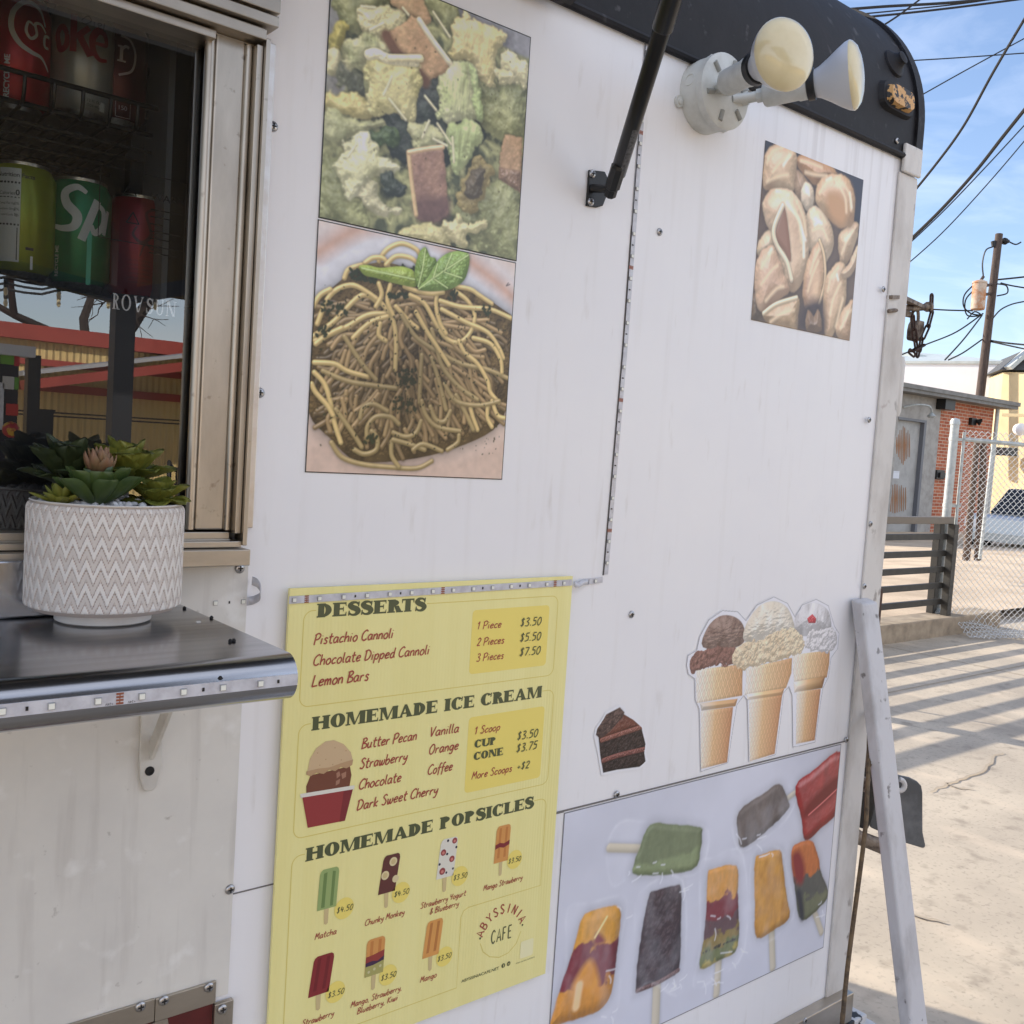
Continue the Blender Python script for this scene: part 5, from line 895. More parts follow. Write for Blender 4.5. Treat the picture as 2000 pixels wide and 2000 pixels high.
for pts in ([(390, 320), (440, 240)], [(330, 545), (430, 570)], [(540, 860), (580, 960)], [(640, 760), (720, 820)], [(700, 800), (660, 830)], [(960, 560), (975, 680)], [(265, 1080), (290, 1040)], [(850, 1260), (860, 1300)], [(800, 430), (760, 450)], [(600, 520), (610, 570)], [(930, 960), (960, 920)]): SH.tube(zH, pts, .0024, (230, 220, 206), smooth=False, flat=True, soft=7, shadow=0)
for pts in ([(250, 300), (300, 200), (380, 170)], [(300, 380), (360, 300), (440, 240)], [(250, 460), (330, 420), (430, 400)], [(700, 560), (760, 470), (850, 430)], [(900, 470), (960, 580), (970, 700)], [(860, 480), (920, 600), (930, 720)], [(270, 640), (330, 580), (420, 560)], [(500, 620), (560, 760), (585, 920)], [(470, 660), (520, 800), (545, 980)], [(200, 1200), (260, 1100), (300, 1060)], [(200, 1340), (290, 1220), (340, 1180)], [(240, 1480), (330, 1380), (390, 1360)], [(640, 760), (700, 720), (760, 820)], [(640, 880), (720, 860), (770, 960)], [(620, 1250), (660, 1120), (700, 1040)], [(600, 1400), (640, 1260), (690, 1140)], [(770, 1400), (800, 1280), (860, 1200)], [(790, 1600), (820, 1460), (880, 1330)], [(840, 1700), (870, 1580), (900, 1460)], [(890, 1080), (930, 980), (990, 880)], [(280, 1660), (380, 1590), (480, 1560)], [(880, 1720), (930, 1620), (970, 1560)], [(540, 280), (620, 300), (720, 340)], [(580, 380), (660, 400), (760, 410)]):
    SH.tube(zH, pts, .0020, (222, 200, 168), flat=True, soft=9, shadow=.10, sw=.008)
SH.blur(3)
T = thing('food_poster', 'square poster of creamy pasta shells near the trailer corner', 'poster', ((x0+x1)/2, WALL, z0)); SH.build('print', T, .0012, m_print, gain=1.55)
# ---- popsicle photograph
x0, z0, x1, z1q = 1.021, ZR(-.975), 1.7745, ZR(-.551)
PP = Pic(x0, z0, x1, z1q, 950, (196, 198, 210)); PP.im *= (.9+.2*vnoise(PP.X, PP.Z, 9, 4, 2))[..., None]
q0 = W(1612, 1846); PP.z0  # lower edge
def wrapper(pts, a=.30):
    a = a*.45
    q = [W(*zI(*p)) for p in pts]; q = [tuple(v) for v in cat([(v.x, v.z) for v in q], 4, True)]; w = PP.win(q, .01); sd = PP.dist(PP.X[w], PP.Z[w], q, True)
    n_ = vnoise(PP.X[w]*1.6, PP.Z[w], 26, 4, 9); rim = np.exp(-(sd/.003)**2)*.22; al = np.clip(sd*300+.5, 0, 1)*(a*np.clip(n_*2.2-.85, 0, 1)+.03)+rim*np.clip(n_*2-.5, 0, 1); PP.im[w] = PP.im[w]*(1-al[..., None])+s2l((232, 234, 242))*al[..., None]
def pop(pts, col, R=.010, **k): PP.lump(zI, pts, col, R, **{**dict(namp=.0008, nf=90, spec=.05, sp=14, amb=.5, dif=.55, shadow=.25, sw=.022, warp=.003, wf=90, soft=2), **k})
def zones(zf, stops, f=14, amp=.5):                              # colour by vertical position in the zoomed picture
    cs = [s2l(c) for _, c in stops]; hs = [W(*zf(*p)).z for p, _ in stops]
    def fn(X, Z):
        n_ = (vnoise(X, Z, f*4, 4, 3)-.5)*.05*amp*2; o = np.zeros(X.shape+(3,)); o[:] = cs[0]
        for i in range(1, len(cs)):
            a = np.clip((hs[i]-(Z+n_))/.006+.5, 0, 1)[..., None]; o = o*(1-a)+cs[i]*a
        return o*(.85+.3*vnoise(X*1.5, Z*.5, 120, 3, 6))[..., None]
    return fn
stick = lambda pts, r=.0075: PP.tube(zI, pts, r, (204, 196, 178), smooth=False, spec=.02, amb=.7, dif=.35, shadow=.25, sw=.01)
wrapper([(400, 640), (480, 490), (640, 490), (960, 510), (980, 680), (900, 800), (560, 810), (430, 860)], .25); stick([(415, 640), (600, 645)]); pop([(650, 505), (780, 505), (940, 520), (950, 560), (945, 640), (890, 770), (575, 800), (560, 720), (590, 640)], zones(zI, [((700, 500), (122, 132, 102)), ((700, 708), (142, 154, 116))], 10, .2), .012)
stick([(1330, 440), (1520, 300)], .006); pop([(1165, 430), (1300, 330), (1400, 270), (1450, 360), (1450, 420), (1330, 540), (1190, 640), (1160, 560)], leafc((112, 100, 94), (84, 74, 70), 60, 3), .014); wrapper([(1150, 420), (1300, 320), (1420, 260), (1500, 340), (1440, 480), (1300, 600), (1180, 660), (1130, 560)], .3)
pop([(1495, 285), (1600, 190), (1762, 85), (1762, 390), (1640, 530), (1550, 600), (1530, 480)], leafc((176, 34, 36), (140, 20, 26), 60, 4), .02, spec=.2); PP.lump(zI, [(1560, 390), (1750, 210), (1750, 300), (1560, 470)], (110, 12, 20), .01, flat=True, soft=14, shadow=0); PP.tube(zI, [(1570, 450), (1660, 370), (1745, 290)], .0014, (220, 120, 120), flat=True, shadow=0)
stick([(1600, 1000), (1645, 1130)]); pop([(1470, 660), (1520, 610), (1590, 600), (1630, 700), (1640, 770), (1685, 900), (1650, 970), (1530, 1060), (1490, 880)], zones(zI, [((1560, 600), (198, 112, 54)), ((1560, 800), (86, 88, 84)), ((1560, 930), (112, 116, 90))], 12, .4)); PP.lump(zI, [(1475, 690), (1520, 660), (1550, 760), (1530, 850), (1490, 820)], (128, 40, 44), .01, flat=True, soft=14, shadow=0); PP.lump(zI, [(1500, 900), (1520, 1050), (1545, 1040), (1530, 900)], (50, 52, 62), .01, flat=True, soft=10, shadow=0)
stick([(1355, 1120), (1362, 1335)], .009); pop([(1258, 720), (1300, 680), (1400, 652), (1420, 720), (1440, 900), (1460, 1040), (1380, 1110), (1270, 1165), (1258, 1000)], leafc((218, 160, 62), (192, 134, 48), 90, 4), .014, aspect=(3, .3)); wrapper([(1240, 690), (1400, 640), (1450, 800), (1480, 1050), (1260, 1190)], .22)
stick([(1050, 1260), (1035, 1490)], .009); pop([(985, 800), (1010, 765), (1150, 745), (1160, 900), (1160, 1210), (1060, 1290), (940, 1340), (960, 1180), (975, 1000)], zones(zI, [((1060, 740), (214, 152, 60)), ((1060, 930), (124, 40, 50)), ((1060, 1050), (96, 68, 72)), ((1060, 1130), (142, 122, 62)), ((1060, 1190), (108, 116, 66)), ((1060, 1265), (184, 166, 74))], 12, .45)); a = W(*zI(960, 1240)); c = W(*zI(1150, 1150)); PP.specks(34, (a.x, a.z-.004, c.x, c.z-.006), .0022, (40, 38, 32), seed=4); wrapper([(940, 760), (1010, 700), (1190, 680), (1200, 1230), (1000, 1420), (900, 1440), (940, 1200)], .3)
stick([(690, 1420), (680, 1664)], .010); pop([(640, 930), (680, 890), (790, 860), (830, 870), (830, 1050), (815, 1350), (700, 1410), (585, 1475), (565, 1450), (590, 1200)], leafc((70, 48, 52), (50, 34, 40), 60, 5), .014, namp=.010); PP.tube(zI, [(575, 1470), (700, 1420), (815, 1350)], .004, (120, 92, 90), namp=.01, nf=300, shadow=0); wrapper([(590, 900), (840, 830), (850, 1380), (800, 1500), (650, 1420), (540, 1490), (560, 1200)], .28)
pop([(250, 1060), (300, 1010), (440, 975), (480, 1010), (470, 1150), (440, 1400), (400, 1540), (300, 1610), (80, 1680), (60, 1700), (120, 1480), (200, 1240)], zones(zI, [((300, 970), (214, 154, 50)), ((300, 1210), (122, 32, 44)), ((300, 1420), (210, 142, 42))], 10, .55), .022); PP.lump(zI, [(300, 1290), (340, 1350), (350, 1480), (200, 1480), (230, 1380)], leafc((216, 152, 50), (200, 130, 44), 60, 2), .02, flat=True, soft=12, shadow=0); PP.lump(zI, [(340, 1130), (390, 1180), (330, 1200)], (122, 32, 44), .01, flat=True, soft=8, shadow=0); PP.tube(zI, [(240, 1440), (220, 1560)], .008, (226, 190, 140), flat=True, soft=5, shadow=0); PP.tube(zI, [(400, 1040), (330, 1160)], .002, (240, 214, 150), flat=True, soft=3, shadow=0); wrapper([(170, 1000), (300, 960), (510, 930), (480, 1200), (440, 1640), (100, 1700), (160, 1300)], .25)
g = np.random.default_rng(5)
for cx, cz_, n_ in ((730, 740, 10), (520, 800, 6), (780, 1430, 14), (980, 1400, 12), (1130, 1260, 8), (1220, 590, 10), (1600, 1020, 7), (500, 1010, 5), (860, 860, 6), (1350, 690, 6), (380, 1380, 5), (1070, 1060, 9), (400, 1620, 6)):
    for i in range(n_//2):
        x, y = cx+g.uniform(-70, 70), cz_+g.uniform(-50, 50); an = g.uniform(-.9, .3)+(1.6 if i % 3 == 0 else 0); L = g.uniform(18, 70); PP.tube(zI, [(x, y), (x+L*.5*math.cos(an)+6, y+L*.5*math.sin(an)), (x+L*math.cos(an), y+L*math.sin(an))], .0008, (222, 224, 232), flat=True, soft=2.2, shadow=0)
PP.blur(2); PP.im = np.minimum(PP.im, .85); PP.border((110, 110, 116), .0012)
T = thing('food_poster', 'wide poster of wrapped fruit popsicles at the bottom of the wall', 'poster', ((x0+x1)/2, WALL, z0)); PP.build('print', T, .0012, m_print)
# ---- ice cream cones, contour-cut
xa, za_, xb, zb_ = box_of(zC, [(705, 80), (1730, 80), (705, 1245), (1730, 1245), (1725, 200), (800, 1245)]); za_ = W(*zC(806, 1243)).z-.004
IC = Pic(xa-.004, za_, xb+.004, zb_+.004, 1150, (214, 214, 220))
out1 = [(806, 1243), (797, 830), (770, 770), (768, 630), (725, 600), (712, 540), (722, 475), (780, 440), (800, 350), (860, 240), (950, 178), (1050, 185), (1105, 245), (1180, 140), (1290, 87), (1380, 130), (1430, 222), (1480, 140), (1570, 103), (1650, 145), (1690, 280), (1722, 330), (1712, 430), (1668, 490), (1650, 620), (1615, 690), (1600, 780), (1562, 1050), (1416, 1082), (1412, 740), (1390, 680), (1355, 720), (1340, 860), (1302, 1130), (1126, 1195), (1115, 770), (1090, 740), (1045, 800), (1020, 950), (985, 1185)]
qo = [W(*zC(*p)) for p in out1]; qo = [(v.x, v.z) for v in qo]; sdo = IC.dist(IC.X, IC.Z, qo, True)
def ic(pts, c, R=.02, **k): IC.lump(zC, pts, c, R, **{**dict(namp=.006, nf=160, spec=.02, amb=.6, dif=.5, shadow=.06, sw=.004, soft=1.5), **k})
_zx = {}
def waffle(c1, c2, zf_l, zf_r, f=95):
    A, B = s2l(c1), s2l(c2); xl, xr = W(*zf_l).x, W(*zf_r).x; W_ = s2l((226, 220, 212))
    def fn(X, Z):
        t = np.clip((X-xl)/(xr-xl), 0, 1); c = W_+(A-W_)*np.clip(t*2.2, 0, 1)[..., None]; c = c+(B-c)*np.clip(t*1.6-.6, 0, 1)[..., None]
        u = X*f+Z*f*.5; v = X*f-Z*f*.5; ln = np.minimum(np.abs(u-np.round(u)), np.abs(v-np.round(v))); k = np.exp(-(ln/.09)**2)*.5; kk = np.exp(-((ln-.16)/.08)**2)*.22
        return c*(1-kk)[..., None]*(1-k[..., None])+(c*1.35+.06)*k[..., None]
    return fn
OR = ((220, 192, 152), (190, 146, 104))
def cone(tl, tr, ml, mr, bl, br_, ring, waf2):
    ic([tl, tr, (tr[0]-4, (tr[1]+mr[1])/2), mr, ml, (tl[0], (tl[1]+ml[1])/2)], waffle(*OR, zC(*tl), zC(*tr), 80), .006, namp=0, smooth=False, amb=.78, dif=.3); ic([ring[0], ring[1], ring[2], ring[3]], waffle((214, 178, 132), (180, 136, 94), zC(*ring[0]), zC(*ring[1]), 1), .012, namp=0, smooth=False); ic(waf2, waffle((216, 180, 136), (182, 130, 92), zC(*waf2[0]), zC(*waf2[1]), 110), .006, namp=0, smooth=False, amb=.78, dif=.3)
cone((1415, 470), (1660, 440), (1425, 650), (1640, 620), 0, 0, [(1420, 650), (1630, 610), (1610, 690), (1425, 720)], [(1440, 715), (1600, 695), (1560, 1035), (1436, 1060)])
ic([(1430, 230), (1500, 140), (1580, 130), (1650, 180), (1670, 280), (1640, 330), (1440, 340)], leafc((226, 226, 230), (180, 178, 180), 60, 3), .05); IC.lump(zC, [(1510, 230), (1545, 200), (1570, 230), (1565, 260), (1520, 260)], (190, 60, 72), .004, smooth=False, shadow=0, namp=.004); ic([(1500, 400), (1530, 320), (1600, 300), (1690, 300), (1705, 380), (1670, 450), (1540, 440)], (210, 208, 210), .010, namp=.02, nf=120, warp=.012, wf=110)
cone((775, 570), (1085, 530), (780, 790), (1080, 740), 0, 0, [(800, 790), (1050, 760), (1035, 810), (810, 840)], [(806, 842), (1020, 815), (980, 1182), (806, 1225)])
ic([(820, 420), (850, 290), (930, 215), (1020, 215), (1085, 270), (1095, 380), (1000, 430)], leafc((160, 138, 128), (120, 98, 90), 150, 4), .06, namp=.018, nf=200, aspect=(.6, 1.4)); ic([(730, 560), (745, 480), (830, 430), (960, 420), (1050, 420), (1050, 520), (900, 545), (790, 570), (760, 600)], leafc((156, 118, 108), (116, 84, 76), 200, 2), .010, namp=.02, nf=130, warp=.012, wf=110)
cone((1105, 560), (1410, 490), (1090, 740), (1370, 690), 0, 0, [(1110, 730), (1360, 690), (1345, 740), (1115, 770)], [(1125, 770), (1345, 735), (1295, 1125), (1130, 1175)])
ic([(1095, 380), (1110, 260), (1190, 150), (1290, 115), (1380, 160), (1425, 280), (1400, 340), (1250, 400)], leafc((228, 224, 216), (206, 196, 178), 60, 4), .06, namp=.010, nf=180, aspect=(.6, 1.4)); ic([(1015, 480), (1060, 400), (1200, 370), (1300, 320), (1420, 295), (1485, 360), (1480, 440), (1400, 480), (1250, 520), (1110, 560), (1030, 540)], leafc((226, 212, 186), (206, 186, 156), 160, 2), .010, namp=.02, nf=120, warp=.012, wf=110)
IC.im[np.abs(sdo) < .0008] = s2l((168, 168, 172))
T = thing('ice_cream_decal', 'contour cut decal of three ice cream cones above the popsicle poster', 'decal', ((xa+xb)/2, WALL, za_)); IC.build('print', T, .0011, m_print, keep=sdo > -.001)
# ---- cake slice
xa, za_, xb, zb_ = box_of(zC, [(105, 800), (450, 800), (105, 1260), (450, 1260)])
CK = Pic(xa-.01, za_-.01, xb+.01, zb_+.01, 1300, (210, 210, 214))
cko = [(155, 1255), (135, 1130), (108, 1010), (118, 960), (160, 900), (180, 860), (270, 812), (295, 825), (310, 870), (360, 900), (415, 950), (440, 1060), (432, 1120), (445, 1170), (400, 1215), (250, 1235)]
qc = [W(*zC(*p)) for p in cko]; qc = [(v.x, v.z) for v in qc]; sdc = CK.dist(CK.X, CK.Z, qc, True)
ck = lambda pts, c, R=.01, **k: CK.lump(zC, pts, c, R, **{**dict(namp=.010, nf=260, spec=.06, amb=.55, dif=.6, shadow=.3, sw=.003, smooth=False), **k})
ck([(130, 1020), (410, 945), (440, 1060), (432, 1120), (440, 1180), (400, 1210), (250, 1230), (160, 1250), (140, 1130)], leafc((44, 34, 32), (66, 52, 48), 260, 3), .008); ck([(115, 1000), (160, 980), (290, 860), (360, 900), (410, 945), (300, 980), (150, 1040)], leafc((118, 72, 58), (92, 54, 44), 90, 2), .01, namp=.003)
CK.tube(zC, [(150, 1035), (300, 985), (412, 948)], .004, (140, 92, 80), namp=.006, nf=400); CK.tube(zC, [(160, 1170), (260, 1135), (430, 1095)], .004, (132, 84, 76), namp=.008, nf=400); ck([(112, 1000), (120, 960), (180, 865), (270, 818), (300, 850), (290, 880), (200, 980), (150, 1020)], leafc((60, 46, 42), (110, 90, 84), 160, 4), .01, namp=.03, nf=220)
CK.im[(sdc < 0)] = s2l((214, 214, 218))
T = thing('cake_decal', 'small decal of a chocolate layer cake slice beside the menu board', 'decal', ((xa+xb)/2, WALL, za_)); CK.build('print', T, .0011, m_print, keep=sdc > -.0035)
# ================================================================ the menu board
o = W(566.4, 1149.7, .010); bw, bh = .4572, .6096
MN = thing('menu_board', 'pale yellow corrugated plastic menu board listing desserts and ice cream', 'menu board', (o.x+bw/2, WALL, o.z-bh))
m_board = mat('yellow_board', (240, 231, 160), .38, rgb2=(236, 226, 152), nscale=40, namt=.8, stretch=(1, 1, .05), coat=.2)
n_ = m_board.node_tree.nodes; l_ = m_board.node_tree.links; tcn = n_.new('ShaderNodeTexCoord'); wv = n_.new('ShaderNodeTexWave'); wv.bands_direction = 'X'; wv.inputs['Scale'].default_value = 62; wv.inputs['Distortion'].default_value = .6; wv.inputs['Detail'].default_value = 1; bp = n_.new('ShaderNodeBump'); bp.inputs['Strength'].default_value = .12; bp.inputs['Distance'].default_value = .001
l_.new(tcn.outputs['Object'], wv.inputs[0]); l_.new(wv.outputs['Fac'], bp.inputs['Height']); l_.new(bp.outputs[0], n_['Principled BSDF'].inputs['Normal'])
bow = lambda u: 0.
b = MB(); N = 24
fr_ = [(o.x+bw*i/N, WALL-.010-bow(457*i/N)) for i in range(N+1)]
for zt, zb in ((o.z, o.z-bh),):
    vs = [(x, y, zt) for x, y in fr_]+[(x, y, zb) for x, y in fr_]+[(x, y+.0042, zt) for x, y in fr_]+[(x, y+.0042, zb) for x, y in fr_]; M = N+1
    b.add(vs, [(i, M+i, M+i+1, i+1) for i in range(N)]+[(2*M+i, 2*M+i+1, 3*M+i+1, 3*M+i) for i in range(N)]+[(i, i+1, 2*M+i+1, 2*M+i) for i in range(N)]+[(M+i, 3*M+i, 3*M+i+1, M+i+1) for i in range(N)]+[(0, 2*M, 3*M, M), (N, M+N, 3*M+N, 2*M+N)])
b.build('board', m_board, MN, smooth=True)
pl_ = lambda u, v, h: Vector((o.x+u/1000., WALL-.01015-bow(u)-h, o.z-v/1000.))
ink = lambda nm, c, **k: mat(nm, c, .38, coat=.2, **k)
RED, GRN, OCH, YEL = ink('menu_red', (164, 72, 62)), ink('menu_green', (82, 88, 58)), ink('menu_ochre', (222, 206, 112)), ink('menu_yellow', (240, 220, 116))
flip = lambda s: s
class Fl(Flat):                                               # v runs downwards on the board: letters need the opposite
    def __init__(s, lift=0.): Flat.__init__(s, lambda u, v, h: pl_(u, v, h+lift))
    def hand(s, txt, x0, x1, y, cap, w=None, slant=.16):
        adv = sum(.3 if c == ' ' else HAND[c][0]+.05 for c in txt); sx = (x1-x0)/adv; w = w or cap*.135; x = x0
        for c in txt:
            if c == ' ': x += .3*sx; continue
            wd, sts = HAND[c]
            for st in sts: s.line([(x+px*sx+py*cap*slant, y-py*cap) for px, py in st], w)
            x += (wd+.05)*sx
    def slab(s, txt, x0, x1, y, cap):
        gl = [(SLAB(c, .34, .12, .10) if c != ' ' else (.42, [])) for c in txt]; adv = sum(g_[0] for g_ in gl)+.02*(len(txt)-1); sx = (x1-x0)/adv; x = x0
        for wd, polys in gl:
            s.k = 0
            for grp in polys: s.quads([[(x+px*sx, y-py*cap) for px, py in q] for q in grp])
            x += (wd+.02)*sx
    def rrect(s, x0, y0, x1, y1, r=6, n=6):
        pts = []
        for cx, cy_, a0 in ((x1-r, y0+r, -90), (x1-r, y1-r, 0), (x0+r, y1-r, 90), (x0+r, y0+r, 180)): pts += [(cx+r*math.cos(R_(a0+90*i/n)), cy_+r*math.sin(R_(a0+90*i/n))) for i in range(n+1)]
        return pts
def part(nm, m, fn, lift=0., parent=MN):
    f = Fl(lift); fn(f); return f.mb.build(nm, m, parent)
def frames(f):
    L = lambda p: f.line(p, 1.1, smooth=False)
    rr_ = f.rrect
    q = rr_(20, 28, 431, 146, 12); L([p for p in q[3*7:]]+[(36, 28)]); L([(198, 28)]+q[0:7]+q[7:14]+q[14:21]+[q[21]])
    q = rr_(21, 168, 435, 310, 12); L([p for p in q[3*7:]]+[(37, 168)]); L([(412, 168)]+q[0:7]+q[7:14]+q[14:21]+[q[21]])
    q = rr_(21, 332, 435, 580, 12); L(q[21:]+[(38, 332)]); L([(411, 332)]+q[0:7]+[(435, 466), (300, 466), (292, 469), (288, 477), (288, 580), (26, 580), (21, 575)]+[q[21]])
    L([(326, 526), (332, 540), (345, 551), (363, 557), (380, 555), (394, 545), (402, 528)])
part('frame_lines', OCH, frames)
part('price_panels', YEL, lambda f: (f.poly(f.rrect(275, 41, 415, 130, 6)), f.poly(f.rrect(280, 191, 419, 298, 6))))
part('heading_lettering', GRN, lambda f: f.slab('DESSERTS', 37, 197, 37, 17), .0002)
part('heading_lettering', GRN, lambda f: f.slab('HOMEMADE ICE CREAM', 38, 411, 177, 17), .0002)
part('heading_lettering', GRN, lambda f: f.slab('HOMEMADE POPSICLES', 39, 410, 342, 17), .0002)
def items(f):
    for t, a, c, y, h in [('Pistachio Cannoli', 35, 149, 70, 13), ('Chocolate Dipped Cannoli', 35, 207, 96, 13), ('Lemon Bars', 35, 116, 122, 14), ('1 Piece', 284, 327, 68, 10.5), ('2 Pieces', 285, 334, 91, 10.5), ('3 Pieces', 286, 335, 113, 10.5), ('Butter Pecan', 110, 195, 210, 13), ('Vanilla', 215, 264, 209, 13), ('Strawberry', 109, 182, 236, 13), ('Orange', 215, 265, 233, 13), ('Chocolate', 109, 174, 263, 13), ('Coffee', 215, 257, 261, 13), ('Dark Sweet Cherry', 108, 235, 290, 13), ('1 Scoop', 291, 337, 216, 10.5), ('More Scoops', 291, 364, 280, 10.5)]: f.hand(t, a, c, y, h)
part('item_lettering', RED, items, .0003)
def caps(f):
    for t, a, c, y, h in [('Matcha', 58, 89, 447, 8), ('Chunky Monkey', 130, 192, 448, 8), ('Strawberry Yogurt', 217, 294, 447, 8), ('& Blueberry', 233, 283, 459, 8), ('Mango Strawberry', 325, 398, 448, 8), ('Strawberry', 46, 92, 556, 8), ('Mango, Strawberry,', 116, 195, 554, 8), ('Blueberry, Kiwi', 126, 189, 566, 8), ('Mango', 224, 252, 553, 8)]: f.hand(t, a, c, y, h, h*.13)
part('caption_lettering', RED, caps, .0003)
def prices(f):
    for t, a, y in [('$3.50', 361, 69), ('$5.50', 362, 91), ('$7.50', 363, 112), ('$3.50', 369, 235), ('$3.75', 369, 253)]: f.hand(t, a, a+40, y, 11.5)
    f.hand('+$2', 372, 397, 280, 10.5); f.slab('CUP', 292, 331, 235.5, 11); f.slab('CONE', 292, 345, 253, 11)
    for t, a, y in [('$4.50', 87, 420), ('$4.50', 173, 420), ('$3.50', 270, 420), ('$3.50', 368, 418), ('$3.50', 81, 530), ('$3.50', 160, 531), ('$3.50', 251, 531)]: f.hand(t, a, a+24, y, 7.2, .95)
part('price_lettering', GRN, prices, .0006)
for x, y in ((98, 416), (184, 416), (281, 416), (380, 414), (92, 525), (171, 526), (263, 527)): part('price_spot', YEL, lambda f: f.disc(x, y, 14), .0004)
# drawn sundae
SU = part('ice_cream_drawing', ink('drawn_vanilla', (206, 178, 140)), lambda f: f.poly([(36, 226), (38, 212), (46, 200), (58, 193), (70, 193), (84, 200), (95, 212), (99, 224), (98, 229), (90, 232), (82, 229), (74, 233), (66, 230), (58, 234), (48, 231), (40, 234), (34, 231)]), .0004)
part('chocolate_scoop', ink('drawn_chocolate', (118, 70, 52)), lambda f: f.poly([(40, 233), (95, 230), (98, 242), (96, 256), (36, 258), (35, 246)]), .0003, SU)
part('cup', ink('drawn_red', (150, 56, 56)), lambda f: f.poly([(30, 257), (101, 260), (92, 300), (40, 299)]), .0005, SU); part('cup_rim', ink('drawn_white', (226, 222, 210)), lambda f: f.poly([(27, 254), (103, 256), (103, 261), (28, 259)]), .0006, SU); part('cup_shade', ink('drawn_red_dark', (126, 44, 48)), lambda f: f.poly([(88, 261), (101, 261), (92, 300), (84, 300)]), .0006, SU)
part('highlight', ink('drawn_highlight', (166, 122, 100)), lambda f: (f.poly([(76, 236), (80, 234), (82, 240), (77, 243)]), f.poly([(83, 238), (90, 236), (90, 243), (85, 245)]), f.poly([(76, 246), (82, 244), (81, 250), (76, 252)])), .0004, SU); part('vanilla_flecks', ink('drawn_fleck', (186, 152, 114)), lambda f: ([f.disc(x, y, .9) for x, y in ((48, 206), (60, 216), (72, 203), (82, 220), (88, 209), (52, 222), (70, 224))], f.poly([(34, 227), (50, 226), (66, 227), (82, 224), (99, 222), (98, 229), (90, 232), (82, 229), (74, 233), (66, 230), (58, 234), (48, 231), (40, 234), (34, 231)])), .00045, SU)
STK = ink('drawn_stick', (206, 186, 136))
def pop_pic(x0, y0, x1, y1, sk, c, label, extra=(), stick_len=21):
    # lollipop sheared the way it is printed
    S_ = lambda u, v: (x0+(x1-x0)*u+sk*(v-.5), y0+(y1-y0)*v)
    P = part('popsicle_drawing', ink('drawn_pop', c), lambda f: f.poly([S_(0, 1), (S_(0, .12)), S_(.05, .04), S_(.16, 0), S_(.84, 0), S_(.95, .04), S_(1, .12), S_(1, 1)]), .0004); P['label'] = label
    part('stick', STK, lambda f: f.poly([S_(.38, 1), S_(.62, 1), (S_(.6, 1)[0]-.3*sk*.3, y1+stick_len-2), (S_(.5, 1)[0]-.3*sk*.3, y1+stick_len), (S_(.4, 1)[0]-.3*sk*.3, y1+stick_len-2)]), .00035, P)
    for i, (cc, polys) in enumerate(extra):
        def fn(f):
            for q in polys:
                if len(q) == 3 and not isinstance(q[0], tuple): a, b_ = S_(q[0], q[1]); f.disc(a, b_, q[2])
                else: f.poly([S_(*p) for p in q])
        part('drawn_detail', ink('drawn_c', cc), fn, .00045+i*.00008, P)
bars = [[(.2, .06), (.36, .06), (.36, .88), (.2, .88)], [(.64, .06), (.8, .06), (.8, .88), (.64, .88)]]
pop_pic(60, 358, 87, 410, -2, (152, 172, 108), 'pale green matcha popsicle drawing', [((112, 136, 78), [[(.2, .1), (.38, .08), (.38, .95), (.2, .95)], [(.66, .08), (.82, .1), (.82, .95), (.66, .95)]])])
pop_pic(151, 360, 177, 411, -6, (98, 54, 48), 'brown popsicle drawing with banana discs', [((220, 204, 158), [(.62, .2, 6), (.25, .52, 6), (.92, .68, 5)]), ((206, 186, 134), [(.62, .2, 3.5), (.25, .52, 3.5)])])
pop_pic(243, 357, 272, 412, -5, (224, 220, 206), 'white yogurt popsicle drawing with strawberries', [((150, 66, 66), [(.8, .1, 4.2), (.22, .34, 4.5), (.78, .56, 4.5), (.3, .82, 5)]), ((206, 130, 120), [(.8, .11, 2), (.22, .35, 2.2), (.78, .57, 2.2), (.3, .83, 2.4)]), ((44, 44, 62), [(.4, .06, 1.8), (.95, .28, 1.8), (.45, .4, 1.8), (.08, .62, 1.8), (.92, .82, 1.6), (.55, .88, 1.6)])])
pop_pic(342, 358, 368, 412, -2, (214, 152, 84), 'orange popsicle drawing with one red wave', [((196, 128, 66), bars), ((130, 44, 48), [[(0, .5), (.3, .46), (.6, .5), (1, .44), (1, .56), (.6, .62), (.3, .58), (0, .62)]])])
pop_pic(56, 470, 85, 521, -6, (136, 44, 46), 'plain dark red popsicle drawing', [((116, 34, 38), bars)])
pop_pic(135, 469, 163, 519, -1, (214, 152, 84), 'layered orange, red, blue and green popsicle drawing', [((196, 128, 66), bars), ((150, 62, 54), [[(0, .46), (.4, .44), (1, .38), (1, .62), (.5, .66), (0, .68)]]), ((70, 44, 72), [[(0, .62), (.35, .6), (.65, .64), (1, .54), (1, .66), (.6, .72), (0, .74)]]), ((170, 164, 98), [[(0, .72), (.4, .72), (1, .66), (1, 1), (0, 1)]]), ((200, 196, 150), [(.2, .88, 2), (.5, .84, 2), (.82, .8, 2)])])
pop_pic(228, 469, 255, 520, -5, (218, 156, 84), 'plain orange mango popsicle drawing', [((186, 122, 62), bars)])
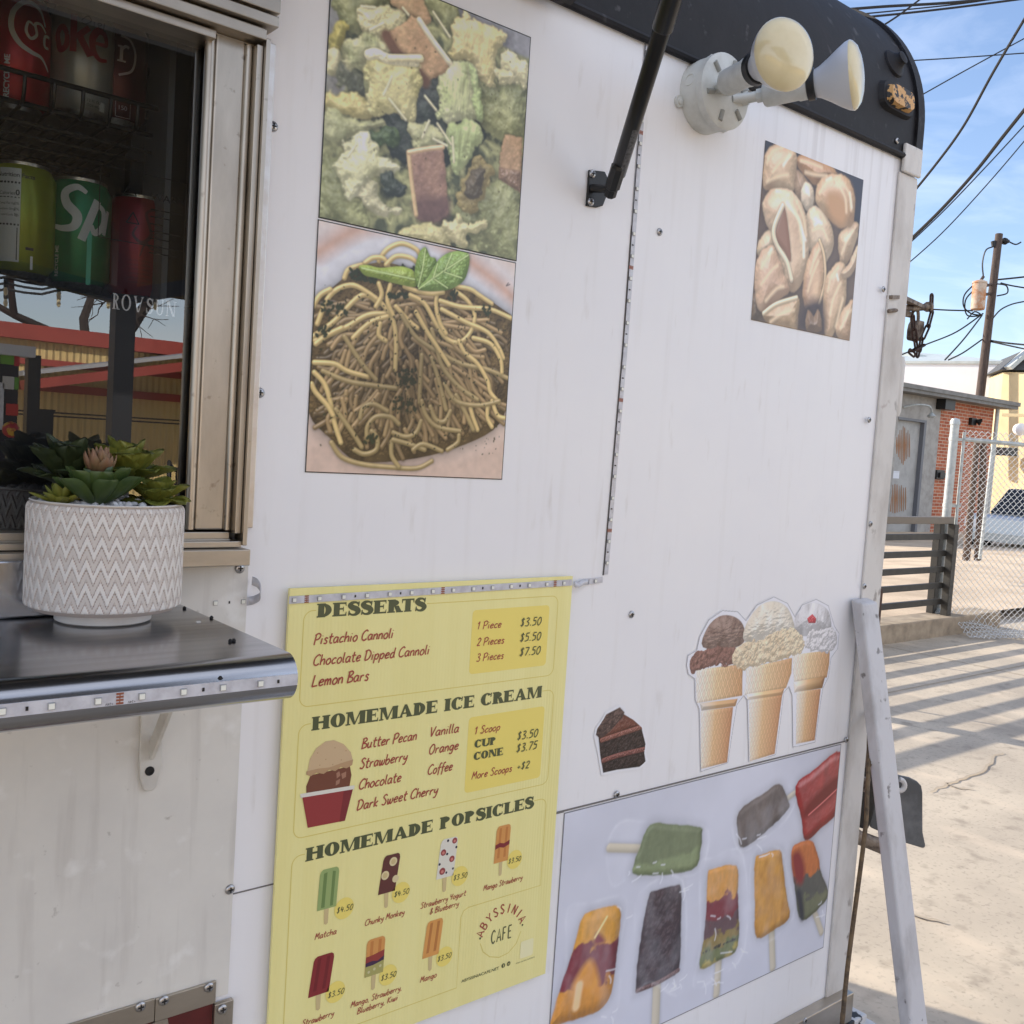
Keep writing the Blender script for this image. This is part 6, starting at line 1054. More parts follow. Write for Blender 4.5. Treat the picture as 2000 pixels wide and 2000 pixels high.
def logo(f):
    word_ = 'ABYSSINIA'; cx, cy_, R = 364, 527, 36
    G_ = {'A': [[(0, 0), (.5, 1.25), (1, 0)], [(.2, .4), (.8, .4)]], 'B': [[(0, 0), (0, 1.25)], [(0, 1.25), (.6, 1.2), (.7, .95), (.5, .68), (0, .65)], [(0, .65), (.7, .6), (.8, .3), (.55, 0), (0, 0)]], 'Y': [[(0, 1.25), (.5, .6), (1, 1.25)], [(.5, .6), (.5, 0)]], 'S': [[(.85, 1.05), (.5, 1.27), (.12, 1.0), (.5, .64), (.88, .3), (.5, -.02), (.1, .2)]], 'I': [[(.5, 0), (.5, 1.25)]], 'N': [[(.1, 0), (.1, 1.25)], [(.1, 1.25), (.9, 0)], [(.9, 0), (.9, 1.25)]], 'C': [[(.85, 1.05), (.5, 1.27), (.1, .9), (.1, .3), (.5, -.02), (.85, .2)]], 'F': [[(.1, 0), (.1, 1.25)], [(.1, 1.25), (.8, 1.25)], [(.1, .68), (.65, .68)]], 'E': [[(.1, 0), (.1, 1.25)], [(.1, 1.25), (.8, 1.25)], [(.1, .68), (.65, .68)], [(.1, 0), (.8, 0)]]}
    f.G_ = G_
    for i, c in enumerate(word_):
        a = R_(158-(158-24)*i/(len(word_)-1)); t_ = (math.sin(a), math.cos(a)); up_ = (math.cos(a), -math.sin(a)); base = (cx+R*math.cos(a), cy_-R*math.sin(a)); wd = 7.8
        for st in G_[c]:
            pts = [(base[0]+(px-.5)*wd*t_[0]+py*10.5*up_[0], base[1]+(px-.5)*wd*t_[1]+py*10.5*up_[1]) for px, py in st]; f.line(pts, 1.9, smooth=c in 'BSC' and len(st) > 3)
part('logo_lettering', RED, logo, .0003)
def cafe(f):
    class D: pass
    d_ = Fl(); logo(d_); G_ = d_.G_
    for i, c in enumerate('CAFE'):
        for st in G_[c]: f.line([(346+i*10.3+px*7.6, 532-py*15) for px, py in st], 1.9, smooth=c == 'C')
        pass
part('logo_lettering', GRN, cafe, .0003)
for x, y, r in ((325, 518, 1.6), (404, 519, 1.6), (372, 572, 3.4), (382, 572, 3.4)): part('logo_dot', GRN, lambda f: f.disc(x, y, r), .0003)
b = MB(); print_text(b, 'ABYSSINIACAFE.NET', 6, lambda u, v: pl_(296+u, 575-v, .0003), .06, fitw=68); b.build('web_address', GRN, MN)
b = MB(); print_text(b, 'FIND US ON GOOGLE', 2.6, lambda u, v: pl_(396+u, 577-v, .0003), .0, fitw=36); b.build('small_lettering', GRN, MN)
part('social_icons', ink('icon_pale', (222, 212, 140)), lambda f: (f.line([(373.4, 570.2), (372.2, 570.6), (372, 574.6)], .8), f.line([(371, 572), (373.2, 572)], .7), f.line(f.rrect(380.4, 570.4, 383.6, 573.6, 1), .4, smooth=False), f.disc(382, 572, .8)), .00045)
part('code_panel', ink('code_pale', (240, 234, 186)), lambda f: f.poly(f.rrect(403, 545, 428, 571, 3)), .0003)
led_strip('light strip along the top edge of the yellow menu board', [(o.x-.003, WALL-.0105-bow(u), o.z-.0155+.004*u/457) if False else (o.x+u/1000., WALL-.0107-bow(u), o.z-(.0135-.0045*u/457)) for u in (-1, 57, 114, 171, 228, 285, 343, 400, 455)], NW, .006, pads=(0,), width=.009)
T = led_strip('twisted stub of light strip between the menu board and the panel seam', [W(1150, 1136, .0008), W(1176, 1132, .0008)], NW, .012, pads=(9,), width=.009)
curl(T, [W(1150, 1136, .001), W(1140, 1137, .006), W(1131, 1142, .012), W(1122, 1140, .010)], .009)
# ================================================================ yard beyond the trailer
m_curb = mat('old_concrete', (168, 152, 130), .9, rgb2=(112, 100, 86), nscale=6, lo=.4, hi=.7, namt=.8, bump=.6, bscale=30)
b = MB(); b.box((1.9, 4.47, -.1), (10.15, 4.75, .17)); tag(b.build('curb', m_curb, bevel=.01), kind='structure')
m_lot = mat('gravel_lot', (206, 184, 156), .95, rgb2=(166, 146, 122), nscale=1.2, namt=.8, bump=.5, bscale=60, detail=12); mix_layer(m_lot, (150, 134, 114), 40, .55, .7, .5)
g = MB(); xs = [-8+i*2. for i in range(0, 36)]; ys = [4.76, 5.5, 6.5, 7.5, 8.5, 10, 11.5, 13, 15, 18, 24]
g.add([(x, y, ground_z(x, y)+(.10 if y < 8 else .02)) for y in ys for x in xs], [(j*len(xs)+i, j*len(xs)+i+1, (j+1)*len(xs)+i+1, (j+1)*len(xs)+i) for j in range(len(ys)-1) for i in range(len(xs)-1)]); tag(g.build('lot_surface', m_lot, org=(10, 8, 0)), kind='structure')
m_rail = mat('dark_bronze_steel', (58, 55, 50), .5, .2, rgb2=(40, 38, 36), nscale=12, namt=.7)
RL = thing('railing', 'dark steel railing with flat horizontal bars on the concrete curb', 'railing', (6.5, 4.62, .0)); yr = 4.62
b = MB(); b.box((2.2, yr-.035, 1.045), (9.24, yr+.035, 1.11)); b.build('top_rail', mat('top_rail_steel', (112, 102, 90), .5, .2), RL, bevel=.004)
for z in (.30, .455, .61, .765, .925): b = MB(); b.box((2.2, yr-.018, z-.030), (9.16, yr+.018, z+.026)); b.build('bar', m_rail, RL, bevel=.003)
for x, yq in ((2.6, yr), (9.2, yr-.05), (9.2, yr+.09)): b = MB(); b.box((x-.04, yq-.035, -.04 if yq < yr else .1), (x+.04, yq+.035, 1.045)); b.build('post', m_rail, RL, bevel=.004)
for x in (5.35, 7.15): b = MB(); b.tube([(x, yr+.03, .16), (x, yr+.03, 1.05)], .012, 8); b.build('baluster', m_rail, RL)
b = MB(); b.tube([(4.97, yr+.02, .1), (4.97, yr+.02, 2.9)], .075, 16); tag(b.build('steel_post', m_rail, smooth=True), 'round steel post standing behind the trailer', 'post')
# chain link gate
m_galv = mat('galvanised_pipe', (186, 190, 188), .5, .4, rgb2=(150, 156, 154), nscale=14, namt=.7)
m_link = mat('galvanised_wire', (206, 206, 204), .5, .1)
H = Vector((9.30, 4.70, .17)); e = atZ(2000, 1273, .02); dv = Vector((.80, -.60, 0))
b = MB(); b.tube([(H.x, H.y, .0), (H.x, H.y, 2.0)], .041, 18); FP = b.build('fence_post', m_galv, smooth=True); tag(FP, 'thick galvanised fence post beside the end of the dark railing', 'post')
b = MB(); b.lathe([(.047, 0), (.047, .03), (.036, .055), (.0, .065)], (H.x, H.y, 1.995), (0, 0, 1), 18); b.build('post_cap', m_galv, FP, org=WL[FP.name], smooth=True)
for z in (1.84, 1.2, .62): b = MB(); b.lathe([(.045, 0), (.045, .035)], (H.x, H.y, z), (0, 0, 1), 18, capa=False, capb=False); b.bar((H.x, H.y, z+.016), (H.x+dv.x*.13, H.y+dv.y*.13, z+.016), .012, .03); b.build('hinge_band', m_galv, FP, org=WL[FP.name])
b = MB(); b.lathe([(.10, 0), (.10, .02), (.06, .05)], (H.x, H.y, .165), (0, 0, 1), 18); b.build('base_flange', m_galv, FP, org=WL[FP.name], smooth=True)
GL = 2.6; G = thing('chain_link_gate', 'galvanised chain link gate swung open towards the yard', 'gate', H+dv*1.8)
gp = lambda s, z: Vector((H.x+dv.x*(.10+s), H.y+dv.y*(.10+s), z))
b = MB(); b.tube([gp(0, .08), gp(0, 1.93)], .015, 14); b.tube([gp(0, 1.86), gp(GL, 1.80)], .020, 14); b.tube([gp(GL, .05), gp(GL, 1.84)], .024, 14); b.build('gate_frame', m_galv, G, smooth=True)
b = MB(); p_ = .058; hz = .031; nrmv = Vector((dv.y, -dv.x, 0)); nrmv = nrmv if nrmv.x < 0 else -nrmv      # towards the yard
def mesh_pt(s, j, side):                                   # down the gate, then loose along the ground
    dn_ = j*hz; lim = 1.88-.14*max(0, 1-s/.5)
    if dn_ < lim: return gp(s, 1.95-dn_)+nrmv*side
    k = dn_-lim; return gp(s, max(.045-.05*k+side*.5+.012*math.sin(j*2.1+s*9), .012)+.14*max(0, 1-s/.5)*max(0, 1-k*2.2))+nrmv*(k*.93)
for half in (0, 1):
    for k in range(0, int(GL/p_)):
        s0 = k*p_+half*p_*.5; pts = [mesh_pt(s0+(p_*.53 if (j+half) % 2 else -p_*.03), j, .004*(1 if j % 2 else -1)) for j in range(int(2.3/hz))]
        b.tube(pts, .0034, 5)
b.build('chain_link_mesh', m_link, G)
# ---------------------------------------------------------------- brick building with the rusty door
YB = 16.5; fB = lambda x, y: atY(*z5(x, y), YB); GZ = ground_z(0, 20)
m_brick = bpy.data.materials.new('brick'); m_brick.use_nodes = True; n_ = m_brick.node_tree.nodes; l_ = m_brick.node_tree.links; bt = n_.new('ShaderNodeTexBrick'); tcn = n_.new('ShaderNodeTexCoord'); mpn = n_.new('ShaderNodeMapping'); mpn.inputs['Rotation'].default_value = (R_(-90), 0, 0)
bt.inputs['Color1'].default_value = tuple(s2l((186, 108, 74)))+(1,); bt.inputs['Color2'].default_value = tuple(s2l((160, 84, 58)))+(1,); bt.inputs['Mortar'].default_value = tuple(s2l((190, 170, 150)))+(1,); bt.inputs['Scale'].default_value = 1; bt.inputs['Brick Width'].default_value = .34; bt.inputs['Row Height'].default_value = .11; bt.inputs['Mortar Size'].default_value = .012
l_.new(tcn.outputs['Object'], mpn.inputs[0]); l_.new(mpn.outputs[0], bt.inputs[0]); l_.new(bt.outputs[0], n_['Principled BSDF'].inputs['Base Color']); n_['Principled BSDF'].inputs['Roughness'].default_value = .9
m_cem = mat('grey_cement', (168, 164, 158), .9, rgb2=(140, 136, 130), nscale=3, namt=.8)
L0 = fB(345, 260); R0 = fB(975, 345); zt = max(L0.z, R0.z); xr = R0.x; xl = L0.x-9
BB = thing('brick_building', 'low red brick building with grey rust streaked door', 'building', ((xl+xr)/2, YB, GZ))
dl, dr, dt = fB(325, 437), fB(530, 460), fB(430, 450).z
b = MB(); b.box((dr.x+1.0, YB, GZ), (xr, YB+.3, zt)); b.box((xr-.3, YB+.3, GZ), (xr, YB+8, zt)); b.build('brick_wall', m_brick, BB)
dl_x = dr.x-1.15*1.32; hw = fB(600, 700).x
b = MB(); b.box((dr.x+.0, YB-.02, GZ), (dr.x+1.0, YB+.3, zt)); b.box((xl, YB-.02, dt), (dr.x, YB+.3, zt)); b.box((xl, YB-.02, GZ), (dl_x-.1, YB+.3, dt)); b.build('cement_wall', m_cem, BB)
m_door = mat('grey_door', (168, 166, 162), .6, rgb2=(146, 144, 140), nscale=3, namt=.8)
b = MB(); b.box((dl_x-.1, YB+.1, GZ), (dr.x-.02, YB+.16, dt-.03)); D_ = b.build('door', m_door, BB)
m_rust = mat('rust_streak', (150, 118, 92), .9, rgb2=(158, 104, 62), nscale=2.6, lo=.45, hi=.6, namt=1, stretch=(2.2, 1, .35), detail=6)
rg2 = random.Random(11)
for (x0_, y0_, x1_, y1_, nn_) in ((372, 490, 462, 735, 9), (292, 855, 438, 1040, 11)):
    for k in range(nn_):
        xm = x0_+(x1_-x0_)*(k+.5)/nn_; f_ = 1-abs((k+.5)/nn_-.5)*(1.5 if nn_ == 9 else .5); top = y0_+(y1_-y0_)*(1-f_)*rg2.uniform(.2, .7); bot = y1_-(y1_-y0_)*(1-f_)*rg2.uniform(.2, .6); w2 = (x1_-x0_)/nn_*rg2.uniform(.25, .55)
        p_ = [fB(xm-w2*.4, top), fB(xm+w2*.4, top), fB(xm+w2, (top+bot)/2), fB(xm+w2*.5, bot), fB(xm-w2*.5, bot), fB(xm-w2, (top+bot)/2)]
        b = MB(); b.prism([(v.x, YB+.098-.0007*k, v.z) for v in p_], (0, -.0005, 0)); b.build('rust_patch', m_rust, D_)
a, c = fB(305, 770), fB(388, 822); b = MB(); b.box((a.x, YB+.085, c.z), (c.x, YB+.095, a.z-.04)); b.box((a.x, YB+.085, a.z-.035), (c.x, YB+.095, a.z)); b.build('door_notice', mat('white_notice', (214, 216, 222), .5), D_)
b = MB(); b.box((dr.x-.02, YB-.04, GZ), (dr.x+.12, YB+.2, dt+.05)); b.box((dl_x-.1, YB-.04, dt-.03), (dr.x-.021, YB+.2, dt+.05)); b.build('door_frame', mat('door_frame_grey', (104, 106, 112), .5), BB)
b = MB(); e0 = fB(345, 235); e1 = fB(1060, 345); f0 = atY(*z5(345, 256), YB-.6).z; f1 = atY(*z5(345, 204), YB-.6).z; fm = f0*.55+f1*.45; b.box((xl, YB-.55, f0), (e1.x-.4, YB+8.4, fm)); b.box((xl, YB-.6, fm), (e1.x-.35, YB+8.5, f1)); b.build('roof', mat('grey_fascia', (132, 130, 126), .8, rgb2=(104, 102, 98), nscale=3, namt=.7), BB)
b = MB(); b.tube(cat([fB(392, 372)+Vector((0, -.05, 0)), fB(430, 355)+Vector((0, -.3, 0)), fB(470, 365)+Vector((0, -.5, 0)), fB(487, 405)+Vector((0, -.5, 0))], 5), .03, 8); b.lathe([(.04, .1), (.14, 0), (.1, -.06)], fB(483, 425)+Vector((0, -.5, 0)), (0, 0, 1), 14); b.build('door_lamp', m_galv, BB, smooth=True)
a, c = fB(605, 318), fB(660, 392); b = MB(); b.box((a.x, YB-.35, c.z), (c.x, YB-.03, a.z)); b.build('vent_box', m_blk, BB)
b = MB(); a = fB(830, 462); b.box((a.x-.22, YB-.12, a.z-.12), (a.x+.12, YB-.001, a.z+.12)); b.lathe([(.05, 0), (.13, .14), (.11, .15)], a+Vector((.1, -.12, .04)), (.6, -.7, -.3), 14); b.build('wall_lamp', m_blk, BB)
a, c = fB(600, 765), fB(652, 825); b = MB(); b.box((a.x, YB-.08, c.z), (c.x-.1, YB-.021, a.z)); b.box((a.x+.12, YB-.14, c.z+.05), (c.x, YB-.081, c.z+.22)); b.build('letter_box', m_blk, BB)
b = MB(); b.tube([(xr+.10, YB-.08, GZ), (xr+.10, YB-.08, zt+.1)], .07, 10); b.build('down_pipe', m_galv, BB)
# ---------------------------------------------------------------- buildings further back
def far_box(name, label, m, tl, tr, depth_l, depth_r, back, zb, cat_='building'):
    A, C = at(*tl, depth_l), at(*tr, depth_r); T = thing(name, label, cat_, ((A.x+C.x)/2, (A.y+C.y)/2, zb)); bv = Vector((.80, .60, 0)).normalized()*back; b = MB()
    b.hexa([Vector((A.x, A.y, zb)), Vector((C.x, C.y, zb)), Vector((C.x, C.y, zb))+bv, Vector((A.x, A.y, zb))+bv, A, C, C+bv, A+bv]); b.build('wall', m, T); return T, A, C, bv
m_wht = mat('white_stucco', (238, 238, 238), .85, rgb2=(226, 226, 226), nscale=.6, namt=.7); m_crm = mat('cream_stucco', (216, 198, 156), .85, rgb2=(200, 180, 140), nscale=.8, namt=.7); m_metal = mat('grey_green_roof', (196, 202, 198), .5, rgb2=(170, 176, 172), nscale=2, namt=.7)
T, A, C, bv = far_box('white_building', 'flat white building with grey metal roof behind the brick one', m_wht, z5(150, 98), z5(1012, 100), 46, 42, 14, -1)
b = MB(); b.hexa([A+Vector((0, -.4, .0)), C+Vector((0, -.4, 0)), C+bv, A+bv, A+Vector((0, -.4, .12)), C+Vector((0, -.4, .12)), C+bv+Vector((0, 0, 1.9)), A+bv+Vector((0, 0, 2.3))]); b.build('roof', m_metal, T)
for x, y, w in ((520, 48, 70), (450, 60, 16), (560, 62, 10)):
    c = at(*z5(x, y), 52); b = MB(); b.box((c.x-w*.009, c.y, c.z-.9), (c.x+w*.009, c.y+2, c.z+.05)); b.build('roof_vent', m_metal, T)
b = MB(); q0, q1 = at(*z5(1012, 112), 41.9), at(*z5(1036, 300), 41.9); b.box((q0.x, q0.y-.3, -1), (q1.x+.1, q1.y, q0.z)); b.build('corner_trim', mat('brown_trim', (128, 114, 100), .8), T)
T, A, C, bv = far_box('cream_building', 'cream stucco building with grey shingled gable at the right edge', m_crm, z5(1030, 150), z5(1600, 160), 40, 36, 12, -1)
b = MB(); g0, g1, g2 = at(*z5(1010, 135), 39.7), at(*z5(1140, 20), 39.7), at(*z5(1330, 140), 39.0); b.prism([g0, g1, g2], bv*.9); b.build('gable', mat('shingle', (92, 94, 96), .9, rgb2=(60, 62, 66), nscale=14, namt=.9, stretch=(.5, .5, 4)), T)
b = MB(); 
for s, t_ in ((g0, g1), (g1, g2)): b.bar(s+Vector((0, -.3, .05)), t_+Vector((0, -.3, .05)), .5, .16)
b.build('roof_edge', m_metal, T)
a, c = at(*z5(1055, 625), 38.8), at(*z5(1115, 680), 38.8); b = MB(); b.hexa([Vector((a.x, a.y, c.z)), Vector((c.x, c.y, c.z)), Vector((c.x, c.y+.8, c.z)), Vector((a.x, a.y+.8, c.z)), Vector((a.x, a.y, a.z)), Vector((c.x, c.y, a.z)), Vector((c.x, c.y+.8, a.z)), Vector((a.x, a.y+.8, a.z))]); WN = b.build('window', mat('window_dark', (60, 64, 68), .2), T)
for zq in (420,): a, c = at(*z5(1025, zq), 39.0), at(*z5(1300, zq+6), 37.8); b = MB(); b.bar(a, c, .12, .12); b.build('string_course', m_crm, T)
for x, y in ((1115, 512),): c = at(*z5(x, y), 38.2); b = MB(); b.lathe([(.05, 0), (.22, .1), (.24, .35), (.1, .45)], c, (-.6, -.7, 0), 14); b.build('wall_light', m_wht, T, smooth=True)
# parked pickup seen through the mesh
Pk = thing('parked_pickup', 'silver pickup truck parked in the shade beyond the chain link gate', 'truck', at(*z5(1090, 1010), 24)); pb_ = WL[Pk.name]; m_car = mat('silver_paint', (170, 176, 182), .3, .5, coat=.6); m_tire = mat('tyre', (22, 22, 22), .8); m_gl = mat('dark_glass', (20, 24, 28), .1)
px_ = pb_.x; py_ = pb_.y; pz_ = GZ
b = MB(); b.hexa([(px_-.6, py_-.9, pz_+.45), (px_+5, py_-.9, pz_+.45), (px_+5, py_+.9, pz_+.45), (px_-.6, py_+.9, pz_+.45), (px_-.55, py_-.85, pz_+1.05), (px_+5, py_-.85, pz_+1.1), (px_+5, py_+.85, pz_+1.1), (px_-.55, py_+.85, pz_+1.05)]); b.build('body', m_car, Pk, bevel=.08)
b = MB(); b.hexa([(px_+.5, py_-.82, pz_+1.06), (px_+3, py_-.82, pz_+1.06), (px_+3, py_+.82, pz_+1.06), (px_+.5, py_+.82, pz_+1.06), (px_+1.1, py_-.65, pz_+1.7), (px_+2.7, py_-.65, pz_+1.7), (px_+2.7, py_+.65, pz_+1.7), (px_+1.1, py_+.65, pz_+1.7)]); b.build('cab', m_gl, Pk, bevel=.06)
for x in (.4, 3.9):
    for s in (-1, 1): b = MB(); b.lathe([(.2, 0), (.36, .02), (.37, .2), (.2, .22)], (px_+x, py_+s*.86-(.11), pz_+.37), (0, 1, 0), 24); w_ = b.build('wheel', m_tire, Pk, smooth=True)
b = MB(); b.box((px_-.66, py_-.8, pz_+.42), (px_-.56, py_+.8, pz_+.62)); b.build('bumper', m_galv, Pk)
for s in (-1, 1): b = MB(); b.box((px_-.63, py_+s*.7-.15, pz_+.72), (px_-.54, py_+s*.7+.15, pz_+.92)); b.build('headlight', m_wht, Pk)
# two weathered trunks behind the mesh
m_bark = mat('weathered_wood', (104, 84, 70), .9, rgb2=(66, 52, 44), nscale=10, namt=.9, stretch=(3, 3, .3), bump=.6, bscale=20)
for (xa_, xb_), lab in (((862, 812), 'left dark wooden post seen through the chain link mesh'), ((905, 885), 'right dark wooden post seen through the chain link mesh')):
    b = MB(); b.tube([at(*z5(xb_, 1150), 13.4)+Vector((0, 0, -.4)), at(*z5((xa_+xb_)/2, 870), 13.3), at(*z5(xa_, 590), 13.2)], [.05, .046, .04], 10); tag(b.build('wooden_post', m_bark, smooth=True), lab, 'post')
b = MB(); b.tube([at(*z5(905, 1080), 12.5)+Vector((0, 0, -.5)), at(*z5(965, 600), 12.5)], [.022, .018], 10); tag(b.build('fence_pipe', m_galv, smooth=True), 'thin leaning pipe between wooden posts and pickup', 'pipe')
# ---------------------------------------------------------------- utility pole and wires
zU = zoom(1650, 0, 2.76)
m_pole = mat('pole_wood', (92, 78, 70), .9, rgb2=(60, 50, 46), nscale=8, namt=.9, stretch=(3, 3, .3)); UD = 40.
UP = thing('utility_pole', 'wooden utility pole carrying a rusty transformer', 'utility pole', (at(*zU(740, 1932), UD).x, at(*zU(740, 1932), UD).y, 0))
t0, t1 = at(*zU(832, 1262), UD), at(*zU(757, 1900), UD); b = MB(); b.tube([t1+(t1-t0)*.9, t1, t0], [.175, .17, .145], 14); b.build('pole', m_pole, UP, smooth=True)
m_trust = mat('rusty_can', (196, 176, 156), .7, rgb2=(176, 116, 70), nscale=2.2, lo=.44, hi=.62, namt=1); c0, c1_ = at(*zU(716, 1668), UD-.6), at(*zU(728, 1520), UD-.6)
b = MB(); b.lathe([(.25, 0), (.265, .05), (.265, (c1_-c0).length-.08), (.29, (c1_-c0).length-.07), (.28, (c1_-c0).length), (.14, (c1_-c0).length+.06)], c0, c1_-c0, 22); TF = b.build('transformer', m_trust, UP, smooth=True)
b = MB(); b.tube([c1_, at(*zU(748, 1490), UD-.6)], .06, 8); b.tube([c0+(c1_-c0)*.8, t0+(t1-t0)*.42], .06, 8); b.tube([c0+(c1_-c0)*.5, t0+(t1-t0)*.5], .06, 8); b.build('bushing', m_pole, TF)
b = MB(); b.tube([at(*zU(800, 1300), UD), at(*zU(805, 1330), UD)], .1, 8); b.tube([at(*zU(845, 1295), UD), at(*zU(885, 1302), UD)], .07, 8); b.lathe([(.1, 0), (.14, .05), (.1, .1), (.14, .15), (.1, .2)], at(*zU(856, 1298), UD), _v if False else (1, 0, 0), 10); b.build('insulator', m_blk, UP)
b = MB()
for pts in ([(800, 1330), (760, 1350), (742, 1420), (748, 1500)], [(690, 1540), (645, 1590), (640, 1650), (680, 1690), (740, 1700)], [(700, 1560), (650, 1620), (660, 1700), (740, 1700)], [(880, 1300), (920, 1318), (950, 1305)], [(795, 1720), (840, 1670), (900, 1640), (966, 1625)], [(815, 1530), (870, 1540), (875, 1580), (820, 1595)], [(660, 1720), (700, 1680), (740, 1700)]): b.tube(cat([at(*zU(*p), UD-.3) for p in pts], 5), .03, 5)
b.build('loose_wires', m_blk, UP)
m_cab = mat('black_cable', (20, 20, 22), .6)
def wire(label, pts, dep, r, m=m_cab):
    b = MB(); P = [at(*zU(*p), d) for p, d in zip(pts, dep)]; b.tube(cat(P, 8) if len(P) > 2 else P, r, 6); tag(b.build('overhead_wire', m, smooth=True), label, 'wire', 'overhead wires in the sky')
Z0 = 0
wire('thick upper wire of the bundle crossing the top right corner', [(-120, 62), (200, 36), (600, 12), (1100, -40)], (16, 16, 16, 16), .022)
wire('middle wire of the bundle crossing the top right corner', [(-120, 95), (300, 55), (700, 10), (1100, -60)], (17, 17, 17, 17), .012)
wire('lower wire of the bundle crossing the top right corner', [(-120, 110), (200, 84), (600, 40), (1100, -25)], (16.5, 16.5, 16.5, 16.5), .018)
wire('steep cable rising from the roof edge to the top', [(120, 190), (280, 90), (440, -30)], (14, 14, 14), .014)
wire('thin pale wire running level across the open sky', [(300, 330), (600, 312), (1000, 284)], (30, 30, 30), .018)
wire('thin pale wire slanting up from the marker lamps', [(330, 560), (650, 380), (1000, 190)], (30, 30, 30), .020)
wire('heavy sagging cable dropping from the top right edge', [(300, 1120), (480, 900), (640, 680), (800, 390), (1000, 50)], (20, 19, 18, 17, 16), .026)
wire('thick double cable in the middle of the sky', [(270, 1370), (500, 1150), (700, 930), (850, 740), (1010, 540)], (20, 19, 18, 17, 16), .032)
wire('thin wire following just below the thick double cable', [(270, 1385), (520, 1150), (760, 900), (1010, 630)], (22, 22, 22, 22), .016)
wire('lowest thin wire slanting across the sky', [(260, 1490), (520, 1260), (780, 980), (1010, 710)], (24, 24, 24, 24), .016)
wire('thin wire from the utility pole to the right edge', [(820, 1508), (900, 1500), (1010, 1488)], (40, 40, 40), .035); wire('lower thin wire from the utility pole to the right', [(840, 1525), (900, 1540), (1010, 1558)], (40, 40, 40), .03)
wire('level wire left of the rusty transformer', [(430, 1665), (560, 1672), (690, 1675)], (41, 41, 41), .03); wire('fan of wires dropping left from the pole', [(745, 1690), (600, 1790), (430, 1860), (300, 1915)], (40, 39, 38, 37), .03); wire('second slanting wire left of the pole foot', [(740, 1700), (640, 1830), (540, 1940)], (40, 39, 38), .03)
wire('pair of wires leaving the pole foot to the right', [(780, 1835), (880, 1850), (1010, 1862)], (40, 39, 38), .035); wire('wire crossing below the pair at the pole foot', [(780, 1840), (880, 1862), (1010, 1890)], (40, 39, 38), .03); wire('wires running over the metal roof beside the pole', [(740, 1830), (640, 1900), (560, 1940)], (40, 39, 38), .03)
# ================================================================ the yard behind the camera, seen mirrored in the window
m_corr = mat('cream_corrugated', (226, 200, 140), .7, rgb2=(214, 186, 126), nscale=1.2, namt=.7); n_ = m_corr.node_tree.nodes; l_ = m_corr.node_tree.links; tcn = n_.new('ShaderNodeTexCoord'); wv = n_.new('ShaderNodeTexWave'); wv.inputs['Scale'].default_value = 3.2; bp = n_.new('ShaderNodeBump'); bp.inputs['Strength'].default_value = .8; bp.inputs['Distance'].default_value = .05; l_.new(tcn.outputs['Object'], wv.inputs[0]); l_.new(wv.outputs['Fac'], bp.inputs['Height']); l_.new(bp.outputs[0], n_['Principled BSDF'].inputs['Normal'])
m_redf = mat('red_fascia', (158, 66, 54), .6, rgb2=(138, 54, 46), nscale=2, namt=.6); mz = lambda x, y, yy: mirY(*z2(x, y), yy)
M0, M1 = mz(0, 640, -14), mz(1430, 700, -14); CB = thing('cream_warehouse', 'cream corrugated building with red roof trim across the yard', 'building', (5, -14, 0))
zt = (M0.z+M1.z)/2
b = MB(); b.box((-14, -20, 0), (24, -14, zt)); b.build('wall', m_corr, CB)
for z, hh in ((zt+.0, .22), (zt-.36, .10), (mz(700, 990, -14).z-.05, .12)): b = MB(); b.box((-14.1, -20.1, z), (24.1, -13.9+(.12 if z >= zt else -.02), z+hh)); b.build('red_band', m_redf, CB)
g0, g1 = mz(230, 930, -11.5), mz(1430, 790, -11.5); sl = (g1-g0); p0 = g0-sl*.05; p1 = g0+sl*2.6; b = MB(); b.bar(p0, p1, .12, .22, (0, 1, 0)); b.build('gable_fascia', m_redf, CB)
b = MB(); up_ = Vector((0, 0, .12)); b.hexa([p0+up_, p1+up_, Vector((p1.x, -14, p1.z))+up_, Vector((p0.x, -14, p0.z))+up_, p0+up_*1.4, p1+up_*1.4, Vector((p1.x, -14, p1.z))+up_*1.4, Vector((p0.x, -14, p0.z))+up_*1.4]); b.build('porch_roof', mat('porch_metal', (170, 172, 174), .5), CB)
# patio roof with post and beam
PA = thing('patio_roof', 'dark steel patio roof on posts across from the serving window', 'patio roof', (0, -4.5, 0)); m_pst = mat('dark_steel_post', (40, 42, 47), .5); m_deck = mat('dark_roof_deck', (20, 21, 23), .7)
b = MB(); b.hexa([(1.0, -7.4, 2.72), (3.9, -7.4, 2.72), (1.25, -1.15, 2.72), (.15, -1.15, 2.72), (1.0, -7.4, 2.80), (3.9, -7.4, 2.80), (1.25, -1.15, 2.80), (.15, -1.15, 2.80)]); b.build('roof_deck', m_deck, PA)
q0, q1 = mz(823, 900, -3.2), mz(968, 900, -3.2)
b = MB(); b.box((q0.x, -3.3, 0), (q1.x, -3.2, 2.72)); b.build('post', m_pst, PA)
b = MB(); b.bar(mz(900, 300, -3.2), mz(1480, 150, -3.2)+Vector((.3, 0, .05)), .07, .08); b.bar(mz(900, 300, -3.2), mz(1480, 150, -3.2)*0+Vector((-1.2, -3.2, 2.5)), .07, .08); b.build('brace', m_pst, PA)
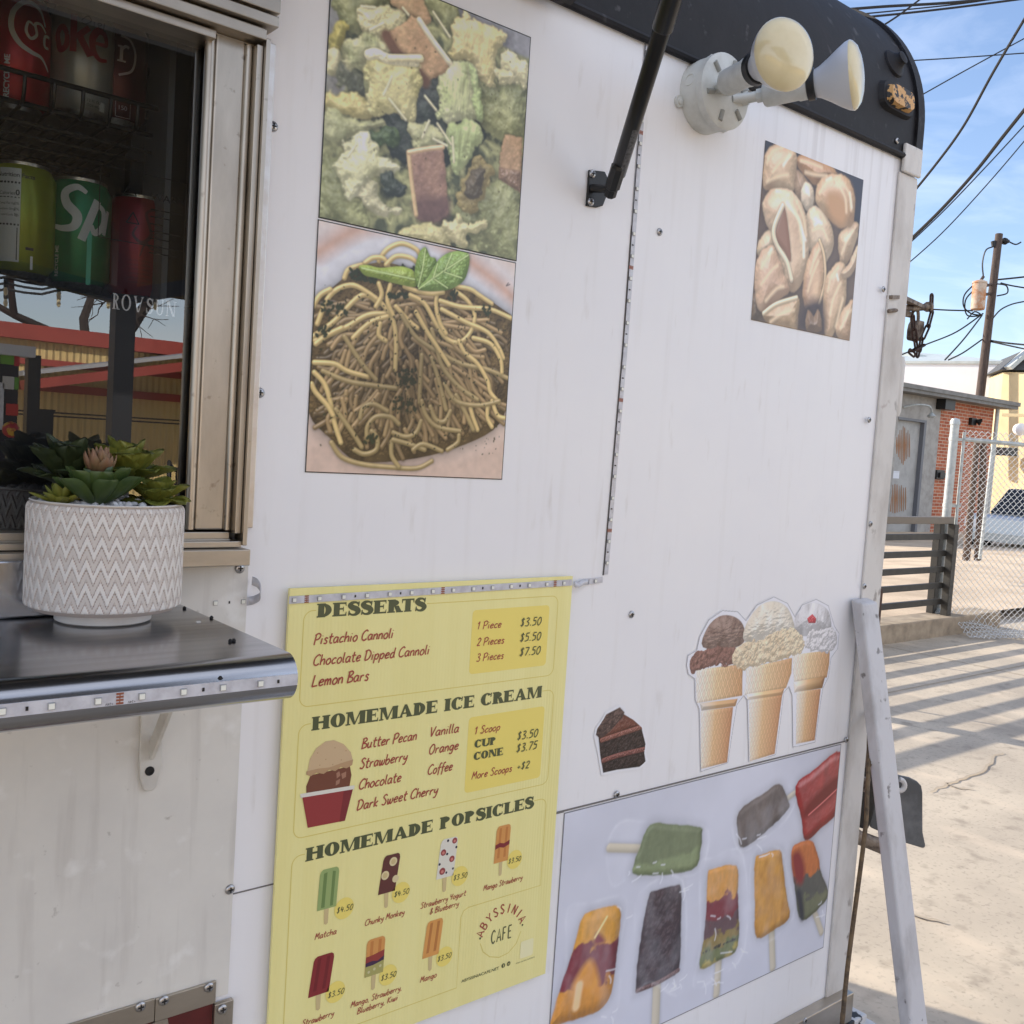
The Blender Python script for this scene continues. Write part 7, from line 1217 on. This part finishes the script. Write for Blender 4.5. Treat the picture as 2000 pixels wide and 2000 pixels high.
for k, (xa_, ya_, xb_, yb_) in enumerate(((0, 150, 830, 210), (0, 240, 830, 240), (0, 195, 830, 225))):
    S0, S1 = mz(xa_, ya_, -7.6-.3*k), mz(xb_, yb_, -7.6-.3*k); d = S1-S0; SLt = thing('string_lights', ['top', 'middle', 'lowest'][k]+' string of patio bulbs mirrored in the window glass', 'string lights', (S0+S1)/2); b = MB(); N = 20; P = [S0-d+d*3*i/N+Vector((0, 0, -.05*math.sin(i*.9)**2)) for i in range(N+1)]; b.tube(P, .012, 6); b.build('cable', m_cab, SLt)
    for i in range(1, N, 3):
        b = MB(); b.lathe([(.014, 0), (.02, -.03), (.02, -.08), (.014, -.09)], P[i], (0, 0, 1), 8); so = b.build('socket', m_cab, SLt, org=P[i]); b = MB(); b.lathe([(.012, -.09), (.02, -.12), (.016, -.15), (.0, -.165)], P[i], (0, 0, 1), 8); b.build('bulb', m_lens, so, org=P[i])
# bare tree
tr = mz(530, 640, -22); TRr = thing('bare_tree', 'leafless tree standing behind the cream building', 'tree', (tr.x, -22, 0)); rg = random.Random(3); b = MB(); bk = MB()
def branch(p, d, L, r, lv):
    q = p+d*L*.5+Vector((rg.gauss(0, .05), rg.gauss(0, .05), rg.gauss(0, .05)))*L; e = q+(d+Vector((rg.gauss(0, .2), rg.gauss(0, .2), rg.gauss(.05, .15)))).normalized()*L*.5
    (b if lv < 2 else bk).tube([p, q, e], [r, r*.8, r*.6], 6)
    if lv < 6:
        for k in range(rg.choice((2, 3)) if lv else 4): nd = (d+Vector((rg.gauss(0, .62), rg.gauss(0, .62), rg.gauss(.1, .4)))).normalized(); branch(e, nd, L*rg.uniform(.6, .85), r*.58, lv+1)
branch(Vector((tr.x, -22, 0)), Vector((0, 0, 1)), 3.0, .24, 0); m_tb = mat('dark_bark', (66, 58, 54), .9); b.build('trunk', m_tb, TRr); bk.build('crown', m_tb, TRr)
# yard railing, banner and ball, chair
YR = thing('yard_railing', 'thin pipe railing in front of the cream building', 'railing', (3, -8, 0)); b = MB()
for yq in (1125, 1150):
    r0, r1 = mz(200, yq, -8), mz(1400, yq+75, -8); d = r1-r0; b.tube([r0-d, r1+d*2], .008, 6)
for i in range(-3, 6): p = r0+(r1-r0)*i*.5; b.tube([(p.x, p.y, 0), (p.x, p.y, p.z+.05)], .012, 6)
b.build('pipes', m_blk, YR)
bn0, bn1 = mz(-260, 690, -5.2), mz(140, 690, -5.2); bnb = mz(100, 1380, -5.2).z; BN = thing('market_stand', 'dark stand hung with coloured cloth squares', 'stand', ((bn0.x+bn1.x)/2, -5.2, 0)); b = MB(); b.box((bn0.x, -5.25, .2), (bn1.x, -5.2, bn0.z)); b.build('backdrop', mat('dark_cloth', (40, 36, 48), .9), BN); b = MB(); b.box((bn0.x-.1, -5.3, bn0.z), (bn1.x+.08, -5.1, bn0.z+.07)); b.build('top_bar', m_wht, BN)
for (x0_, y0_, x1_, y1_, c) in ((5, 690, 100, 790, (120, 180, 60)), (105, 710, 140, 800, (200, 50, 60)), (20, 870, 100, 970, (220, 216, 206)), (105, 880, 135, 970, (110, 170, 60)), (-90, 700, -10, 800, (220, 180, 70)), (45, 1070, 130, 1160, (210, 60, 50)), (-200, 900, 20, 1260, (226, 226, 226))): a, c2 = mz(x0_, y0_, -5.19), mz(x1_, y1_, -5.19); b = MB(); b.box((a.x, -5.195, min(a.z, c2.z)), (c2.x, -5.185, max(a.z, c2.z))); b.build('cloth_square', mat('cloth', c, .9), BN)
c = mz(80, 1260, -5.1); b = MB(); b.grid(lambda u, v: (c.x+.055*math.cos(6.2832*u)*math.sin(3.1416*v), c.y+.055*math.sin(6.2832*u)*math.sin(3.1416*v), c.z+.055*math.cos(3.1416*v)), 20, 12, True); tag(b.build('beach_ball', mat('ball_paint', (220, 170, 40), .4, rgb2=(190, 40, 40), nscale=18, lo=.48, hi=.52, namt=1), smooth='all'), 'red and yellow ball hanging by the market stand', 'ball')
b = MB(); b.box((bn1.x+.06, -5.3, 0), (bn1.x+.14, -5.2, bn0.z+.02)); tag(b.build('stand_post', m_blk), 'black post standing beside the market stand', 'post')
p = mz(330, 1140, -6); b = MB(); b.box((p.x-.06, -6.1, 0), (p.x+.06, -6, p.z)); b.box((p.x-.07, -6.11, p.z), (p.x+.07, -5.99, p.z+.03)); tag(b.build('bollard', m_blk), 'short dark bollard post mirrored above the succulents', 'bollard')
c0 = mz(1260, 1560, -2.6); c1_ = mz(1420, 1560, -2.6); CHr = thing('patio_chair', 'black wire backed patio chair behind the camera', 'chair', ((c0.x+c1_.x)/2+.12, -2.6, 0)); b = MB(); x0_, x1_ = c0.x, c0.x+.46; zt = c0.z
b.tube(cat([(x0_, -2.6, .45), (x0_, -2.66, zt-.03), (x0_+.05, -2.67, zt), (x1_-.05, -2.67, zt), (x1_, -2.66, zt-.03), (x1_, -2.6, .45)], 5), .012, 8)
for k in range(1, 12): b.tube([(x0_+.46*k/12, -2.6, .5), (x0_+.46*k/12, -2.665, zt-.01)], .004, 5)
for k in range(1, 12): z = .5+(zt-.5)*k/12; b.tube([(x0_, -2.62, z), (x1_, -2.62, z)], .004, 5)
b.build('backrest', m_blk, CHr); b = MB(); b.box((x0_, -2.6, .43), (x1_, -2.16, .46)); b.build('seat', m_blk, CHr)
for x in (x0_+.02, x1_-.02):
    for y in (-2.58, -2.18): b = MB(); b.tube([(x, y, 0), (x, y, .43)], .012, 8); b.build('leg', m_blk, CHr)
